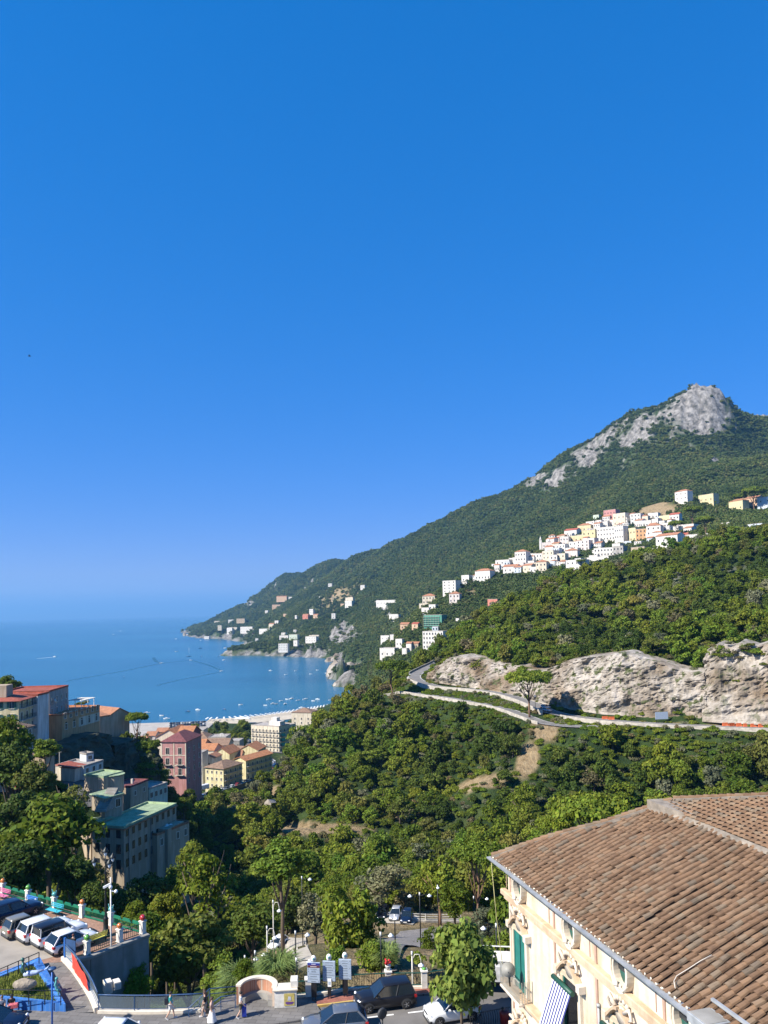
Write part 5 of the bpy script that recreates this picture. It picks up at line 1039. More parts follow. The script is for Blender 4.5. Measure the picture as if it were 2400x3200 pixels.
# red construction net on the ramp railing, the blue gate panel
i0, i1 = 2, 6; p, q_ = kd[i0], kd[i1]; M_NET = mat('red_net', (.62, .055, .03), .7, var=.35, scale=5)
mb = MB(); N_ = 8
for j in range(5):
    for i in range(N_ + 1): f_ = i / N_; c = p.lerp(q_, f_); mb.v.append((c.x - .12 + .05 * math.sin(i * 1.7 + j), c.y - .1, c.z + .15 + j / 4 * (1.25 - .35 * f_) + .05 * math.sin(i * 2.1)))
for j in range(4):
    for i in range(N_): a = j * (N_ + 1) + i; mb.f.append((a, a + 1, a + N_ + 2, a + N_ + 1)); mb.m.append(0); mb.sm.append(True)
tag(mb.build('construction_net', M_NET), 'red plastic net hung on the ramp railing', 'net')
v = PZ(203, 3003, ZP); t = thing('gate_panel', 'tall blue metal panel at the top of the ramp', 'gate', v, -.5); MB().box(-.06, .06, -.06, .06, 0, 1.75).build('post', mat('bright_blue_paint', (.02, .12, .40), .45, var=.2, scale=4), t); MB().box(.06, 1.2, -.02, .02, .75, 1.7).build('panel', M_BLUER, t); MB().box(.06, 1.2, -.015, .015, .1, .72).build('lower_panel', M_GLP, t)
# ---- blue tiled planter with grass, rock and mermaid
M_TILE = paver('blue_tiles', (.03, .16, .48), .3, .3, .02, .3, (.25, .35, .5)); ta, tb, tc = PZ(125, 3014, ZP), PZ(205, 3163, ZS), PZ(-170, 3128, 78.35)
t = thing('tiled_planter', 'triangular blue tiled planter with grass', 'planter', (0, 0, 0)); cen = (ta + tb + tc) / 3
cs = [ta, tc, tb]
for i in range(3):
    a, c = cs[i], cs[(i + 1) % 3]; i_a, i_c = a + (cen - a).normalized() * 1.0, c + (cen - c).normalized() * 1.0
    z1a, z1c = a.z + .55, c.z + .55
    MB().add([(a.x, a.y, a.z - .6), (c.x, c.y, c.z - .6), (i_c.x, i_c.y, c.z - .6), (i_a.x, i_a.y, a.z - .6), (a.x, a.y, z1a), (c.x, c.y, z1c), (i_c.x, i_c.y, z1c), (i_a.x, i_a.y, z1a)], [(0, 3, 2, 1), (4, 5, 6, 7), (0, 1, 5, 4), (1, 2, 6, 5), (2, 3, 7, 6), (3, 0, 4, 7)]).build('tiled_wall', M_TILE, t)
soil = [p_ + (cen - p_).normalized() * .9 for p_ in cs]
M_GRASS = mat('lawn_grass', (.13, .17, .03), .95, var=.5, scale=3, bmp=.6, bdist=.1); MB().add([(p_.x, p_.y, p_.z + .42) for p_ in soil], [(0, 1, 2)]).build('soil', M_GRASS, t)
gp = []
for _ in range(5200):
    a, b_ = random.random(), random.random()
    if a + b_ > 1: a, b_ = 1 - a, 1 - b_
    p_ = soil[0] + (soil[1] - soil[0]) * a + (soil[2] - soil[0]) * b_; gp.append((p_.x, p_.y, p_.z + .43))
rs = np.random.default_rng(3); G_ = np.array(gp); L_GR = leafmat_g = mat('grass_blades', (.23, .26, .045), .8, var=.4, scale=2)
an = rs.uniform(0, 6.28, len(G_)); hh = rs.uniform(.06, .2, len(G_)) * (1 + (np.sin(G_[:, 0] * 2) > .3) * .8); d_ = np.stack([np.cos(an), np.sin(an), an * 0], 1) * .03
V_ = np.stack([G_ - d_, G_ + d_, G_ + np.stack([np.cos(an * 3) * .05, np.sin(an * 3) * .05, hh], 1)], 1).reshape(-1, 3)
tag(obj('grass', np_mesh('grass', V_, np.arange(len(V_)).reshape(-1, 3), L_GR)), 'short lawn grass inside the tiled planter', None, None, 'stuff')
v = PZ(75, 3092, 79.0); M_ROCKL = mat('pale_boulder', (.30, .25, .19), .95, var=.45, scale=2.2, bmp=.8, bdist=.15)
bm = bmesh.new(); bmesh.ops.create_icosphere(bm, subdivisions=3, radius=.55)
for q_ in bm.verts: k = 1 + .25 * float(fbm(np.array([q_.co.x * 1.4 + 3]), np.array([q_.co.y * 1.4 + q_.co.z]), 3, 5)[0]); q_.co = Vector((q_.co.x * 1.45 * k, q_.co.y * .9 * k, max(q_.co.z, -.5) * .75 * k))
me_ = bpy.data.meshes.new('boulder'); bm.to_mesh(me_); bm.free(); me_.materials.append(M_ROCKL); tag(obj('boulder', me_, None, v + Vector((0, 0, .35))), 'pale rough boulder carrying the mermaid statue', 'rock')
# mermaid statue
M_BRONZE = mat('green_bronze', (.07, .17, .14), .45, metal=.5, var=.4, scale=6); M_PBLUE = mat('pale_blue_glaze', (.40, .47, .62), .35, var=.3, scale=5, coat=.3)
t = thing('mermaid_statue', 'green bronze mermaid statue with a pale blue fish tail', 'statue', v + Vector((-.1, 0, .92)), .2)
V_ = [(0, 0, .15), (0, 0, .42), (.02, 0, .72), (.02, 0, .93), (.03, 0, 1.02), (.04, 0, 1.12), (.16, 0, 1.09), (.05, .2, .80), (.2, .3, .55), (.35, .22, .35), (.05, -.2, .80), (.14, -.32, .52), (.3, -.26, .3), (.25, .1, .1), (.38, .14, .08), (.36, .06, .07), (.4, .1, .06)]
E_ = [(0, 1), (1, 2), (2, 3), (3, 4), (4, 5), (5, 6), (2, 7), (7, 8), (8, 9), (2, 10), (10, 11), (11, 12), (0, 13)]; R_ = [(.2, .22), .15, (.13, .18), .06, .075, .11, .02, .065, .05, .035, .065, .05, .035, .17, .03, .03, .03]
skinned('body', V_[:14], E_, R_[:14], M_BRONZE, t); MB().ball((.0, 0, 1.14), .13, 8, sc=(1, .95, 1)).build('hair', M_BRONZE, t)
MB().tube([(.1, .0, .15), (.5, -.05, .16), (.95, -.1, .2), (1.4, -.12, .32)], [.18, .19, .15, .05], 10).build('fish_tail', M_PBLUE, t)
for s_ in (-1, 1): MB().add([(1.35, -.12, .3), (1.75, -.12 + s_ * .3, .5), (1.6, -.12 + s_ * .05, .36)], [(0, 1, 2)]).build('tail_fin', M_PBLUE, t)
v = PZ(176, 3098, 78.9); t = thing('seated_figure', 'small teal ceramic figure sitting on the planter edge', 'statue', v, -.4)
skinned('body', [(0, 0, .1), (0, 0, .35), (0, 0, .55), (0, 0, .72), (.02, 0, .84), (.28, .1, .12), (.3, .1, -.2), (.28, -.1, .12), (.3, -.1, -.2), (.02, .17, .5), (.2, .15, .3), (.02, -.17, .5), (.2, -.15, .3)], [(0, 1), (1, 2), (2, 3), (3, 4), (0, 5), (5, 6), (0, 7), (7, 8), (2, 9), (9, 10), (2, 11), (11, 12)], [.15, .13, .14, .06, .1, .07, .05, .07, .05, .055, .04, .055, .04], mat('ceramic_teal', CER['teal'], .2), t); MB().ball((.03, 0, .88), .12, 8).build('cap', mat('ceramic_teal', CER['teal'], .2), t)
# low metal rails round the planter
for a, c, lb in ((PZ(-10, 3066, 79.2), PZ(122, 3008, 79.25), 'dark handrail along the upper edge of the planter'), (PZ(-10, 3127, 78.95), PZ(190, 3132, 78.75), 'thin grey handrail on the lower lawn')):
    t = thing('handrail', lb, 'railing', (0, 0, 0)); MB().tube([a + Vector((0, 0, .75)), c + Vector((0, 0, .75))], .03, 6).build('rail', M_DARKM, t); MB().tube([a + Vector((0, 0, .4)), c + Vector((0, 0, .4))], .02, 6).build('rail', M_DARKM, t)
    for k in range(5): q_ = a.lerp(c, k / 4); MB().bar(q_ + Vector((0, 0, -.2)), q_ + Vector((0, 0, .75)), .05).build('post', M_DARKM, t)
v = PZ(163, 3235, ZS); t = thing('blue_lamp_post', 'blue lamp post with a flat disc lamp beside the planter', 'street lamp', v); MB().tube([(0, 0, 0), (0, 0, 4.15)], [.06, .05], 8).build('post', mat('bright_blue_paint', (.02, .12, .40), .45), t); MB().lathe([(.05, 4.0), (.1, 4.15), (.27, 4.22), (.27, 4.25), (.12, 4.31), (.04, 4.34)], 16).build('disc_lamp', M_BLUER, t)
# ---- sidewalk and street
sw = [S2(*p) for p in ((-420,3400),(-420,3140),(-170,3130),(205,3164),(306,3166),(420,3170),(530,3168),(640,3162),(700,3118),(790,3095),(870,3118),(931,3116),(971,3110),(1101,3093),(1210,3088),(1324,3087),(1364,3080),(1480,3063),(1600,3046),(1600,3066),(1480,3083),(1364,3102),(1284,3109),(1110,3125),(991,3140),(1003,3162),(949,3186),(845,3201),(700,3240),(400,3330))]
slab('pavement', 'grey stone sidewalk along the street', sw, ZS - 4, ZS - .002, M_GREYP)
rp = [S2(*p) for p in ((975,3126),(1101,3095),(1210,3090),(1324,3089),(1364,3082),(1480,3065),(1600,3048),(1600,3064),(1480,3081),(1364,3100),(1284,3107),(1110,3123),(992,3138))]
slab('pavement', 'strip of red brick paving beside the street', rp, ZS - .05, ZS + .004, M_REDP)
rd = [S2(*p) for p in ((300,3420),(400,3330),(700,3240),(845,3201),(949,3186),(1003,3162),(991,3140),(1110,3125),(1284,3109),(1364,3102),(1480,3083),(1600,3066),(1760,3040),(2000,3020))] + [(34, 58), (34, 30), (0, 26)]
slab('road', 'asphalt street in front of the palazzo', rd, ZS - 4, ZS - .13, M_ROAD)
mk = lambda a, c, w_, lb: tag(strip('road_marking', [PZ(*a, ZS - .126), PZ(*c, ZS - .126)], w_, M_WHITE), lb, None, None, 'structure')
mk((1130, 3182), (1230, 3170), .15, 'white dashed line behind the grey car'); mk((1275, 3165), (1325, 3159), .15, 'white dash between the cars'); mk((1040, 3190), (1110, 3184), .15, 'white dash near the grey car')
M_YEL = mat('yellow_kerb', (.50, .33, .09), .8, var=.3, scale=2); ke = dense([PZ(991, 3140, ZS), PZ(1110, 3125, ZS), PZ(1190, 3118, ZS)], 1.0); tag(strip('kerb', ke, .16, M_YEL, .06, .012, .16), 'yellow painted kerb beside the red paving', None, None, 'structure')
# ---- blue stair rails, brick bench wall and tiled pedestal
t = thing('stair_rail', 'blue handrails of the stairs down beside the bench wall', 'railing', (0, 0, 0))
for a, c, d_ in (((590, 3150), (655, 3090), (740, 3082)), ((640, 3150), (690, 3115), (735, 3108))):
    A_, B_, C_ = PZ(*a, 78.6), PZ(*c, 78.9), PZ(*d_, 78.9); MB().tube([A_, B_, C_], .035, 6).build('handrail', M_BLUER, t); MB().tube([A_ - Vector((0, 0, .35)), B_ - Vector((0, 0, .35)), C_ - Vector((0, 0, .35))], .025, 6).build('mid_rail', M_BLUER, t)
    for q_ in (A_, A_.lerp(B_, .5), B_, C_): MB().bar(q_ - Vector((0, 0, 1.1)), q_, .05).build('post', M_BLUER, t)
M_BRICKW = paver('bench_brick', (.40, .19, .11), .26, .08, .02, 0, (.45, .36, .28)); bc = PZ(802, 3140, ZS)
t = thing('bench_wall', 'curved brick bench wall with a white coping', 'wall', bc, R(-8)); ri, ro, nn = 1.2, 1.48, 22
def arc(r_, z_, i): a = math.pi * (-.02 + 1.04 * i / nn); return Vector((r_ * math.cos(a) * .95, r_ * math.sin(a) * 1.0, z_))
def arcwall(r0, r1, z0, z1):
    mb = MB()
    for i in range(nn + 1): mb.v += [tuple(arc(r0, z0, i)), tuple(arc(r1, z0, i)), tuple(arc(r1, z1, i)), tuple(arc(r0, z1, i))]
    for i in range(nn):
        for k in range(4): mb.f.append((i * 4 + k, i * 4 + 4 + k, i * 4 + 4 + (k + 1) % 4, i * 4 + (k + 1) % 4)); mb.m.append(0); mb.sm.append(False)
    for e in (0, nn): mb.f.append((e * 4, e * 4 + 1, e * 4 + 2, e * 4 + 3)); mb.m.append(0); mb.sm.append(False)
    return mb
arcwall(ri, ro, 0, 1.2).build('brick_wall', M_BRICKW, t); arcwall(ri - .05, ro + .05, 1.202, 1.32).build('coping', M_CREAMW, t); arcwall(ri - .35, ri - .01, 0, .42).build('bench_seat', M_CONC, t)
pe = PZ(893, 3143, ZS); t = thing('pedestal', 'white pedestal with a painted ceramic picture of a boat', 'pedestal', pe, R(4)); MB().bbox(-.75, .75, -.3, .5, 0, 1.15, .03).build('block', M_PIL, t); MB().bbox(-.85, .85, -.4, .6, 1.152, 1.28, .03).build('top_slab', M_CREAMW, t); MB().bbox(.35, .85, -.2, .6, 1.282, 1.75, .03).build('corner_post', M_PIL, t)
MB().box(-.08, .62, -.335, -.302, .15, .95).build('tile_picture', mat('yellow_glaze', (.50, .40, .12), .3, var=.3, scale=5), t)
MB().prism([(-.02, .35), (.1, .25), (.45, .25), (.58, .38), (.5, .42), (.05, .42)], 0, .012, 0, Matrix.Translation((0, -.337, 0)) @ Matrix.Rotation(R(90), 4, 'X')).build('painted_boat', mat('purple_glaze', (.12, .05, .20), .3), t); MB().prism([(.15, .5), (.4, .5), (.38, .75), (.2, .78)], 0, .012, 0, Matrix.Translation((0, -.337, 0)) @ Matrix.Rotation(R(90), 4, 'X')).build('painted_figure', mat('pale_glaze', (.5, .5, .55), .3), t)
# ---- street fence with white pillars
M_PGREEN = mat('park_rail_green', (.012, .075, .05), .5, var=.2, scale=4)
fx = [(880, 3121), (962, 3112), (1101, 3093), (1215, 3088), (1326, 3087), (1420, 3072), (1520, 3058)]; FP = [PZ(*p, ZS) for p in fx]
for i in range(len(FP) - 1):
    a, c = FP[i], FP[i + 1]; L_ = (c - a).length; t = thing('street_fence', '%s iron fence panel from the pedestal along the park' % ['first', 'second', 'third', 'fourth', 'fifth', 'sixth'][i], 'fence', a, math.atan2((c - a).y, (c - a).x))
    MB().box(.15, L_ - .15, -.03, .03, 1.02, 1.08).build('top_rail', M_PGREEN, t); MB().box(.15, L_ - .15, -.025, .025, .22, .26).build('bottom_rail', M_PGREEN, t); MB().bbox(.0, L_, -.13, .13, -.1, .17, .02).build('kerb', M_CREAMW, t); me_ = MB().box(-.011, .011, -.011, .011, .26, 1.02).mesh('baluster', M_DARKM); n_ = int(L_ / .17)
    for k in range(1, n_): obj('baluster', me_, t, (L_ * k / n_, 0, 0))
for i, (px, py, lb) in enumerate(((964, 3112, 'white fence pillar beside the blue topped sign'), (1214, 3088, 'white fence pillar carrying red flowers'), (1326, 3086, 'white fence pillar with a green lid'))):
    t = thing('fence_pillar', lb, 'pillar', PZ(px, py, ZS), .1); MB().bbox(-.2, .2, -.2, .2, 0, 1.15, .02).build('shaft', M_PIL, t); MB().bbox(-.26, .26, -.26, .26, 1.15, 1.27, .02).build('cap', M_PIL, t)
    if i == 2: MB().ball((0, 0, 1.32), .18, 6, sc=(1, 1, .5)).build('lid', mat('ceramic_green', CER['green'], .2), t)
t = thing('flower_pot', 'white pot of red flowers on the fence pillar', 'flower pot', PZ(1214, 3088, ZS) + Vector((0, 0, 1.27)))
MB().lathe([(.13, 0), (.2, .3), (.22, .34)], 12).build('pot', M_PIL, t)
for k in range(9): MB().ball((random.uniform(-.2, .2), random.uniform(-.2, .2), .42 + random.uniform(0, .25)), .09, 5).build('flower', mat('red_petals', (.50, .02, .02), .6), t)
# ---- three sign boards
M_BOARD = mat('sign_board', (.34, .40, .47), .5, var=.08, scale=3); M_SBLUE = mat('sign_blue', (.02, .03, .22), .5, var=.1, scale=3); M_SBROWN = mat('sign_brown', (.12, .03, .03), .5); M_INK = mat('sign_ink', (.03, .035, .05), .6); M_BLKP = mat('black_post', (.008, .008, .01), .5)
for si, (px, py, lb) in enumerate(((982, 3125, 'sign board with a blue header strip, leftmost of three'), (1030, 3120, 'middle sign board with plain grey arrow strips'), (1080, 3114, 'sign board nearest the black car, rightmost of three'))):
    v = PZ(px, py, ZS); t = thing('sign_board', lb, 'sign', v, R(-7)); y0 = -.08; t.scale = (.62, .8, .83)
    for s_ in (-.16, .16) : MB().box(s_ - .035, s_ + .035, -.05, .05, 0, 1.5).build('leg', M_BLKP, t)
    MB().box(-.30 if si != 1 else -.2, .30 if si != 1 else .2, -.055, .0, .25, 1.5).build('lower_post', M_BLKP, t)
    MB().bbox(-.72, .72, -.06, .06, 1.42, 3.1, .015).build('panel', M_BOARD, t)
    for r_ in range(8):
        z = 1.46 + r_ * .203; mt_ = M_SBLUE if (si == 0 and r_ == 7) else M_SBROWN if (si == 0 and r_ == 6) else M_BOARD
        st_ = MB().bbox(-.69, .69, y0, -.061, z, z + .18, .006).build('strip', mt_, t); ink = M_WHITE if mt_ is not M_BOARD else M_INK
        lf = (r_ + si) % 3 != 0; x_ = -.62 if lf else .62; sg = 1 if lf else -1
        if si or r_ < 6: MB().add([(x_, y0 - .003, z + .09), (x_ + sg * .08, y0 - .003, z + .14), (x_ + sg * .08, y0 - .003, z + .04)], [(0, 1, 2) if sg < 0 else (0, 2, 1)]).build('arrow', ink, st_)
        if si == 0 and r_ == 4: obj('lettering', text_mesh('VIETRI', .2, ink), st_, (0, y0 - .003, z + .025), (R(90), 0, 0))
        else:
            wl2 = random.uniform(.25, .5); MB().box(-wl2, wl2, y0 - .003, y0 - .001, z + .075, z + .11).build('text_line', ink, st_)
    MB().lathe([(.3, -.03), (.3, .03)], 18, (-.0, 0, 3.38), M=Matrix.Rotation(R(90), 4, 'X')).build('round_badge', M_WHITE, t); MB().lathe([(.12, -.04), (.12, .04)], 12, (0, 0, 3.38), M=Matrix.Rotation(R(90), 4, 'X')).build('badge_emblem', mat('badge_teal', (.08, .28, .30), .5), t)
t = thing('notice', 'small white notice on the middle sign post', 'notice', PZ(1031, 3120, ZS) + Vector((0, -.1, 1.1)), R(-7)); MB().box(-.13, .13, -.02, 0, -.25, .3).build('sheet', M_WHITE, t); MB().box(-.08, .08, -.026, -.021, -.12, .1).build('picture', M_BOARD, t)
# ---- vehicles in the street
def heading(a, c, z): d_ = PZ(*c, z) - PZ(*a, z); return math.atan2(d_.y, d_.x)
zr = ZS - .13
make_car('black compact car driving past the sign boards', PZ(1203, 3142, zr), heading((1262, 3146), (1158, 3160), zr), 4.2, 1.8, 1.66, 'black', 'suv')
make_car('dark grey hatchback cut by the bottom edge', PZ(1045, 3222, zr), heading((1120, 3220), (1000, 3232), zr), 4.3, 1.8, 1.48, 'grey', 'hatch')
make_car('small white car half hidden by the plane tree', PZ(1412, 3182, zr), heading((1465, 3178), (1375, 3194), zr), 3.65, 1.65, 1.56, 'white', 'suv')
make_car('white car at the bottom edge with only its roof in view', PZ(385, 3270, ZS), heading((330, 3266), (450, 3270), ZS), 4.2, 1.78, 1.5, 'white', 'hatch')
make_car('dark car at the bottom left corner', PZ(-22, 3222, ZS), heading((-60, 3225), (40, 3220), ZS), 4.2, 1.8, 1.5, 'navy', 'hatch')
# truck behind the tree
v = PZ(1545, 3092, zr); t = thing('truck', 'white tipper truck between the plane tree and the palazzo', 'truck', v, R(172))
mw = paint('white', PAINT['white']); MB().bbox(1.2, 2.6, -1.0, 1.0, .55, 2.4, .12).build('cab', mw, t); MB().box(2.0, 2.62, -.85, .85, 1.5, 2.15).build('windscreen', M_CGL, t); MB().bbox(-2.8, 1.05, -1.08, 1.08, 1.0, 2.1, .04).build('tipper_body', mat('grey_tipper', (.5, .5, .5), .5), t); MB().box(-2.8, 2.4, -.4, .4, .55, .95).build('chassis', M_BUMP, t)
mb = MB()
for y in (-1, 1): mb.bar((-2.6, y, 2.1), (-2.6, y, 2.6), .06); mb.bar((.8, y, 2.1), (.8, y, 2.6), .06); mb.bar((-2.6, y, 2.6), (.8, y, 2.6), .06)
for x in (-2.6, .8): mb.bar((x, -1, 2.6), (x, 1, 2.6), .06)
mb.build('frame_rack', M_WHITE, t); MB().bbox(-2.3, .4, -.8, .8, 2.12, 2.4, .1).build('load', M_PIL, t)
for x in (-1.9, 1.9):
    for s_ in (-1, 1): w_ = obj('wheel', MB().lathe([(.07, -.1), (.07, .1)], 8, M=Matrix.Rotation(R(90), 4, 'X')).mesh('wheel', M_BUMP), t, (x, s_ * .88, .42)); a_, b_ = wheel_meshes(.42, .26); obj('tyre', a_, w_); obj('rim', b_, w_)
# piazza cars
hp = heading((182, 2975), (258, 2948), ZP)
for px, py, L_, w_, h_, c_, st_, rc, lb in ((148, 2988, 3.95, 1.75, 1.5, 'white', 'hatch', None, 'white hatchback parked nearest the ramp'), (104, 2966, 4.2, 1.8, 1.68, 'white', 'box', 'black', 'boxy white car with a black roof'), (58, 2951, 4.25, 1.8, 1.58, 'white', 'suv', None, 'white crossover between the tan car and the black roofed car'), (10, 2938, 3.6, 1.62, 1.58, 'tan', 'suv', None, 'tan small car with tall red tail lights'), (-38, 2893, 4.5, 1.85, 1.62, 'navy', 'suv', None, 'dark blue car cut by the left edge')):
    r0 = PZ(px, py, ZP); make_car(lb, r0 + Vector((math.cos(hp), math.sin(hp), 0)) * (L_ / 2 + .05), hp, L_, w_, h_, c_, st_, rc)
# ---- people
WT, BK, TL, PK = ('white', (.72, .71, .69)), ('black', (.012, .012, .014)), ('teal', (.03, .36, .34)), ('rose', (.5, .33, .28))
person('person in a teal top and white shorts with a dark backpack', PZ(533, 3184, ZS), 0.1, 'walk', TL, ('shorts', *WT), h=1.78)
person('person in a black top and shorts walking left', PZ(641, 3180, ZS), math.pi + .1, 'walk', BK, ('shorts', 'beige', (.45, .36, .28)), hair=(.06, .03, .02), long_hair=True, h=1.72, phase=-1)
person('person in a long white skirt holding a phone', PZ(662, 3198, ZS), -.1, 'stand', PK, ('skirt', *WT), hair=(.07, .035, .02), long_hair=True, h=1.68)
person('person in a white shirt pulling a blue suitcase', PZ(753, 3181, ZS), 0.15, 'walk', WT, ('shorts', 'olive', (.10, .09, .06)), h=1.72)
person('person in black standing at the piazza railing', PZ(229, 2990, ZP), 1.2, 'stand', BK, ('trousers', *BK), hair=(.12, .04, .02), h=1.72)
person('person in a black top sitting by the planter', PZ(36, 3166, ZS), -1.3, 'sit', BK, ('trousers', 'denim', (.03, .05, .10)), hair=(.015, .01, .01), long_hair=True, h=1.68)
person('person in a grey blue shirt sitting at the left edge', PZ(6, 3172, ZS), -1.4, 'sit', ('greyblue', (.14, .18, .25)), ('trousers', *BK), hair=(.15, .08, .04), h=1.72)
t = thing('backpack', 'dark backpack worn over the teal top', 'backpack', PZ(533, 3184, ZS) + Vector((-.22, -.02, 1.2)), .1); MB().bbox(-.14, .08, -.16, .16, -.22, .26, .05).build('pack', cloth('navyblack', (.015, .018, .03)), t)
t = thing('suitcase', 'blue suitcase behind the walking person', 'suitcase', PZ(763, 3176, ZS), .2); MB().bbox(-.15, .15, -.25, .25, .06, .72, .04).build('shell', mat('suitcase_blue', (.015, .04, .30), .5, var=.1), t); MB().tube([(-.1, -.15, .7), (-.12, -.15, 1.0), (-.12, .15, 1.0), (-.1, .15, .7)], .015, 5).build('handle', M_DARKM, t)
t = thing('shoulder_bag', 'black shoulder bag carried with the white skirt', 'bag', PZ(654, 3194, ZS) + Vector((0, -.2, .85)), 0); MB().bbox(-.18, .18, -.07, .07, -.2, .15, .04).build('bag', cloth('bagblack', (.012, .012, .014)), t); MB().tube([(-.15, 0, .13), (0, 0, .5), (.15, 0, .13)], .015, 5).build('strap', cloth('bagblack', (.012, .012, .014)), t)
t = thing('striped_bag', 'red and white bag on the lap beside the planter', 'bag', PZ(42, 3150, 78.5), .2); MB().bbox(-.3, .3, -.15, .15, 0, .3, .04).build('bag', mat('red_white_cloth', (.55, .12, .14), .8, var=.6, scale=9), t)
# round sign seen from its edge at the bottom, potted railing at the lower right
v = PZ(1196, 3235, ZS); t = thing('round_sign', 'round white faced sign on a post at the bottom edge', 'sign', v, R(35)); MB().tube([(0, 0, 0), (0, 0, 1.0)], .05, 8).build('post', M_DARKM, t); MB().lathe([(.3, -.09), (.34, -.06), (.34, .06), (.3, .09)], 18, (0, 0, 1.35), M=Matrix.Rotation(R(90), 4, 'X')).build('case', M_BUMP, t); MB().lathe([(.27, -.095), (.27, -.09)], 18, (0, 0, 1.35), M=Matrix.Rotation(R(90), 4, 'X')).build('face', M_WHITE, t); MB().add([(-.3, -.06, .25), (.0, -.06, .25), (-.3, -.06, .95)], [(0, 1, 2)]).build('lower_plate', M_WHITE, t)
a, c = PZ(1470, 3212, zr + .1), PZ(1600, 3188, zr + .1); t = thing('curved_railing', 'black ribbed railing at the foot of the plane tree', 'railing', a, math.atan2((c - a).y, (c - a).x)); L_ = (c - a).length; me_ = MB().tube([(0, 0, 0), (0, -.05, .5), (0, .12, .75), (0, .25, .72)], .022, 5).mesh('rib', M_DARKM); MB().bar((0, .25, .72), (L_, .25, .72), .04).build('top_rail', M_DARKM, t)
for k in range(int(L_ / .16)): obj('rib', me_, t, (k * .16, 0, 0))
v = PZ(1577, 3205, zr); t = thing('red_bin', 'dark red bin beside the ribbed railing', 'bin', v); MB().lathe([(.26, 0), (.32, .8), (.34, .85), (.2, 1.0)], 14).build('drum', mat('dark_red', (.16, .01, .01), .5), t); MB().ball((-.1, 0, 1.1), .1, 6).build('knob', M_DARKM, t)
# ---- park: paths, walkway, lamps, cars
M_PATH = mat('park_path', (.38, .34, .28), .95, var=.2, scale=.6, bmp=.15); M_DECK = paver('deck_boards', (.24, .215, .19), 3.0, .16, .03, .9, (.06, .05, .045))
def draped(name, label, pxs, mt, lift=.12, n_=8):
    """a sheet whose corners stand on the ground seen at these pixels"""
    pts = [hit(*p, 62)[0] for p in pxs]; c = sum(pts, Vector()) / len(pts); mb = MB(); L = []
    for i in range(len(pts)):
        for k in range(n_): L.append(pts[i].lerp(pts[(i + 1) % len(pts)], k / n_))
    rings = [[Vector((q_.x, q_.y, ground_z(q_.x, q_.y) + lift)) for q_ in (c.lerp(p, f_) for p in L)] for f_ in (.02, .25, .5, .75, 1.0)]
    N_ = len(L)
    for r_ in rings: mb.v += [tuple(p) for p in r_]
    for i in range(4):
        for k in range(N_): mb.f.append((i * N_ + k, i * N_ + (k + 1) % N_, (i + 1) * N_ + (k + 1) % N_, (i + 1) * N_ + k)); mb.m.append(0); mb.sm.append(False)
    o = mb.build(name, mt); me_ = o.data
    if me_.polygons[0].normal.z < 0: me_.flip_normals()
    EXC.append((c.x, c.y, max((p - c).length for p in pts) * .72)); return tag(o, label, None, None, 'structure')
draped('path', 'pale park path beside the parked white car', [(888, 2920), (955, 2905), (965, 2990), (1000, 3060), (930, 3075), (905, 2985)], M_PATH); draped('pavement', 'pale gravel yard with the parked cars', [(1165, 2855), (1270, 2848), (1310, 2870), (1290, 2892), (1180, 2888)], M_PATH); draped('path', 'weathered wooden walkway curving through the park', [(1180, 2950), (1250, 2915), (1420, 2895), (1400, 2940), (1270, 2960), (1240, 3040), (1195, 3050)], M_DECK, .2)
for i, (px, py, c_, lb) in enumerate(((1195, 2868, 'black', 'black car parked left in the gravel yard'), (1237, 2872, 'silver', 'silver car parked between two dark cars'), (1272, 2880, 'navy', 'dark blue car parked right in the gravel yard'), (868, 2962, 'white', 'white car with dark windows on the park path'))):
    g_, D_ = hit(px, py, 62); g_.z = ground_z(g_.x, g_.y) + .2; make_car(lb, g_, R(-100) if i < 3 else R(-115), 3.9, 1.68, 1.48, c_, 'hatch')
def park_lamp(px, ytop, D_, lb, arms=((1, 0),), mt=M_DARKM, swan=False):
    tp = P(px, ytop, D_); g_ = ground_z(tp.x, tp.y); h_ = max(tp.z - g_, 3); t = thing('park_lamp', lb, 'street lamp', (tp.x, tp.y, g_)); MB().tube([(0, 0, 0), (0, 0, h_)], [.06, .05], 8).build('post', M_PIL if swan else mt, t); MB().lathe([(.07, h_ - .35), (.07, h_)], 8).build('collar', M_WHITE, t)
    for ax, ay in arms:
        l_ = 1.0
        if swan: pts = [(ax * .05, 0, h_ - .6), (ax * .25, 0, h_ - .25), (ax * .6, 0, h_ - .25), (ax * .75, 0, h_ - .7), (ax * .75, 0, h_ - 1.0)]
        else: pts = [(0, 0, h_ - .4), (ax * l_ * .5, ay * l_ * .5, h_ - .25), (ax * l_, ay * l_, h_ - .3)]
        MB().tube(pts, .03, 6).build('arm', M_PIL if swan else mt, t); e = Vector(pts[-1]); MB().lathe([(.04, .1), (.09, .04), (.22, -.06), (.23, -.10), (.16, -.19), (.04, -.24)], 14, e).build('lamp_shade', mat('white_globe', (.8, .8, .78), .4, var=.05), t)
park_lamp(1311, 2788, 80, 'two armed park lamp before the walkway fence', ((1, 0), (-1, 0))); park_lamp(1367, 2765, 108, 'tall thin lamp in front of the dark pine', ((.05, -.1),)); park_lamp(943, 2738, 88, 'park lamp with one arm above the olive tree', ((.9, 0),)); park_lamp(923, 2908, 66, 'park lamp beside the white car', ((1, 0),)); park_lamp(926, 2993, 60.5, 'dark lamp just behind the sign boards', ((1, .1),))
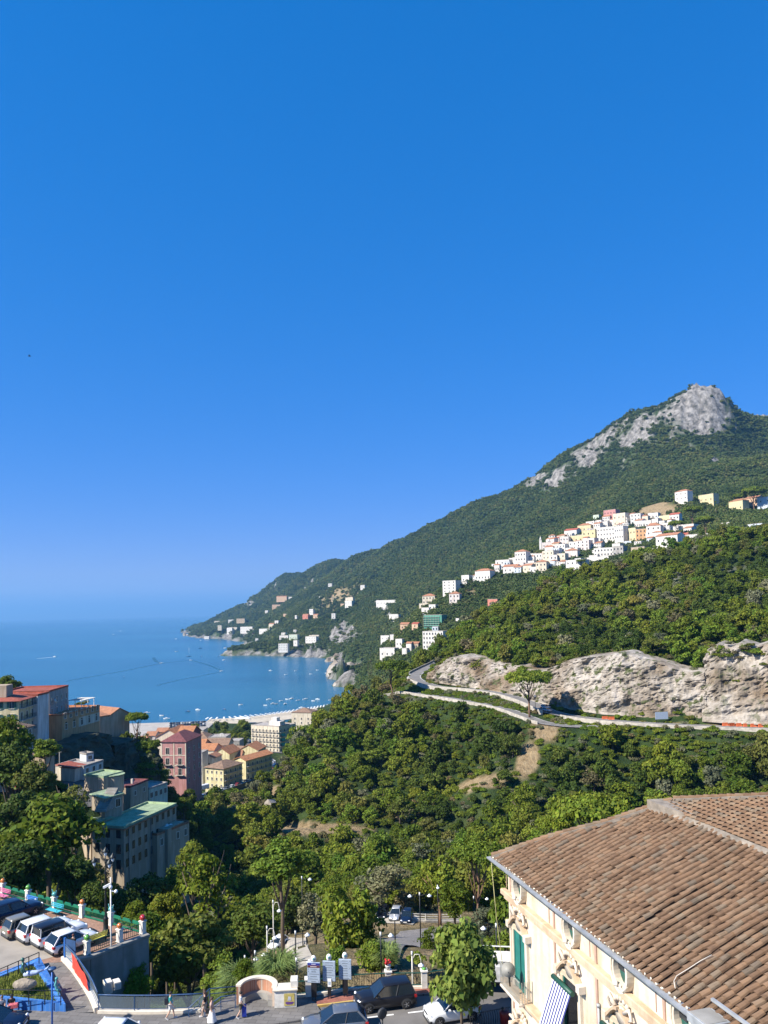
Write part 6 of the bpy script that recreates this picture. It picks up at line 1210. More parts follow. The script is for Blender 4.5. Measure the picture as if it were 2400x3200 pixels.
park_lamp(797, 2970, 64, 'lamp above the bamboo clump with a right arm', ((.7, 0),)); park_lamp(765, 2985, 66, 'short lamp above the bamboo clump', ((.9, .1),)); park_lamp(1189, 2912, 61.5, 'dark lamp behind the black car', ((.8, .2),)); park_lamp(1550, 2885, 62, 'lamp left of the palazzo corner', ((-1, 0),)); park_lamp(1480, 2800, 95, 'lamp pair beside the umbrella pine trunk', ((1.6, 0),)); park_lamp(1235, 2944, 72, 'lamp over the wooden walkway', ((.1, 0),))
park_lamp(853, 2812, 78, 'pale swan neck lamp among the dark trees', ((.8, 0),), swan=True); park_lamp(834, 2893, 70, 'pale swan neck lamp beside the bamboo', ((.9, 0),), swan=True); park_lamp(1287, 2972, 59.5, 'pale swan neck lamp with a large globe by the fence', ((.9, 0),), swan=True)
wk = [hit(*p, 62)[0] for p in ((1285, 2880), (1330, 2882), (1380, 2883), (1440, 2882))]; t = thing('walkway_fence', 'wooden fence with a stone base at the end of the walkway', 'fence', (0, 0, 0))
for i in range(3):
    a, c = wk[i], wk[i + 1]
    for z in (.5, .85, 1.2): MB().bar(a + Vector((0, 0, z)), c + Vector((0, 0, z)), .07).build('rail', M_PIL, t)
    MB().bar(a + Vector((0, 0, .15)), c + Vector((0, 0, .15)), .5, .35).build('stone_base', M_STONEW, t)
for p in wk: MB().bar(p, p + Vector((0, 0, 1.25)), .1).build('post', M_PIL, t)
# ------------------------------------------------------------------ palazzo with the tiled roof
PC = P(1588, 2760, 39.6); PC.z = 78.0; PR = R(-75)
pal = thing('palazzo', 'cream palazzo with an old terracotta tile roof and stucco ornaments', 'palazzo', PC, PR)
def LZ(z): return z - 78.0
m, n, l, b = nodes_of('palazzo_stucco'); co = n.new('ShaderNodeTexCoord').outputs['Object']
a_ = ramp(n, l, noise(n, l, .45, 7, co, .6), [(.3, (.52, .43, .31)), (.5, (.64, .56, .44)), (.7, (.71, .65, .55))]); s1 = ramp(n, l, noise(n, l, .9, 6, co, .6, (1, 1, .10)), [(.38, (.74, .68, .58)), (.55, (1, 1, 1))]); s2 = ramp(n, l, noise(n, l, 3.5, 6, co, .7), [(.34, (.82, .76, .66)), (.5, (1, 1, 1))])
l.new(mixc(n, l, .5, mixc(n, l, .8, a_, s1, 'MULTIPLY'), s2, 'MULTIPLY'), b.inputs['Base Color']); b.inputs['Roughness'].default_value = .9; bump(n, l, b, noise(n, l, 5, 6, co), .2, .03); M_PAL = m
M_TRIM = stucco('palazzo_trim', (.62, .46, .31), .2, 1.2); M_ORN = stucco('palazzo_ornament', (.72, .62, .50), .2, 2.0); M_LINE = mat('brown_string_line', (.42, .27, .20), .85, var=.2, scale=2)
M_GUT = mat('zinc_gutter', (.36, .37, .37), .55, metal=.2, var=.25, scale=2, vs=(1, 1, 1)); M_MORT = mat('roof_mortar', (.25, .21, .165), .95, var=.4, scale=2.5, bmp=.6, bdist=.05); M_TEAL = mat('teal_shutter', (.02, .16, .13), .5, var=.2, scale=3)
XE = 26.0
MB().box(0, XE, 0, 14, -1, 14.35).build('wall', M_PAL, pal)
# string course, lower course, thin lines
mb = MB(); mb.bbox(-.32, XE, -.30, -.0, 12.62, 12.90, .04); mb.build('string_course', M_TRIM, pal); MB().bbox(-.2, XE, -.16, -.001, 12.40, 12.615, .03).build('string_moulding', M_TRIM, pal)
MB().bbox(-.35, XE, -.42, -.001, 8.30, 8.52, .04).build('lower_course', M_TRIM, pal); MB().bbox(-.22, XE, -.2, -.001, 8.05, 8.29, .03).build('lower_moulding', M_TRIM, pal); MB().bbox(-.1, XE, -.12, -.001, 6.7, 6.82, .03).build('panel_moulding', M_ORN, pal)
for x in (.32, 4.92, 8.43, 12.87, 17.2):
    MB().box(x - .07, x + .07, -.05, -.002, 8.53, 12.38).build('pilaster_line', M_LINE, pal); MB().box(x - .07, x + .07, -.05, -.002, 12.92, 14.2).build('pilaster_line', M_LINE, pal); MB().box(x - .5, x - .46, -.03, -.002, 12.95, 14.0).build('panel_line', M_LINE, pal)
    MB().box(x - .07, x + .07, -.05, -.002, 1.0, 8.0).build('pilaster_line', M_LINE, pal)
# oval windows
def oculus(x, z, i):
    t = obj('oval_window', MB().lathe([(.42, -.02), (.42, .0)], 20, M=Matrix.Rotation(R(90), 4, 'X') @ Matrix.Diagonal((1, 1.35, 1, 1))).mesh('oval_window', M_TEAL), pal, (x, -.006, z))
    def ring(r0, r1, y0, y1, mt, nm):
        mb = MB(); K = 24
        for k in range(K): 
            a = 2 * math.pi * k / K; c_, s_ = math.cos(a), math.sin(a) * 1.38
            mb.v += [(r0 * c_, y1, r0 * s_), (r1 * c_, y1, r1 * s_), (r1 * c_, y0, r1 * s_), (r0 * c_, y0, r0 * s_)]
        for k in range(K):
            p, q_ = k * 4, ((k + 1) % K) * 4
            for e in range(4): mb.f.append((p + e, p + (e + 1) % 4, q_ + (e + 1) % 4, q_ + e)); mb.m.append(0); mb.sm.append(False)
        mb.build(nm, mt, t)
    ring(.40, .50, -.26, .004, M_ORN, 'reveal'); ring(.50, .58, -.30, .004, M_PAL, 'outer_moulding')
    MB().box(-.41, .0, -.05, -.02, -.1, .5).build('shutter_half', M_GLASS, t)
    for s_ in (-1, 1): MB().tube([(s_ * .5, -.28, -.35), (s_ * .3, -.3, -.62), (s_ * .1, -.3, -.55), (s_ * .16, -.3, -.42)], .05, 6).build('scroll', M_ORN, t)
    MB().ball((0, -.3, .66), .12, 6, sc=(1.6, .6, 1)).build('crest', M_ORN, t)
for i, x in enumerate((1.6, 6.66, 10.5, 14.13, 18.0)): oculus(x, 13.55, i)
# French windows with stucco pediments
def french(x, i, z0=8.55, hh=2.75, closed=False):
    w_ = .62
    t = obj('french_window', MB().box(-w_, w_, -.02, .0, 0, hh).mesh('french_window', M_GLASS), pal, (x, -.004, z0))
    for x0, x1, za, zb_ in ((-w_ - .22, -w_, 0, hh), (w_, w_ + .22, 0, hh), (-w_ - .22, w_ + .22, hh, hh + .25)): MB().bbox(x0, x1, -.14, -.001, za, zb_, .02).build('stone_frame', M_PAL, t)
    for s_ in (-1, 1):
        MB().box(s_ * w_ - .05 if s_ > 0 else -w_, w_ if s_ > 0 else -w_ + .05, -.10, -.03, 0, hh).build('jamb', M_TEAL, t)
        if not closed: MB().box(s_ * w_ * .52 - .26, s_ * w_ * .52 + .26, -.07, -.025, .05, hh - .05).build('shutter_leaf', M_TEAL, t)
    # curved pediment: two scrolls with a crowning shell
    for s_ in (-1, 1):
        pts = [Vector((s_ * (.08 + .98 * q_ / 10), 0, hh + .42 + .5 * math.cos(q_ / 10 * 2.6) * .8)) for q_ in range(11)]
        mb = MB()
        for p in pts: mb.v += [(p.x, -.3, p.z), (p.x, -.02, p.z), (p.x, -.02, p.z - .12), (p.x, -.3, p.z - .12)]
        for k in range(10):
            for e in range(4): mb.f.append((k * 4 + e, k * 4 + 4 + e, k * 4 + 4 + (e + 1) % 4, k * 4 + (e + 1) % 4)); mb.m.append(0); mb.sm.append(False)
        for e in (0, 10): mb.f.append((e * 4, e * 4 + 1, e * 4 + 2, e * 4 + 3)); mb.m.append(0); mb.sm.append(False)
        mb.build('pediment_scroll', M_TRIM, t); MB().bbox(s_ * .98 - .14, s_ * .98 + .14, -.32, -.01, hh - .05, hh + .3, .03).build('bracket', M_ORN, t)
        MB().tube([(s_ * .3, -.2, hh + .75), (s_ * .65, -.2, hh + 1.02), (s_ * .8, -.2, hh + .75), (s_ * .6, -.2, hh + .62)], [.09, .08, .07, .05], 6).build('leaf_scroll', M_ORN, t)
    MB().lathe([(.30, -.16), (.36, -.1), (.36, .0)], 14, (0, -.16, hh + .5), M=Matrix.Rotation(R(90), 4, 'X')).build('round_niche', M_ORN, t); MB().lathe([(.2, -.19), (.2, -.15)], 12, (0, -.17, hh + .5), M=Matrix.Rotation(R(90), 4, 'X')).build('niche_recess', M_GLASS, t)
    for k in range(5): MB().ball((-.4 + .2 * k, -.12, hh + 1.02 + .12 * math.cos((k - 2) * .8)), .10, 5, sc=(1, .8, 1.2)).build('stucco_boss', M_ORN, t)
    return t
for i, x in enumerate((1.4, 6.4, 10.33, 14.2)): french(x, i, closed=(i in (1, 2)))
for i, x in enumerate((1.4, 6.4)): french(x, i, 4.0, 2.4)
# balconies
def balcony(x0, x1, lb, z=8.53):
    t = thing('balcony', lb, 'balcony', PC + Matrix.Rotation(PR, 3, 'Z') @ Vector((x0, 0, z)), PR); w_ = x1 - x0
    MB().bbox(0, w_, -.72, -.43, -.12, .02, .03).build('slab', M_ORN, t); me_ = MB().box(-.012, .012, -.012, .012, 0, .98).mesh('baluster', mat('pale_iron', (.40, .39, .34), .5, metal=.3)); pi_ = mat('pale_iron', (.40, .39, .34), .5)
    k = 0
    while k * .12 <= w_ + .01: obj('baluster', me_, t, (k * .12, -.68, .02)); k += 1
    for k in range(1, 6): obj('baluster', me_, t, (w_, -.68 + k * .13, .02)); obj('baluster', me_, t, (0, -.68 + k * .13, .02))
    MB().box(0, w_, -.70, -.66, 1.0, 1.04).build('top_rail', pi_, t)
    return t
balcony(.3, 2.5, 'iron balcony with the satellite dish at the palazzo corner'); balcony(5.4, 7.6, 'iron balcony under the first striped awning'); balcony(9.4, 11.4, 'iron balcony under the second striped awning')
Q_ = lambda x, y, z: PC + Matrix.Rotation(PR, 3, 'Z') @ Vector((x, y, z))
t = thing('satellite_dish', 'grey satellite dish on the corner balcony', 'satellite dish', Q_(1.55, -.80, 9.75), PR); MB().lathe([(.03, 0), (.22, .04), (.32, .09), (.33, .11)], 18, M=Matrix.Rotation(R(-20), 4, 'Z') @ Matrix.Rotation(R(62), 4, 'Y')).build('dish', mat('dish_grey', (.26, .25, .22), .6, var=.1), t); MB().tube([(0, 0, 0), (.05, .05, -.75)], .035, 6).build('mast', M_DARKM, t); MB().tube([(0, 0, -.1), (.5, -.2, .1)], .02, 5).build('feed_arm', M_DARKM, t)
# striped awnings
m, n, l, b = nodes_of('striped_cloth'); co = n.new('ShaderNodeTexCoord').outputs['UV']; at = n.new('ShaderNodeAttribute'); at.attribute_name = 'stripe'
l.new(ramp(n, l, at.outputs['Fac'], [(.49, (.70, .69, .66)), (.51, (.03, .035, .16))]), b.inputs['Base Color']); b.inputs['Roughness'].default_value = .9; M_STRIPE = m
def awning(x, lb):
    t = thing('striped_awning', lb, 'awning', Q_(x, 0, 11.1), PR); MB().tube([(-.85, -.42, .05), (.85, -.42, .05)], .11, 8).build('roller', mat('awning_green', (.012, .07, .045), .5), t); mb = MB(); K = 16
    for i in range(K + 1):
        x_ = -.78 + 1.56 * i / K; mb.v += [(x_, -.44, .05), (x_, -.85, -.95), (x_, -1.25, -2.0)]
    for i in range(K):
        for j in range(2): mb.f.append((i * 3 + j, i * 3 + j + 1, i * 3 + 4 + j, i * 3 + 3 + j)); mb.m.append(0); mb.sm.append(False)
    o = mb.build('cloth', M_STRIPE, t); a_ = o.data.attributes.new('stripe', 'FLOAT', 'FACE'); a_.data.foreach_set('value', [float((i // 2) % 2) for i in range(K * 2) ] if False else [float((i // 2) % 2) for i in range(K * 2)])
    for s_ in (-1, 1): MB().tube([(s_ * .82, -.05, -2.0), (s_ * .82, -1.22, -2.05)], .02, 5).build('arm', M_DARKM, t)
    MB().tube([(-.8, -1.25, -2.02), (.8, -1.25, -2.02)], .03, 6).build('front_bar', M_WHITE, t)
awning(6.3, 'blue and white striped awning over the second window'); awning(10.25, 'striped awning at the lower edge over the third window')
t = thing('air_conditioner', 'cream air conditioner unit beside the striped awning', 'air conditioner', Q_(8.05, -.45, 9.05), PR); MB().bbox(-.42, .42, -.2, .3, 0, .75, .03).build('casing', M_PIL, t); MB().lathe([(.27, -.03), (.27, .02)], 16, (-.1, -.2, .38), M=Matrix.Rotation(R(90), 4, 'X')).build('fan_grille', M_SLAT, t); MB().box(.46, .9, -.15, .25, .05, .7).build('second_unit', M_SLAT, t)
t = thing('wall_pipe', 'thin grey vent pipe on the palazzo wall', 'pipe', Q_(8.6, -.08, 9.2), PR); MB().tube([(0, 0, 0), (0, 0, 2.1)], .05, 6).build('pipe', M_GUT, t); MB().lathe([(.08, 0), (.08, .12)], 8, (0, 0, 2.1)).build('cap', M_GUT, t)
mb = MB(); mb.tube([(-.62, -.62, 14.1), (-.45, -.5, 11.5), (-.2, -.35, 9.2), (-.1, -.3, 8.6)], .018, 5); o = mb.build('cable', mat('yellow_cable', (.40, .36, .16), .6), None, PC, (0, 0, PR)); tag(o, 'yellow cable hanging from the gutter corner', 'cable')
# gutter and eave
EZ, RB, PT = 14.40, 6.3, .42                       # eave height, ridge depth, pitch
mb = MB(); prof = [(math.cos(a) * .165, math.sin(a) * .165) for a in [math.pi + math.pi * i / 8 for i in range(9)]] + [(.145, 0.0), (-.145, 0.0)]
vs = [(x, -.66 + p, EZ - .02 + q_) for x in (-.75, XE) for p, q_ in prof]; N_ = len(prof)
mb.add(vs, [tuple(range(N_)), tuple(range(N_, 2 * N_))[::-1]] + [(i, N_ + i, N_ + (i + 1) % N_, (i + 1) % N_) for i in range(N_)], 0, False); mb.build('gutter', M_GUT, pal)
me_ = MB().bar((0, -.05, -.25), (0, -.6, -.18), .03).mesh('gutter_bracket', M_GUT)
for k in range(14): obj('gutter_bracket', me_, pal, (k * 1.3 + .2, 0, EZ))
hipx = lambda b_: -.66 + (b_ + .53) / (7.0 + .53) * (3.8 + .66)       # hip line: x where the face starts at depth b_
rz_ = lambda b_: EZ + PT * (b_ + .53) + .06 * math.sin(b_)
m, n, l, b = nodes_of('roof_bed'); b.inputs['Base Color'].default_value = (.075, .045, .028, 1); b.inputs['Roughness'].default_value = 1; M_BED = m
ro = MB(); K = 14
for i in range(K + 1): b_ = -.53 + (RB + .53) * i / K; ro.v += [(hipx(b_), b_, rz_(b_) - .09), (XE, b_, rz_(b_) - .09)]
for i in range(K): ro.f.append((2 * i, 2 * i + 1, 2 * i + 3, 2 * i + 2)); ro.m.append(0); ro.sm.append(False)
apx_ = Vector((3.73, 7.05, EZ + 3.16)); top2 = apx_ + Vector((2.45, 3.35, .45)) * 4.2; b2 = len(ro.v)
ro.v += [tuple(apx_ - Vector((0, 0, .04))), (XE, RB, rz_(RB) - .04), (top2.x + 18, top2.y, top2.z - .04), tuple(top2 - Vector((0, 0, .04)))]; ro.f.append((b2, b2 + 1, b2 + 2, b2 + 3)); ro.m.append(0); ro.sm.append(False)
# back slopes and soffit so that the roof is closed from the side
ro.v += [(-.66, -.53, EZ - .05), (-.9, 14.5, EZ - .05), (XE, 14.5, EZ - .05), (XE, -.53, EZ - .05)]; c0 = len(ro.v) - 4
ro.f += [(c0, c0 + 1, c0 + 2, c0 + 3), (c0, b2, c0 + 1), (b2, b2 + 3, c0 + 1)]; ro.m += [0, 0, 0]; ro.sm += [False] * 3
roof = ro.build('roof', M_BED, pal)
# tiles: tapered half cylinders
m, n, l, b = nodes_of('terracotta_tile'); oi = n.new('ShaderNodeObjectInfo'); at = n.new('ShaderNodeAttribute'); at.attribute_name = 'tone'; co = n.new('ShaderNodeTexCoord').outputs['Object']; ge = n.new('ShaderNodeNewGeometry')
sm_ = n.new('ShaderNodeMath'); sm_.operation = 'ADD'; l.new(oi.outputs['Random'], sm_.inputs[0]); l.new(at.outputs['Fac'], sm_.inputs[1]); fr = n.new('ShaderNodeMath'); fr.operation = 'FRACT'; l.new(sm_.outputs[0], fr.inputs[0])
tc_ = ramp(n, l, fr.outputs[0], [(0, (.145, .085, .047)), (.3, (.185, .108, .06)), (.55, (.188, .117, .068)), (.75, (.225, .135, .076)), (.92, (.20, .145, .094)), (1, (.14, .105, .072))])
pn = noise(n, l, 2.2, 7, ge.outputs['Position'], .7); li = ramp(n, l, pn, [(.30, (.55, .52, .48)), (.5, (1, 1, 1)), (.68, (1.12, 1.1, 1.05)), (.80, (1.5, 1.55, 1.5))]); c_ = mixc(n, l, 1, tc_, li, 'MULTIPLY')
l.new(c_, b.inputs['Base Color']); b.inputs['Roughness'].default_value = .92; bump(n, l, b, noise(n, l, 18, 5, ge.outputs['Position'], .7), .35, .02); M_TILE2 = m
def tile_geo(Lt, w0, w1, hgt, seg=5, th=.018):
    vs, fs = [], []
    for x, w_ in ((0, w0), (Lt, w1)):
        for k in range(seg + 1): a = math.pi * k / seg; vs.append((-w_ / 2 * math.cos(a), x, hgt * math.sin(a) * (w_ / w0)))
    for k in range(seg): fs.append((k, k + 1, seg + 2 + k, seg + 1 + k))
    vs2 = [(-w0 / 2 * math.cos(math.pi * k / seg) * .86, 0, hgt * math.sin(math.pi * k / seg) * .80) for k in range(seg + 1)]; o_ = len(vs); vs += vs2
    for k in range(seg): fs.append((k + 1, k, o_ + k, o_ + k + 1))
    return vs, fs
TL_ = []                                           # (loc, matrix)
SP, EXP_ = .325, .33
sl = math.atan(PT)
for c in range(int((XE + .4) / SP)):
    x = -.5 + c * SP; b_ = -.62; r_ = 0
    wob = .09 * math.sin(c * .55) + random.uniform(-.05, .05)
    while b_ < RB - .1:
        if hipx(b_) < x - .05:
            TL_.append((Vector((x + wob * math.sin(b_ * .7) * .6 + random.uniform(-.012, .012), b_, rz_(b_) + .015 + .045 * math.sin(c * .23 + b_ * .6) - (.05 if random.random() < .03 else 0))), (sl + random.uniform(-.03, .03) - .045, random.uniform(-.06, .06), random.uniform(-.07, .07))))
        b_ += EXP_ * random.uniform(.92, 1.06)
# upper face: columns run towards the viewer
pn_ = (Vector((XE, RB, rz_(RB))) - apx_).cross(top2 - apx_).normalized(); pn_ = -pn_ if pn_.z < 0 else pn_
zpl = lambda x, y: apx_.z - (pn_.x * (x - apx_.x) + pn_.y * (y - apx_.y)) / pn_.z
y_ = RB + .12; ci = 0
while y_ < 17:
    xs = 3.73 + (y_ - 7.05) / (top2.y - 7.05) * (top2.x - 3.73) if y_ > 7.05 else 3.9
    x = xs + .2
    while x < 19:
        TL_.append((Vector((x, y_ + .05 * math.sin(x * .8 + ci) , zpl(x, y_) + .015)), (-.10, random.uniform(-.04, .04), math.pi / 2 + .12)))
        x += EXP_ * random.uniform(.94, 1.05)
    y_ += SP; ci += 1
camL = Matrix.Rotation(-PR, 3, 'Z') @ (Vector((0, 0, CZ)) - PC)
def vis(p): q_ = proj(PC + Matrix.Rotation(PR, 3, 'Z') @ p[0]); return -20 < q_[0] < 2430 and q_[1] < 3230
TL_.sort(key=lambda p: (0 if vis(p) else 1, (p[0] - camL).length)); tv, tf = tile_geo(.40, .24, .19, .115); tme = bpy.data.meshes.new('tile'); tme.from_pydata(tv, [], tf); tme.materials.append(M_TILE2); tme.polygons.foreach_set('use_smooth', [False] * len(tf)); tme.update()
nrm_up = tme.polygons[2].normal.z
for p, e in TL_[:290]: obj('tile', tme, roof, p, e)
VV, FF, tone = [], [], []
from mathutils import Euler
for p, e in TL_[290:]:
    Mx_ = Matrix.Translation(p) @ Euler(e).to_matrix().to_4x4(); o_ = len(VV); VV += [tuple(Mx_ @ Vector(q_)) for q_ in tv]; FF += [[o_ + i for i in f_] for f_ in tf]; tone += [random.random()] * len(tf)
me_ = bpy.data.meshes.new('tile_field'); me_.from_pydata(VV, [], FF); me_.materials.append(M_TILE2); me_.attributes.new('tone', 'FLOAT', 'FACE').data.foreach_set('value', tone); me_.update(); tag(obj('tile_field', me_, roof), None, None, None, 'stuff')
# hip capping: mortar bed and big tiles, ridge capping, mortar patch at the apex
def capping(a, c, nm='hip_tile', big=1.25):
    d_ = c - a; n_ = int(d_.length / .34); rz2 = math.atan2(d_.y, d_.x) - math.pi / 2; tilt = math.asin(d_.z / d_.length)
    mb = MB(); mb.bar(a + Vector((0, 0, .0)), c + Vector((0, 0, .0)), .34, .16); mb.build('mortar_bed', M_MORT, roof)
    for i in range(n_): o = obj(nm, tme, roof, a.lerp(c, i / n_) + Vector((random.uniform(-.02, .02), 0, .07)), (tilt - .05, random.uniform(-.06, .06), rz2 + random.uniform(-.05, .05))); o.scale = (big, 1, big)
hc = [Vector((hipx(b_) + .02, b_, rz_(b_) + .02)) for b_ in (-.55, 1.9, 4.4, 6.9)]
for i in range(3): capping(hc[i], hc[i + 1])
capping(apx_ + Vector((0, 0, .05)), top2 + Vector((0, 0, .05)), 'ridge_tile', 1.15)
mb = MB(); K = 30
for i in range(K + 1):
    f_ = i / K; x = 3.6 + (XE - 3.6) * f_; w_ = .24 * max(.2, 1 - f_ * 3) + .06; zz = rz_(RB) + .07 + .05 * max(0, 1 - f_ * 4); mb.v += [(x, RB - w_ + .06 * math.sin(i * 1.9), zz - .14), (x, RB, zz + .05), (x, RB + w_ * 1.3 + .08 * math.sin(i * 2.7), zz - .02)]
for i in range(K):
    for j in range(2): mb.f.append((i * 3 + j, i * 3 + 3 + j, i * 3 + 4 + j, i * 3 + 1 + j)); mb.m.append(0); mb.sm.append(True)
mb.build('ridge_mortar', M_MORT, roof)
MB().prism([(3.3, 5.9), (4.6, 6.0), (6.0, 6.35), (5.6, 7.0), (4.2, 7.4), (3.5, 7.2)], EZ + 2.6, lambda x, y: EZ + 3.22 - .05 * (x - 3.5)).build('mortar_patch', M_MORT, roof)
me_ = MB().ball((0, 0, 0), .055, 5, sc=(1.3, .6, .7)).mesh('eave_mortar', M_PAL)
for k in range(66): obj('eave_mortar', me_, roof, (-.5 + k * SP + .18 + random.uniform(-.06, .06), -.60 + random.uniform(-.03, .03), EZ + .03), (0, 0, random.uniform(-.5, .5)))
# skylight hatch and gutter box near the lower edge
def roofpt(px, py, up=.06):                        # point of the facade side roof face seen at a pixel
    Ri = Matrix.Rotation(-PR, 3, 'Z'); o_ = Ri @ (Vector((0, 0, CZ)) - PC); d_ = Ri @ ray(px, py); k_ = (EZ + up + PT * (o_.y + .53) - o_.z) / (d_.z - PT * d_.y); return o_ + d_ * k_
def rq(px, py, up=.06): return Q_(*roofpt(px, py, up))
t = thing('roof_hatch', 'grey metal box at the lower end of the gutter', 'roof hatch', rq(2225, 3178, .1), PR); MB().bbox(-.45, .45, -.55, .3, -.25, .04, .02).build('box', M_GUT, t); MB().box(-.4, .4, -.48, .22, .041, .055).build('lid', M_CONC, t)
t = thing('metal_channel', 'pale metal channel lying on the lower roof tiles', 'metal channel', (0, 0, 0)); MB().bar(rq(2225, 3122, .2), rq(2350, 3212, .2), .10, .08).build('channel', M_GUT, t)
o = MB().tube([rq(2110, 3088, .2), rq(2106, 3066, .2), rq(2114, 3050, .2), rq(2150, 3028, .2), rq(2190, 3002, .2), rq(2224, 2984, .2)], .014, 5).build('roof_cable', M_FRAME); tag(o, 'thin pale cable lying across the roof tiles', 'cable')
o = None
for i in range(3): tag(MB().tube([Q_(14.2, -.9, 13.6 - i * .12), Q_(16.0, -1.1, 13.5 - i * .14), Q_(18, -1.2, 13.55 - i * .12)], .012, 5).build('clothes_line', M_WHITE), ['top', 'middle', 'lowest'][i] + ' of the white clothes lines below the gutter', 'clothes line')
for i in range(3): t = thing('hung_cloth', ['white cloth hung left on the lines', 'white cloth hung middle on the lines', 'white cloth hung right on the lines'][i], 'laundry', Q_(15.0 + i * .6, -1.0, 13.45), PR); MB().box(-.2, .2, -.01, .01, -.5, 0).build('cloth', M_WHITE, t)
# plane tree in front of the palazzo
# ------------------------------------------------------------------ boats, beach, seafront cars, birds, plane tree
M_HULL = mat('boat_white', (.78, .78, .76), .4, var=.06, scale=2); M_HULLB = mat('boat_blue', (.03, .12, .28), .4, var=.1, scale=2); M_DECKW = mat('boat_deck', (.55, .42, .28), .7, var=.2, scale=2)
def boat_mesh(L, w, mt, cabin=True):
    mb = MB(); st = [(-.5, .8), (-.2, 1.0), (.15, .95), (.38, .55), (.5, .06)]
    rings = [[Vector((x * L, -w / 2 * f_, .65 + .25 * max(0, x) * 2)), Vector((x * L, -w / 2 * f_ * .6, -.25)), Vector((x * L, w / 2 * f_ * .6, -.25)), Vector((x * L, w / 2 * f_, .65 + .25 * max(0, x) * 2))] for x, f_ in st]
    loft(mb, rings, 0, False)
    if cabin: mb.bbox(-.12 * L, .2 * L, -w * .3, w * .3, .6, 1.45, .15, 0); mb.box(-.05 * L, .203 * L, -w * .305, w * .305, .95, 1.25, 2)
    else: mb.box(-.42 * L, .1 * L, -w * .32, w * .32, .66, .70, 1)
    return mb.mesh('boat_hull', [mt, M_DECKW, M_CGL])
BM = {('w', 1): boat_mesh(6.5, 2.2, M_HULL), ('w', 0): boat_mesh(5.0, 1.9, M_HULL, False), ('b', 0): boat_mesh(5.2, 1.9, M_HULLB, False), ('b', 1): boat_mesh(7, 2.4, M_HULLB)}
cD_ = lambda x, y: (.7233 * x, 1850 + .7233 * y)    # crop coordinates measured on the photograph
bl = []
def boat(px, py, kind, rz, label, sc=1.0, group='boats moored in the bay'):
    v = PZ(px, py, .0); o = obj('boat', BM[kind], None, v, (0, 0, rz)); o.scale = (sc, sc, sc); return tag(o, label, 'boat', group)
M1 = [(1147,489),(1180,482),(1192,484),(1231,484),(1239,463),(1259,461),(1288,468),(1319,463),(1354,470),(1372,463),(1427,467),(1162,464),(1214,470),(1303,500)]
for i, (x, y) in enumerate(M1): px, py = cD_(x, y); boat(px, py + 1, ('w', i % 2), random.uniform(0, 6), 'small white boat moored in the row off the beach', 1.0)
for i, (x, y, k, lb) in enumerate(((1040,488,('w',0),'white boat alone left of the mooring row'),(855,510,('w',1),'white boat off the quay, right of the blue boat'),(810,517,('b',0),'blue boat moored off the quay'),(967,508,('b',0),'blue boat moored before the seafront trees'),(635,523,('w',1),'white boat close to the umbrella pine'),(698,535,('w',0),'left white boat beside the quay wall'),(720,548,('w',1),'right white boat beside the quay wall'),(1169,340,('w',1),'white motor boat lying alone in the inner bay'),(957,342,('w',1),'white motor boat trailing dark wakes'),(968,295,('w',1),'white boat below the promontory tip'),(941,280,('b',0),'dark boat below the promontory tip'),(869,278,('b',0),'small dark boat right of the sailing boat'),(865,244,('b',1),'dark boat before the breakwater'),(974,243,('w',1),'white boat near the far cove'),(869,209,('w',0),'small white boat off the breakwater'),(762,258,('w',0),'tiny white boat left of the sailing boat'),(698,308,('w',1),'white motor boat left of the sailing boat'),(824,295,('w',0),'small white boat just below the sailing boat'),(236,280,('w',1),'white speedboat with a foam trail at the left'),(520,169,('w',1),'far white boat below the horizon'),(490,184,('w',1),'far white boat left of centre below the horizon'),(534,368,('b',0),'dark small boat in the open bay'),(1277,341,('w',0),'left small boat near the dark shore'),(1343,355,('w',0),'small boat before the sea rock'),(1371,338,('w',0),'small boat under the cliff shadow'),(1410,351,('w',0),'boat nearest the sea rock'),(1426,356,('b',0),'dark boat beside the sea rock'),(1234,358,('w',0),'small white boat right of the lone motor boat'),(760,203,('w',0),'left boat off the breakwater'))):
    px, py = cD_(x, y); D = PZ(px, py, 0).y; boat(px, py, k, random.uniform(2.6, 3.6), lb, max(1.0, min(2.0, D / 1400)))
px, py = cD_(815, 279); v = PZ(px, py, 0); t = thing('sailing_boat', 'sailing boat with a tall bare mast in the open bay', 'boat', v, .5); MB_ = BM[('w', 1)]; o = obj('hull', boat_mesh(14, 4, M_HULLB), t); MB().tube([(1, 0, .5), (1, 0, 22)], .18, 6).build('mast', M_HULL, t); MB().tube([(1, 0, 2.2), (-4.5, 0, 2.0)], .2, 6).build('boom', M_HULL, t)
for s_ in (6.4, -6.4): MB().tube([(s_, 0, .9), (1, 0, 21.5)], .04, 4).build('stay', M_DARKM, t)
M_WAKE = mat('wake_water', (.012, .080, .138), .5, var=.15, scale=.02); M_FOAM = mat('wake_foam', (.55, .62, .66), .7, var=.3, scale=.3)
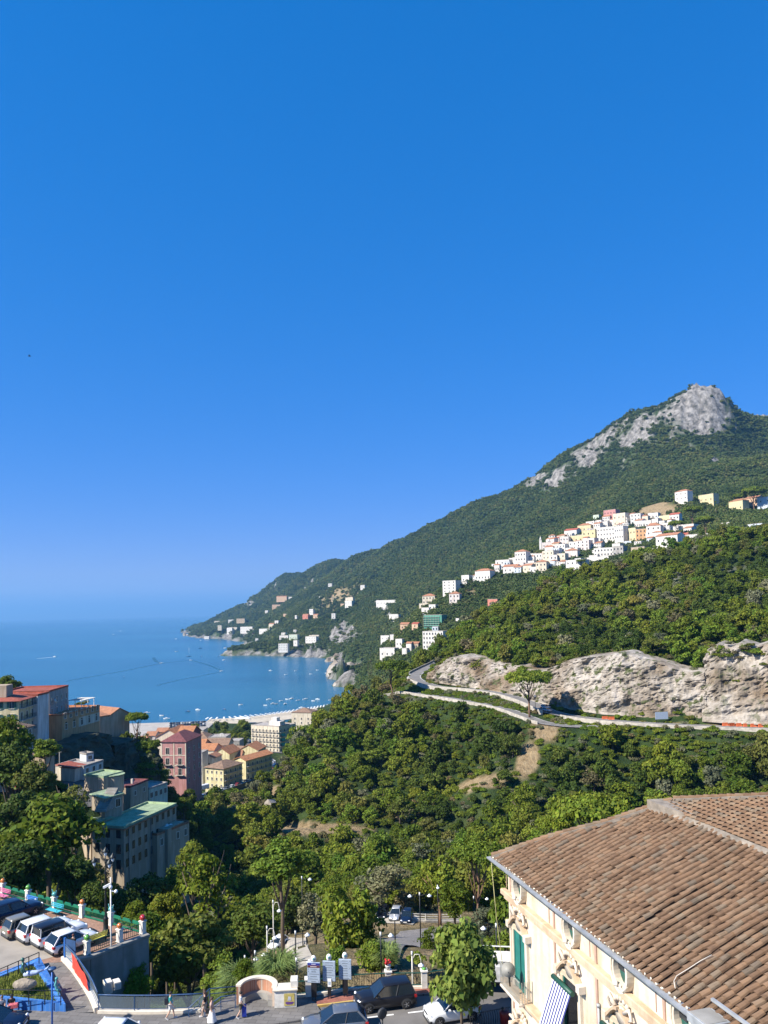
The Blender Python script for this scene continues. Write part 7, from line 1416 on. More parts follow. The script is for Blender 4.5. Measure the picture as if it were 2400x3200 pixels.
for pts_, w_, mt_, lb in ((((205,2129),(300,2112),(380,2098),(460,2082),(505,2072)), 5, M_WAKE, 'long dark wake crossing the open bay'), (((505,2073),(560,2067),(600,2063)), 4, M_WAKE, 'dark wake between two motor boats'), (((490,2142),(560,2125),(630,2112),(690,2099)), 4, M_WAKE, 'curved dark wake of the motor boat in the inner bay'), (((480,2055),(490,2068),(520,2072)), 8, M_WAKE, 'short hooked wake left of the sailing boat'), (((600,2064),(650,2078),(690,2095)), 5, M_WAKE, 'dark wake running to the inner bay'), (((115,2058),(140,2056),(171,2053)), 5, M_FOAM, 'white foam trail of the speedboat'), (((352,1973),(372,1972),(390,1971.5)), 14, M_FOAM, 'white foam line of the far boat')):
    q_ = dense([PZ(*a, .06) for a in pts_], 12); o = strip('wake', q_, w_, mt_); tag(o, lb, None, None, 'structure')
# breakwater and rocks by the water
def rockpile(name, label, px, py, n_, spread, r0, seed):
    rs_ = random.Random(seed); v = PZ(px, py, 0); t = thing(name, label, 'rocks', v)
    for i in range(n_):
        bm = bmesh.new(); bmesh.ops.create_icosphere(bm, subdivisions=2, radius=1)
        for q_ in bm.verts: q_.co *= 1 + rs_.uniform(-.22, .22)
        me_ = bpy.data.meshes.new('rock'); bm.to_mesh(me_); bm.free(); me_.materials.append(M_LIME); o = obj('rock', me_, t, (rs_.uniform(-1, 1) * spread[0], rs_.uniform(-1, 1) * spread[1], 0), (rs_.uniform(0, 6), rs_.uniform(0, 6), 0)); s_ = r0 * rs_.uniform(.6, 1.3); o.scale = (s_ * 1.3, s_, s_ * .8)
rockpile('breakwater', 'low dark breakwater off the far headland', *cD_(850, 188), 12, (75, 10), 9, 1); rockpile('sea_rock', 'single dark rock in the water near the shore', *cD_(1456, 407), 2, (3, 2), 4.5, 2); rockpile('sea_rocks', 'pale rocks at the tip of the promontory', *cD_(1062, 268), 7, (22, 6), 6, 3); rockpile('sea_stack', 'jagged pale rock stack jutting into the inner bay', *cD_(1503, 362), 11, (20, 8), 15, 4); rockpile('sea_rocks', 'pale shore rocks below the inner cliff', *cD_(1440, 300), 9, (25, 8), 10, 5)
# beach umbrellas in rows
um = MB(); um.lathe([(1.35, 0), (.7, .28), (.06, .5)], 8, (0, 0, 2.0)); um.tube([(0, 0, 0), (0, 0, 2.1)], .04, 4); ume = um.mesh('beach_umbrella', M_HULL); k = 0
for i, p in enumerate(dense(wl_, 4.6)):
    s_ = side(dense(wl_, 4.6), i)
    for r_ in range(3):
        o = obj('beach_umbrella', ume, None, p + s_ * (7 + r_ * 4.4) + Vector((0, 0, .9)), (0, 0, i)); tag(o, 'white beach umbrella in the %s row from the water' % ['first', 'second', 'third'][r_], 'umbrella', 'white beach umbrellas, %s row' % ['first', 'second', 'third'][r_])
# seafront parked cars, town cars
cols = ['white', 'black', 'silver', 'dark', 'red', 'grey', 'navy']
for r_ in range(3):
    for i in range(13):
        p = PZ(535 + i * 8.6, 2262 + r_ * 6 - i * .4, 3.02); o = obj('parked_car', far_car(random.choice(['dark', 'black', 'navy', 'silver', 'white', 'grey'])), None, p, (0, 0, 1.4)); tag(o, 'car parked in the seafront lot', 'car', 'cars parked at the seafront')
vd = ROADS['valley_road'][0]; dist = 0; last = None
rcol = ['white', 'red', 'white', 'silver', 'dark', 'white', 'silver', 'navy', 'white', 'grey']
idx = 0
for i in range(2, len(vd) - 6):
    if last is None or (vd[i] - last).length > 5.6:
        last = vd[i]; s_ = side(vd, i); tg = vd[i + 1] - vd[i - 1]; c_ = rcol[idx % 10]; p = vd[i] + s_ * 2.6 + Vector((0, 0, .02)); o = obj('parked_car', far_car(c_), None, p, (0, 0, math.atan2(tg.y, tg.x))); tag(o, {'red': 'red car parked by the river wall, number one among white cars', 'white': 'white car in the line parked by the river wall'}.get(c_, c_ + ' car in the line parked by the river wall') if c_ != 'red' else 'red car in the line parked by the river wall', 'car', 'cars parked along the town road'); idx += 1
for i, (px, py, c_) in enumerate(((806,2339,'white'),(818,2340,'white'),(830,2342,'silver'),(842,2344,'white'),(854,2346,'red'),(866,2347,'white'))): o = obj('parked_car', far_car(c_), None, PZ(px, py, 9.5), (0, 0, 1.2)); tag(o, ['first','second','third','fourth','fifth','sixth'][i] + ' car from the left before the apartment block', 'car', 'cars before the apartment block')
v = PZ(638, 2468, 22.9); t = thing('delivery_van', 'white van among the cars below the pale yellow house', 'van', v, 1.0); MB().bbox(-2.8, 2.4, -1.0, 1.0, .4, 2.5, .2).build('body', M_HULL, t); MB().box(1.6, 2.42, -.9, .9, 1.4, 2.1).build('windscreen', M_CGL, t)
for x in (-1.8, 1.6):
    for s_ in (-1, 1): MB().lathe([(.36, -.12), (.36, .12)], 12, (x, s_ * .92, .36), M=Matrix.Rotation(R(90), 4, 'X')).build('wheel', M_TYRE, t)
# cars on the coast road, orange barriers, hoarding
for px, py, c_, lb in ((1719, 2221, 'silver', 'pale blue car on the coast road beside the umbrella pine'),):
    i = min(range(len(cr)), key=lambda k: (Vector(proj(cr[k])) - Vector((px, py))).length); tg = cr[i + 1] - cr[i - 1]; make_car(lb, cr[i] + side(cr, i) * 1.4 + Vector((0, 0, .02)), math.atan2(tg.y, tg.x), 4.0, 1.75, 1.5, c_, 'hatch', name='car')
i = min(range(len(cr)), key=lambda k: (Vector(proj(cr[k])) - Vector((1735, 2228))).length); tg = cr[i + 1] - cr[i - 1]; make_car('silver car right behind the pale blue car on the coast road', cr[i - 3] - side(cr, i) * 1.2 + Vector((0, 0, .02)), math.atan2(tg.y, tg.x), 4.0, 1.75, 1.5, 'silver', 'suv', name='car')
M_ORB = mat('orange_barrier', (.58, .13, .04), .7, var=.2, scale=2)
for k, px in enumerate((1880, 1905, 2255, 2275, 2295, 2315, 2335, 2360, 2385)):
    i = min(range(len(cr)), key=lambda q_: abs(proj(cr[q_])[0] - px)); p = cr[i] - side(cr, i) * 2.9; t = thing('road_barrier', '%s orange plastic barrier from the left below the cliff' % ['first', 'second', 'third', 'fourth', 'fifth', 'sixth', 'seventh', 'eighth', 'ninth'][k], 'barrier', p, .1, 'orange barriers below the cliff'); MB().prism([(-.3, 0), (.3, 0), (.14, .5), (.1, 1.0), (-.1, 1.0), (-.14, .5)], -1.0, 1.0, 0, Matrix.Rotation(R(90), 4, 'X') @ Matrix.Rotation(R(90), 4, 'Y')).build('body', M_ORB, t); MB().bbox(-.9, .9, -.11, .11, .62, .8, .01).build('white_band', M_WHITE, t)
i = min(range(len(cr)), key=lambda q_: abs(proj(cr[q_])[0] - 2062)); p = cr[i] - side(cr, i) * 3.2; t = thing('billboard', 'grey billboard beside the coast road below the cliff', 'billboard', p, .1); MB().box(-2.2, 2.2, -.06, .06, 1.2, 3.6).build('panel', M_BOARD, t)
for x in (-1.8, 1.8): MB().box(x - .07, x + .07, -.05, .05, -.5, 1.2).build('leg', M_DARKM, t)
i = min(range(len(cr)), key=lambda q_: abs(proj(cr[q_])[0] - 1695)); t = thing('road_lamp', 'dark lamp post beside the cars on the coast road', 'street lamp', cr[i] + side(cr, i) * 3.4); MB().tube([(0, 0, 0), (0, 0, 4.5)], .08, 6).build('post', M_DARKM, t); MB().lathe([(.1, 4.5), (.3, 4.8), (.3, 5.0), (.05, 5.3)], 8).build('lamp_head', M_LAMP, t)
# utility poles in the valley and the red fence on the left slope
for px, y0, y1, D, lb in ((808, 2345, 2432, 425, 'tall thin pole beside the parked cars'), (614, 2426, 2475, 372, 'grey pole left of the pale yellow house'), (626, 2434, 2478, 374, 'second grey pole left of the pale yellow house'), (186, 2345, 2405, 206, 'wooden pole above the curved road'), (48, 2382, 2440, 170, 'lamp pole left of the red fence')):
    a, c = P(px, y1, D), P(px, y0, D); t = thing('utility_pole', lb, 'pole', (a.x, a.y, a.z - 3)); MB().tube([(0, 0, 0), (0, 0, c.z - a.z + 3)], [.14, .1], 6).build('shaft', M_CONC, t); MB().bar((-.5, 0, c.z - a.z + 2.6), (.5, 0, c.z - a.z + 2.6), .1).build('crossarm', M_CONC, t)
a, c = P(48, 2446, 160), P(70, 2444, 163); t = thing('red_fence', 'short red fence beside the dark road at the left', 'fence', a, math.atan2((c - a).y, (c - a).x)); L_ = math.hypot(c.x - a.x, c.y - a.y)
for z in (.3, .8, 1.3): MB().box(0, L_, -.04, .04, z, z + .12).build('rail', M_NET, t)
for k in range(6): MB().box(L_ * k / 5 - .05, L_ * k / 5 + .05, -.05, .05, -1.5, 1.5).build('post', M_NET, t)
# bird
v = P(92, 1113, 160); t = thing('bird', 'tiny dark bird gliding in the sky', 'bird', v, .4); M_BIRD = mat('bird_dark', (.03, .03, .035), .8); MB().tube([(-.3, 0, 0), (0, 0, .03), (.3, 0, .02)], [.03, .09, .04], 6).build('body', M_BIRD, t)
for s_ in (-1, 1): MB().add([(-.1, 0, .04), (.12, 0, .04), (.05, s_ * .35, .16), (-.12, s_ * .7, .08)], [(0, 1, 2, 3)]).build('wing', M_BIRD, t)
# white van at the park edge and seafront canopies
for i, (px, py) in enumerate(((352, 2256), (758, 2254))): v = PZ(px, py, 3.0); t = thing('canopy', ['white seafront canopy behind the umbrella pine', 'white canopy beside the seafront trees'][i], 'canopy', v); MB().add([(-7, -4, 3), (7, -4, 3), (7, 4, 3), (-7, 4, 3), (0, 0, 4.6)], [(0, 1, 4), (1, 2, 4), (2, 3, 4), (3, 0, 4)]).build('canvas', M_HULL, t); [MB().box(x - .1, x + .1, y - .1, y + .1, 0, 3).build('post', M_HULL, t) for x in (-6.8, 6.8) for y in (-3.8, 3.8)]
# ------------------------------------------------------------------ trees
def leafmat(name, cols, trans=.25, rough=.6, hv=.14, pscale=.035, lv=.40):
    m, n, l, b = nodes_of(name)
    oi = n.new('ShaderNodeObjectInfo'); ge = n.new('ShaderNodeNewGeometry')
    c = ramp(n, l, oi.outputs['Random'], cols)
    pz_ = noise(n, l, pscale, 3, ge.outputs['Position']); c = mixc(n, l, 1.0, c, ramp(n, l, pz_, [(.32, (.62, .68, .70)), (.5, (1, 1, 1)), (.68, (1.28, 1.15, 1.0))]), 'MULTIPLY')
    mr = n.new('ShaderNodeMapRange'); mr.inputs[3].default_value = 1 - lv; mr.inputs[4].default_value = 1 + lv; l.new(ge.outputs['Random Per Island'], mr.inputs[0])
    h = n.new('ShaderNodeHueSaturation'); l.new(c, h.inputs['Color']); l.new(mr.outputs[0], h.inputs['Value'])
    mh = n.new('ShaderNodeMapRange'); mh.inputs[3].default_value = .5 - hv * .15; mh.inputs[4].default_value = .5 + hv * .15
    wn_ = n.new('ShaderNodeTexWhiteNoise'); wn_.noise_dimensions = '1D'; l.new(ge.outputs['Random Per Island'], wn_.inputs['W']); l.new(wn_.outputs['Value'], mh.inputs[0]); l.new(mh.outputs[0], h.inputs['Hue'])
    l.new(h.outputs[0], b.inputs['Base Color']); b.inputs['Roughness'].default_value = rough; b.inputs['Specular IOR Level'].default_value = .12
    tr = n.new('ShaderNodeBsdfTranslucent'); l.new(h.outputs[0], tr.inputs['Color'])
    mx = n.new('ShaderNodeMixShader'); mx.inputs[0].default_value = trans; l.new(b.outputs[0], mx.inputs[1]); l.new(tr.outputs[0], mx.inputs[2])
    l.new(mx.outputs[0], n['Material Output'].inputs['Surface']); return m
L_OAK = leafmat('leaves_oak', [(0, (.100, .145, .015)), (.3, (.130, .172, .018)), (.6, (.165, .195, .022)), (.8, (.115, .15, .024)), (1, (.18, .175, .04))], .36)
L_BRIGHT = leafmat('leaves_bright', [(0, (.115, .195, .022)), (.5, (.160, .22, .026)), (1, (.195, .23, .032))], .36)
L_OLIVE = leafmat('leaves_olive', [(0, (.125, .135, .072)), (1, (.165, .17, .095))], .2)
L_DARK = leafmat('leaves_dark', [(0, (.055, .090, .014)), (1, (.085, .120, .020))], .3)
L_PINE = leafmat('needles_pine', [(0, (.110, .155, .016)), (1, (.145, .185, .020))], .2)
L_YPINE = leafmat('needles_yellow', [(0, (.20, .235, .022)), (1, (.22, .25, .026))], .25)
L_FAR = leafmat('leaves_far', [(0, (.066, .105, .030)), (.5, (.092, .13, .036)), (.85, (.118, .15, .042)), (1, (.145, .155, .055))], .2, pscale=.007, lv=.22)
L_DRYG = leafmat('leaves_dry', [(0, (.11, .10, .045)), (1, (.17, .14, .07))], .15)
M_BARK = mat('bark', (.13, .095, .065), .95, var=.4, scale=6, bmp=.6, bdist=.05)
M_PBARK = mat('pine_bark', (.20, .115, .07), .95, var=.4, scale=5, bmp=.6, bdist=.05)
def leaves(name, C_, N_, size, mt, rs, aspect=.62):
    """one small folded diamond face per leaf clump: centre C_, facing N_"""
    n = len(C_); N_ = N_ + rs.normal(0, .55, (n, 3)); N_ /= np.linalg.norm(N_, axis=1)[:, None] + 1e-9
    up = rs.normal(0, 1, (n, 3)); U = np.cross(N_, up); U /= np.linalg.norm(U, axis=1)[:, None] + 1e-9; Wv = np.cross(N_, U)
    s = (size * rs.uniform(.6, 1.35, n))[:, None]
    V = np.stack([C_ - U * s, C_ - Wv * s * aspect + N_ * s * .12, C_ + U * s, C_ + Wv * s * aspect - N_ * s * .1], 1).reshape(-1, 3)
    return np_mesh(name, V, np.arange(4 * n).reshape(n, 4), mt)
def crown(kind, seed, n, size, mt, lobes=26):
    rs = np.random.default_rng(seed); Cs, Ns = [], []
    for k in range(lobes):
        if kind == 'round':
            v = rs.normal(0, 1, 3); v /= np.linalg.norm(v); r = rs.uniform(.25, .85) ** .6; c = v * r * np.array([.80, .80, .72]); c[2] += .10; lr = rs.uniform(.14, .40)
        elif kind == 'loose':
            v = rs.normal(0, 1, 3); v /= np.linalg.norm(v); c = v * rs.uniform(.2, .95) * np.array([.8, .8, .75]); lr = rs.uniform(.13, .30)
        elif kind == 'umbrella':
            a = rs.uniform(0, 6.28); r = math.sqrt(rs.uniform(0, 1)) * .80; c = np.array([r * math.cos(a), r * math.sin(a), .20 * (1 - r * r) + rs.uniform(-.06, .06)]); lr = rs.uniform(.16, .28)
        elif kind == 'column':
            z = rs.uniform(-1, 1); r = .17 * (1 - max(0, z) ** 1.5) * rs.uniform(.3, 1); a = rs.uniform(0, 6.28); c = np.array([r * math.cos(a), r * math.sin(a), z]); lr = rs.uniform(.09, .15)
        elif kind == 'bush':
            a = rs.uniform(0, 6.28); r = math.sqrt(rs.uniform(0, 1)) * .75; c = np.array([r * math.cos(a), r * math.sin(a), rs.uniform(-.1, .45) * (1 - r)]); lr = rs.uniform(.22, .38)
        m_ = max(4, int(n / lobes * (lr / .3) ** 2)); d = rs.normal(0, 1, (m_, 3)); d /= np.linalg.norm(d, axis=1)[:, None]; d[:, 2] = np.where(d[:, 2] < -.35, -d[:, 2] * .6, d[:, 2])
        sq = np.array([1, 1, .62 if kind == 'umbrella' else .85]); Cs.append(c + d * lr * sq * (rs.uniform(.5, 1.06, (m_, 1)) ** .5)); Ns.append(d + np.array([0, 0, .25]))
    return leaves('crown', np.concatenate(Cs), np.concatenate(Ns), size, mt, rs)
def trunk_mesh(seed, h, r0, limbs, spread, z_top, mt, bend=.15):
    """tapered trunk with forking limbs; unit crown sits around z_top"""
    rs = random.Random(seed); mb = MB(); pts = [Vector((0, 0, 0))]
    for i in range(1, 5): pts.append(Vector((rs.uniform(-bend, bend) * h * .3, rs.uniform(-bend, bend) * h * .3, h * i / 4)))
    mb.tube(pts, [r0, r0 * .85, r0 * .75, r0 * .65, r0 * .55], 7)
    for k in range(limbs):
        a = 6.283 * k / limbs + rs.uniform(-.4, .4); st = pts[2 + (k % 3)] if h > 0 else pts[-1]
        e = Vector((math.cos(a) * spread * rs.uniform(.6, 1), math.sin(a) * spread * rs.uniform(.6, 1), z_top + rs.uniform(-.1, .25) * spread)); m_ = st.lerp(e, .5) + Vector((0, 0, -.08 * spread))
        mb.tube([st, m_, e], [r0 * .42, r0 * .28, r0 * .12], 5)
    return mb.mesh('trunk', mt)
PROTO = {}
def proto(key, kind, mts, n, size, lobes, trunk, count=3):
    PROTO[key] = [(crown(kind, 100 * i + len(PROTO) * 7 + 3, n, size, mts[i % len(mts)], lobes), trunk_mesh(i + 5, *trunk)) for i in range(count)]
# trunk units: crown radius 1 centred at z = 0 of the crown object
proto('oak', 'round', [L_OAK, L_OAK, L_DARK, L_OAK, L_BRIGHT, L_OLIVE, L_OAK], 2100, .088, 34, (.9, .07, 5, .5, .9, M_BARK), 7)
proto('near', 'round', [L_OAK, L_BRIGHT, L_DARK, L_OAK], 5200, .062, 46, (.9, .07, 7, .55, .9, M_BARK), 4)
proto('loose', 'loose', [L_OAK, L_DRYG, L_OAK], 3600, .058, 44, (.9, .06, 9, .7, 1.0, M_BARK), 3)
proto('olive', 'loose', [L_OLIVE], 4200, .055, 40, (.8, .08, 7, .6, .9, M_BARK), 2)
proto('umbrella', 'umbrella', [L_PINE], 17000, .050, 84, (1.75, .05, 13, .62, 2.02, M_PBARK), 3)
proto('pine', 'loose', [L_PINE], 4200, .06, 34, (.9, .06, 8, .6, .9, M_PBARK), 2)
proto('ypine', 'loose', [L_YPINE], 6000, .055, 40, (.9, .06, 8, .6, .9, M_PBARK), 1)
proto('column', 'column', [L_DARK], 900, .05, 30, (.3, .04, 2, .05, .4, M_BARK), 1)
proto('bush', 'bush', [L_OAK, L_BRIGHT, L_OLIVE, L_DRYG], 900, .10, 16, (.05, .04, 4, .4, .15, M_BARK), 4)
TREES = []
def tree(key, v, loc, r, th, label, group=None, cat='tree', name='tree', sz=1.0, rz=None):
    """loc: foot; r crown radius; th height of crown centre above the foot"""
    cr_, tr_ = PROTO[key][v % len(PROTO[key])]
    t = thing(name, label, cat, loc, random.uniform(0, 6.28) if rz is None else rz, group)
    c = obj('crown', cr_, t, (0, 0, th)); c.scale = (r, r, r * sz)
    zt = {'umbrella': 1.95, 'column': .35, 'bush': .2}.get(key, .95)
    k = obj('trunk', tr_, t); k.scale = (r, r, th / zt)
    return t
def at_px(px, py_c, D, rpx, th=None, key='near', v=0, label='', sz=1.0, foot=None, **k):
    """a tree whose crown centre shows at (px, py_c) at range D with a crown radius of rpx pixels"""
    c = P(px, py_c, D); r = rpx / F * D; g = ground_z(c.x, c.y) if foot is None else foot
    th = c.z - g; EXC.append((c.x, c.y, r * .75))
    return tree(key, v, (c.x, c.y, g), r, max(th, r * .3), label, sz=sz, **k)
# ---- single trees one can point at
NT = 'trees'
at_px(1652, 2128, 281, 76, key='umbrella', label='umbrella pine standing between the two coast roads', name='umbrella_pine', sz=1.25, foot=P(1668, 2248, 281).z, rz=.5)
at_px(1222, 2090, 338, 55, key='umbrella', v=1, label='dark umbrella pine left of the road hairpin', name='umbrella_pine', sz=1.35)
at_px(428, 2250, 258, 34, key='umbrella', v=2, label='small umbrella pine on top of the rocky pinnacle', name='umbrella_pine', sz=1.9)
at_px(1488, 2672, 88, 92, key='umbrella', v=1, label='tall umbrella pine in front of the palazzo corner', name='umbrella_pine', sz=1.1)
at_px(1850, 2548, 120, 125, key='umbrella', v=0, label='bright green pine crown behind the tiled roof ridge', name='umbrella_pine', sz=1.3)
at_px(1730, 2580, 125, 60, key='umbrella', v=2, label='small green pine crown left of the larger crown behind the roof', name='umbrella_pine', sz=1.4)
for i, (px, py, rp, lb) in enumerate(((2165,1598,32,'leaning umbrella pine above the white gabled house'),(2115,1640,26,'low umbrella pine left of the leaning pine'),(2206,1628,30,'round umbrella pine right of the leaning pine'),(2356,1540,36,'tallest umbrella pine beside the pale yellow villa'),(2312,1555,22,'small pine left of the tallest umbrella pine'),(1815,1755,15,'small pine beside the balustraded hotel'),(2090,1665,16,'lowest umbrella pine of the village'))):
    D = hit(px, py + rp * 1.6, 640)[1] * .985; at_px(px, py, D, rp, key='umbrella', v=i, label=lb, name='umbrella_pine', sz=1.35)
for px, py, D, lb in ((2237,1590,1040,'dark cypress beside the umbrella pines of the village'),(1159,2040,860,'dark cypress left of the white terrace houses'),(1150,2055,870,'slim cypress at the left of the cypress pair'),(1246,1925,930,'lone cypress above the peach houses')):
    at_px(px, py, D, 30 if px > 2000 else 20, key='column', label=lb, name='cypress')
at_px(1102, 2925, 74, 138, key='ypine', label='bright yellow green pine behind the signboards', name='pine_tree', sz=1.3)
for px, py, D, rp, kk, vv, lb in ((1052, 3010, 63.5, 45, 'near', 1, 'bright shrub tree between the sign boards'), (1165, 3000, 64, 55, 'near', 1, 'bright leafy tree behind the black car'), (1345, 2945, 72, 52, 'loose', 0, 'thin tree beside the wooden walkway'), (1300, 3000, 61.5, 34, 'bush', 1, 'green bush beside the large globe lamp'), (1045, 2835, 95, 60, 'near', 0, 'dark tree behind the bright pine'), (1420, 2820, 92, 58, 'near', 3, 'leafy tree left of the umbrella pine trunk'), (770, 3050, 63, 45, 'near', 0, 'dark bush above the brick bench wall')):
    at_px(px, py, D, rp, key=kk, v=vv, label=lb, name='tree', sz=1.15)
at_px(1190, 2760, 128, 112, key='olive', label='large grey olive tree behind the parked cars', name='olive_tree', sz=.75)
at_px(1372, 2742, 118, 88, key='pine', v=1, label='dark pine behind the wooden walkway', name='pine_tree', sz=1.1)
at_px(985, 2862, 86, 75, key='olive', v=1, label='olive tree beside the park path', name='olive_tree', sz=1.15)
at_px(1525, 2880, 84, 70, key='olive', label='grey olive tree at the foot of the umbrella pine', name='olive_tree', sz=.9)
at_px(640, 2770, 96, 125, key='loose', label='sparse brownish tree with bare branches above the dark gully', name='tree', sz=1.05)
at_px(790, 2890, 82, 88, key='near', v=2, label='dark round tree above the bamboo clump', name='tree', sz=.85)
at_px(585, 2985, 72, 135, key='near', v=3, label='large leafy tree below the sidewalk railing', name='tree', sz=.95)
at_px(455, 2945, 76, 85, key='near', v=0, label='tree crowding the corner of the retaining wall', name='tree')
at_px(700, 3060, 67, 75, key='near', v=1, label='bright bush like tree left of the brick bench wall', name='tree')
at_px(430, 3080, 67, 55, key='near', v=1, label='light green tree against the concrete wall', name='tree', sz=1.2)
at_px(880, 2700, 120, 100, key='near', v=1, label='bright tree behind the park path', name='tree', sz=.8)
at_px(1580, 2860, 78, 60, key='bush', v=1, label='green shrub beside the palazzo corner', name='shrub', cat='shrub', sz=1.8)
at_px(1560, 2960, 70, 55, key='bush', v=1, label='hedge shrub behind the white truck', name='shrub', cat='shrub', sz=1.4)
at_px(150, 2650, 128, 150, key='near', v=0, label='large dark tree above the green piazza railing', name='tree', sz=1.0)
at_px(60, 2735, 110, 105, key='near', v=2, label='dark tree at the left edge behind the railing', name='tree')
at_px(235, 2745, 112, 70, key='near', v=2, label='small dark tree left of the street lantern', name='tree', sz=1.1)
at_px(30, 2330, 170, 70, key='near', v=0, label='dark tree in front of the yellow apartments', name='tree', sz=1.2)
at_px(35, 2400, 165, 90, key='near', v=2, label='broad dark tree at the left edge below the apartments', name='tree')
at_px(140, 2345, 185, 45, key='near', v=1, label='light green tree below the grey block', name='tree', sz=.8)
at_px(110, 2455, 160, 70, key='near', v=0, label='round tree beside the curved hill road', name='tree', sz=1.0)
at_px(60, 2560, 145, 90, key='near', v=2, label='dark tree below the red fence', name='tree')
at_px(230, 2520, 150, 75, key='loose', v=0, label='leafy tree left of the stone stairs', name='tree')
at_px(25, 2145, 255, 40, key='near', v=0, label='tree on the skyline left of the apartments', name='tree', sz=.8)
at_px(574, 2520, 235, 34, key='near', v=3, label='pale round tree right of the mill roof', name='tree', sz=.9)
at_px(590, 2600, 190, 30, key='near', v=2, label='dark tree against the right end of the mill', name='tree', sz=1.3)
for i, (px, py, D, rp, lb) in enumerate(((470,2800,128,75,'dark tree in the gully before the mill'),(545,2775,132,60,'tree leaning against the lower mill annex'),(385,2845,112,62,'dark tree behind the lantern in the gully'),(300,2815,108,60,'dark gully tree left of the lantern'),(430,2880,96,55,'tree rising just behind the corner pillar'),(520,2860,100,60,'dense tree behind the red globe pillar'),(600,2690,150,55,'tree right of the mill annex'))):
    at_px(px, py, D, rp, key='near', v=(2, 0, 2, 2, 0, 3, 0)[i], label=lb, name='tree', sz=1.1)
for i, (px, py, rp) in enumerate(((250,2200,16),(240,2215,10),(268,2195,14))):
    at_px(px, py, 252, rp, key='bush', v=i, label=['broad palm like plant on the roof terrace', 'small plant on the roof terrace', 'tall plant right of the palm on the roof terrace'][i], name='terrace_plant', cat='plant', foot=P(px, 2238, 252).z)
for i in range(48):                               # shrubs on the pinnacle and its dark flank
    px = random.uniform(345, 480); py = random.uniform(2320, 2480); at_px(px, py, 232 + (2490 - py) * .09, random.uniform(16, 30), key='bush', v=random.choice((0, 0, 0, 1, 2)), label='dark shrub clinging to the rocky pinnacle', group='shrubs on the rocky pinnacle', name='shrub', cat='shrub', foot=P(px, py + 12, 232 + (2490 - py) * .09).z)
for i in range(26):                               # seafront pines
    px = random.uniform(610, 770); D = random.uniform(560, 680); c = P(px, 2270, D); tree('oak', random.randint(0, 2), (c.x, c.y, ground_z(c.x, c.y)), random.uniform(4, 6), random.uniform(5, 8), 'dark green tree of the seafront grove', 'trees of the seafront grove')
for i in range(170):                              # shrubs and tufts on the rock faces
    i0 = random.uniform(0, 1); px = 1400 + i0 * 1010; j = np.interp(px, [1375, 1727, 2080, 2215, 2400], [352, 299, 280, 274, 269]); yb = np.interp(px, [1375, 1727, 2080, 2215, 2400], [2135, 2206, 2246, 2256, 2266]); yt = yb - (60 if px < 1700 else 150 if px < 2200 else 235)
    f_ = random.random() if i < 85 else random.uniform(.88, 1.06); at_px(px, yb + (yt - yb) * f_, j + 9 * f_ - 1.5, random.uniform(7, 15) * (1.0 if i < 85 else 1.7), key='bush', v=random.randint(0, 3), label='small shrub growing on the limestone face', group='shrubs on the limestone face', name='shrub', cat='shrub', foot=P(px, yb + (yt - yb) * f_ + 8, j + 9 * f_ - 1.5).z)
# bamboo, pampas tufts and the plane tree in the street
def blades(name, seed, n, h_, spread, mt, w_=.03):
    rs_ = np.random.default_rng(seed); a = rs_.uniform(0, 6.28, n); r_ = np.sqrt(rs_.uniform(0, 1, n)) * spread * .4; b_ = np.stack([np.cos(a) * r_, np.sin(a) * r_, rs_.uniform(0, h_ * .6, n)], 1); dr = np.stack([np.cos(a + rs_.normal(0, .6, n)), np.sin(a + rs_.normal(0, .6, n)), 0 * a], 1)
    L_ = rs_.uniform(.35, 1, n)[:, None] * h_ * .55; m1 = b_ + dr * L_ * .35 + np.array([0, 0, 1]) * L_ * .8; tp = b_ + dr * L_ * .95 + np.array([0, 0, 1]) * L_ * .75; sd = np.cross(dr, [0, 0, 1.0]) * w_
    V = np.stack([b_ - sd, b_ + sd, m1 + sd, m1 - sd, tp], 1).reshape(-1, 3); i_ = np.arange(n) * 5
    me = bpy.data.meshes.new(name); me.from_pydata(V.tolist(), [], [f for k in i_ for f in ((k, k + 1, k + 2, k + 3), (k + 3, k + 2, k + 4))]); me.materials.append(mt); me.update(); return me
L_BAM = leafmat('leaves_bamboo', [(0, (.20, .27, .08)), (1, (.24, .30, .10))], .35)
for px, py, D, r_, lb in ((868, 3020, 62, 1.5, 'bright bamboo clump beside the swan neck lamp'), (745, 3000, 64, 1.4, 'pale bamboo clump left of the bright one'), (1205, 2985, 64, 1.1, 'ornamental grass tuft beside the walkway'), (905, 3085, 60, 1.1, 'dry ochre bush behind the brick bench wall')):
    v_ = P(px, py, D); g_ = ground_z(v_.x, v_.y); t = thing('bamboo_clump', lb, 'plant', (v_.x, v_.y, g_)); hh_ = min(max(v_.z - g_ + r_ * .5, 1.4), 2.4); obj('foliage', blades('foliage', int(px), 2800, hh_ * 1.2, r_ * 1.6, L_DRYG if 'dry' in lb else L_BAM, .026), t); MB().tube([(0, 0, 0), (.1, .05, hh_ * .6)], .05, 5).build('stem', M_BARK, t); EXC.append((v_.x, v_.y, r_))
proto('plane', 'round', [leafmat('leaves_plane', [(0, (.14, .20, .04)), (1, (.17, .23, .055))], .35)], 5200, .085, 52, (.9, .045, 8, .5, .9, M_BARK), 1)
fp = PZ(1436, 3212, ZS - .1); at_px(1440, 3052, math.hypot(fp.x, fp.y), 112, key='plane', label='leafy plane tree standing in the street before the palazzo', name='plane_tree', sz=1.5, foot=fp.z)
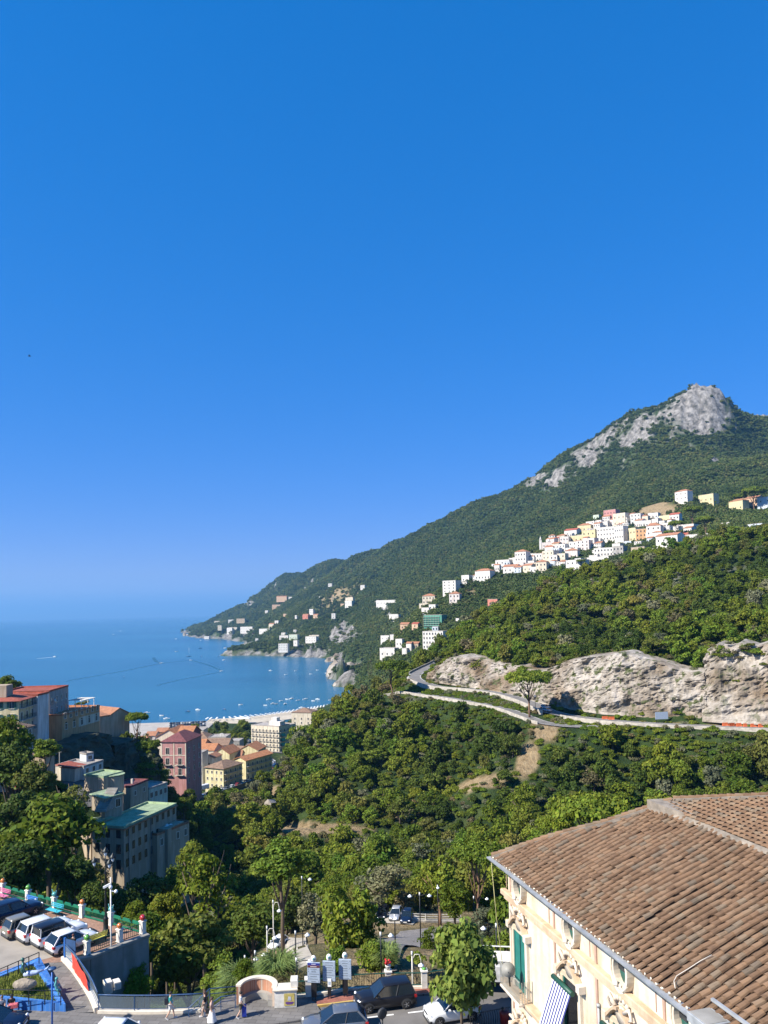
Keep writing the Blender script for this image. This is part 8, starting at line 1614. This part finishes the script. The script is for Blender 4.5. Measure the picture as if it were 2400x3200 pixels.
# ---- woods: one tree per jittered cell
ex = np.array(EXC); exr = np.array(ROADX)
def excluded(x, y, extra=0.0):
    return bool((((ex[:, 0] - x) ** 2 + (ex[:, 1] - y) ** 2) < (ex[:, 2] + extra) ** 2).any())
cand = []
def cells(r0, r1, sp):
    r = r0
    while r < r1:
        na = int(1.06 * r / sp); 
        for k in range(na):
            a = -.52 + 1.06 * (k + random.random()) / na; rr_ = r + random.uniform(-.45, .45) * sp; yield rr_ * math.sin(a), rr_ * math.cos(a), rr_, a
        r += sp
def grid_at(arr, a, D):
    i = int(round((a - AZ[0]) / (AZ[1] - AZ[0]))); j = int(round((math.log(D) - LN[0]) / (LN[1] - LN[0]))); return arr[min(max(j, 0), ND - 1), min(max(i, 0), NA - 1)]
def in_town(px, D): return (D > 325 and px < 900 and px > 505) or (D > 420 and px < 1000) or (D > 262 and px < 440) or (D > 205 and D < 262 and 150 < px < 340)
def park_open(px, py, D): return D < 130 and ((820 < px < 960 and py > 2880) or (1160 < px < 1420 and py > 2835) or px > 1560)
CLEAR = ((1695, 2285, 75, 48), (1650, 2370, 52, 75), (1500, 2440, 125, 28), (1010, 2592, 195, 32), (1265, 2548, 50, 20), (740, 2500, 120, 40))
for x, y, D, a in cells(70, 640, 4.8):
    z = ground_z(x, y)
    if z < 1.5: continue
    px, py = proj((x, y, z))
    if px < -120 or px > 2520: continue
    if D < 78 and not (300 < px < 760): continue
    if in_town(px, D) or park_open(px, py, D): continue
    if (px < 640 and D < 76) or (px > 1560 and D < 75): continue
    if (2185 < px and 263 < D < 284) or (1340 < px < 2200 and grid_at(TPY, a, D) > 2035 and np.interp(px, [1340, 1727, 2080, 2200], [338, 286, 268, 266]) < D < np.interp(px, [1340, 1727, 2080, 2200], [355, 299, 284, 281])): continue
    if grid_at(dry, a, D) > .5 and random.random() < .9: continue
    if excluded(x, y) or (((exr[:, 0] - x) ** 2 + (exr[:, 1] - y) ** 2) < exr[:, 2] ** 2).any(): continue
    if 285 < px < 560 and 140 < D < 205 and random.random() < .55: continue
    if 180 < D < 275:
        qx, qy = proj((x, y, z + 4.5))
        if any(((qx - c0) / rx_) ** 2 + ((qy - c1) / ry_) ** 2 < 1 for c0, c1, rx_, ry_ in CLEAR): continue
    h_ = 9.0
    if (z + h_ - CZ) / D < grid_at(TMAX, a, D * .97) - .004: continue          # hidden behind a crest
    nz_ = float(fbm(np.array([x / 30]), np.array([y / 30]), 3, 77)[0])
    r = random.choice((1.5, 2.1, 2.5, 2.9, 3.3, 3.8, 4.8)) * random.uniform(.88, 1.12) * (1 + .25 * nz_); 
    if D < 160: r *= .95
    cand.append((r / D, x, y, z, r, D, nz_, px, py))
cand.sort(reverse=True)
M_LAB = {0: ('oak tree in the dense wood on the hillside', 'dense hillside wood'), 1: ('leafy tree in the green valley below the street', 'valley wood below the street')}
nb = 0; rest = []
for q_ in cand:
    _, x, y, z, r, D, nz_, px, py = q_; valley = D < 215
    if nb < 290:
        key = 'near' if D < 190 else 'oak'; vv = 1 if nz_ > .25 else (2 if nz_ < -.25 else random.choice((0, 3, 0)))
        if valley and random.random() < .12: key, vv = 'olive', random.randint(0, 1)
        elif random.random() < .28: key, vv = 'loose', random.randint(0, 2)
        elif valley and random.random() < .10: key, vv = 'pine', random.randint(0, 1)
        lb, gp = M_LAB[1 if valley else 0]
        tree(key, vv, (x, y, z - .3), r, r * random.uniform(.75, 1.15), lb, gp, sz=random.uniform(.85, 1.3)); nb += 1
    else: rest.append(q_)
# ---- the remaining woods and the far forest: masses nobody could count
def stuff_instances(name, label, pts, meshes):
    """pts: (x, y, z, scale, zscale, rot, index)"""
    pc = bpy.data.collections.new(name + '_sources')
    for i, me_ in enumerate(meshes): pc.objects.link(bpy.data.objects.new('%s_source_%02d' % (name, i), me_))
    A_ = np.array(pts, np.float32); me_ = bpy.data.meshes.new(name); me_.vertices.add(len(A_)); me_.vertices.foreach_set('co', A_[:, :3].ravel())
    for nm, cols, ty in (('sc', A_[:, [3, 3, 4]], 'FLOAT_VECTOR'), ('rot', np.stack([A_[:, 5] * 0, A_[:, 5] * 0, A_[:, 5]], 1), 'FLOAT_VECTOR')):
        me_.attributes.new(nm, ty, 'POINT').data.foreach_set('vector', cols.astype(np.float32).ravel())
    me_.attributes.new('idx', 'INT', 'POINT').data.foreach_set('value', A_[:, 6].astype(np.int32))
    o = obj(name, me_); ng = bpy.data.node_groups.new(name, 'GeometryNodeTree'); ng.interface.new_socket('Geometry', in_out='INPUT', socket_type='NodeSocketGeometry'); ng.interface.new_socket('Geometry', in_out='OUTPUT', socket_type='NodeSocketGeometry')
    N = ng.nodes; gi, go = N.new('NodeGroupInput'), N.new('NodeGroupOutput'); ip = N.new('GeometryNodeInstanceOnPoints'); ci = N.new('GeometryNodeCollectionInfo')
    ci.inputs[0].default_value = pc; ci.inputs[1].default_value = True; ci.inputs[2].default_value = True; ip.inputs['Pick Instance'].default_value = True
    def na(nm, ty):
        a_ = N.new('GeometryNodeInputNamedAttribute'); a_.data_type = ty; a_.inputs[0].default_value = nm; return a_.outputs[0]
    K = ng.links; K.new(gi.outputs[0], ip.inputs['Points']); K.new(ci.outputs[0], ip.inputs['Instance']); K.new(na('sc', 'FLOAT_VECTOR'), ip.inputs['Scale']); K.new(na('rot', 'FLOAT_VECTOR'), ip.inputs['Rotation']); K.new(na('idx', 'INT'), ip.inputs['Instance Index']); K.new(ip.outputs[0], go.inputs[0])
    o.modifiers.new('scatter', 'NODES').node_group = ng; return tag(o, label, None, None, 'stuff')
oakm = [c_ for c_, _ in PROTO['oak']] + [crown('loose', 700 + i, 1700, .078, (L_OAK, L_BRIGHT, L_DARK, L_DRYG)[i], 38) for i in range(4)] + [crown('pine' if False else 'bush', 750 + i, 1500, .09, (L_OAK, L_DARK)[i], 20) for i in range(2)]
stuff_instances('woodland', 'dense green wood covering the near hills', [(x, y, z + r * random.uniform(.75, 1.25), r, r * random.uniform(.75, 1.45), random.uniform(0, 6.28), (random.choice((4, 4, 6, 8, 8)) if nz_ > .25 else random.choice((2, 2, 0, 9, 9, 12)) if nz_ < -.22 else random.choice((0, 1, 3, 6, 7, 7, 7, 4, 5, 10, 11, 8)))) for _, x, y, z, r, D, nz_, px, py in rest], oakm)
und = []
for x, y, D, a in cells(61.5, 420, 3.0):          # undergrowth between the trunks
    z = ground_z(x, y); px, py = proj((x, y, z))
    if z < 1.5 or px < -100 or px > 2500 or in_town(px, D) or (D < 78 and not (330 < px < 1540)) or (D < 66 and px < 640) or excluded(x, y, -.4 if D < 140 else -.8): continue
    if D < 135 and 860 < px < 1540 and (random.random() < .35): continue
    if grid_at(dry, a, D) > .5 and random.random() < .93: continue
    if (z + 3 - CZ) / D < grid_at(TMAX, a, D * .97) - .004: continue
    r = random.uniform(1.0, 2.0) * (.55 if D < 135 and px > 840 else 1); und.append((x, y, z + .2, r, r * random.uniform(.9, 1.5), random.uniform(0, 6.28), random.choice((0, 0, 0, 1, 1, 2, 3))))
for rp_, wd_ in ((cr, 7), (lr, 6)):               # bushes on the steep banks below the roads
    for i, p_ in enumerate(rp_):
        for _ in range(9):
            q_ = p_ + side(rp_, i) * random.uniform(wd_ / 2 + 1.2, 13); px, py = proj(q_)
            if px < 1180 or px > 2500 or (1620 < px < 1740 and random.random() < .8) or excluded(q_.x, q_.y, -1.5): continue
            r = random.uniform(.7, 1.7); und.append((q_.x, q_.y, ground_z(q_.x, q_.y) + .15, r, r * random.uniform(.9, 1.5), random.uniform(0, 6.28), random.choice((0, 0, 0, 1, 1, 2))))
stuff_instances('undergrowth', 'tangled shrubs covering the ground under the trees', und, [c_ for c_, _ in PROTO['bush']])
farp = []; fm = [crown('round', 900 + i, 300, .19, L_FAR, 16) for i in range(4)]
def cells_far():
    D = 600
    while D < 5600:
        sp = 4.6 + (D - 600) * .0030; na = int(1.0 * D / sp)
        for k in range(na): a = -.27 + .75 * (k + random.random()) / na * 1.0; yield a, D + random.uniform(-.5, .5) * sp * 1.3, sp
        D += sp * 1.3
for a, D, sp in cells_far():
    x, y = D * math.sin(a), D * math.cos(a); i = int((a - AZ[0]) / (AZ[1] - AZ[0])); j = int((math.log(D) - LN[0]) / (LN[1] - LN[0]))
    if not (0 <= i < NA - 1 and 0 <= j < ND - 1): continue
    z = TZ[j, i]
    if z < 3 or rock[j, i] > random.uniform(.2, 1.05) or dry[j, i] > random.uniform(.2, .9): continue
    if TPX[j, i] > 2460 or TS[j, i] + 9 / D < TMAX[max(j - 2, 0), i]: continue
    r = sp * random.uniform(.55, .95)
    if D < 1300 and excluded(x, y, 0): continue
    farp.append((x, y, ground_z(x, y) + r * .35, r, r * random.uniform(.7, 1.1), random.uniform(0, 6.28), random.randint(0, 3)))
stuff_instances('forest', 'distant forest covering the mountain slopes', farp, fm)
print('trees', nb, 'wood', len(rest), 'under', len(und), 'far', len(farp))
HAZE = 5.8e-5
# ------------------------------------------------------------------ haze: one even box of air
m = bpy.data.materials.new('haze_air'); m.use_nodes = True; nt = m.node_tree; nt.nodes.clear()
ou = nt.nodes.new('ShaderNodeOutputMaterial'); pv = nt.nodes.new('ShaderNodeVolumePrincipled')
pv.inputs['Color'].default_value = (.24, .55, .95, 1); pv.inputs['Density'].default_value = HAZE; pv.inputs['Anisotropy'].default_value = .1
nt.links.new(pv.outputs[0], ou.inputs['Volume'])
hz = MB().box(-101000, 101000, -101000, 101000, -8, float(TZ.max()) + 25).build('haze', m)
tag(hz, 'thin pale blue sea haze', None, None, 'stuff')
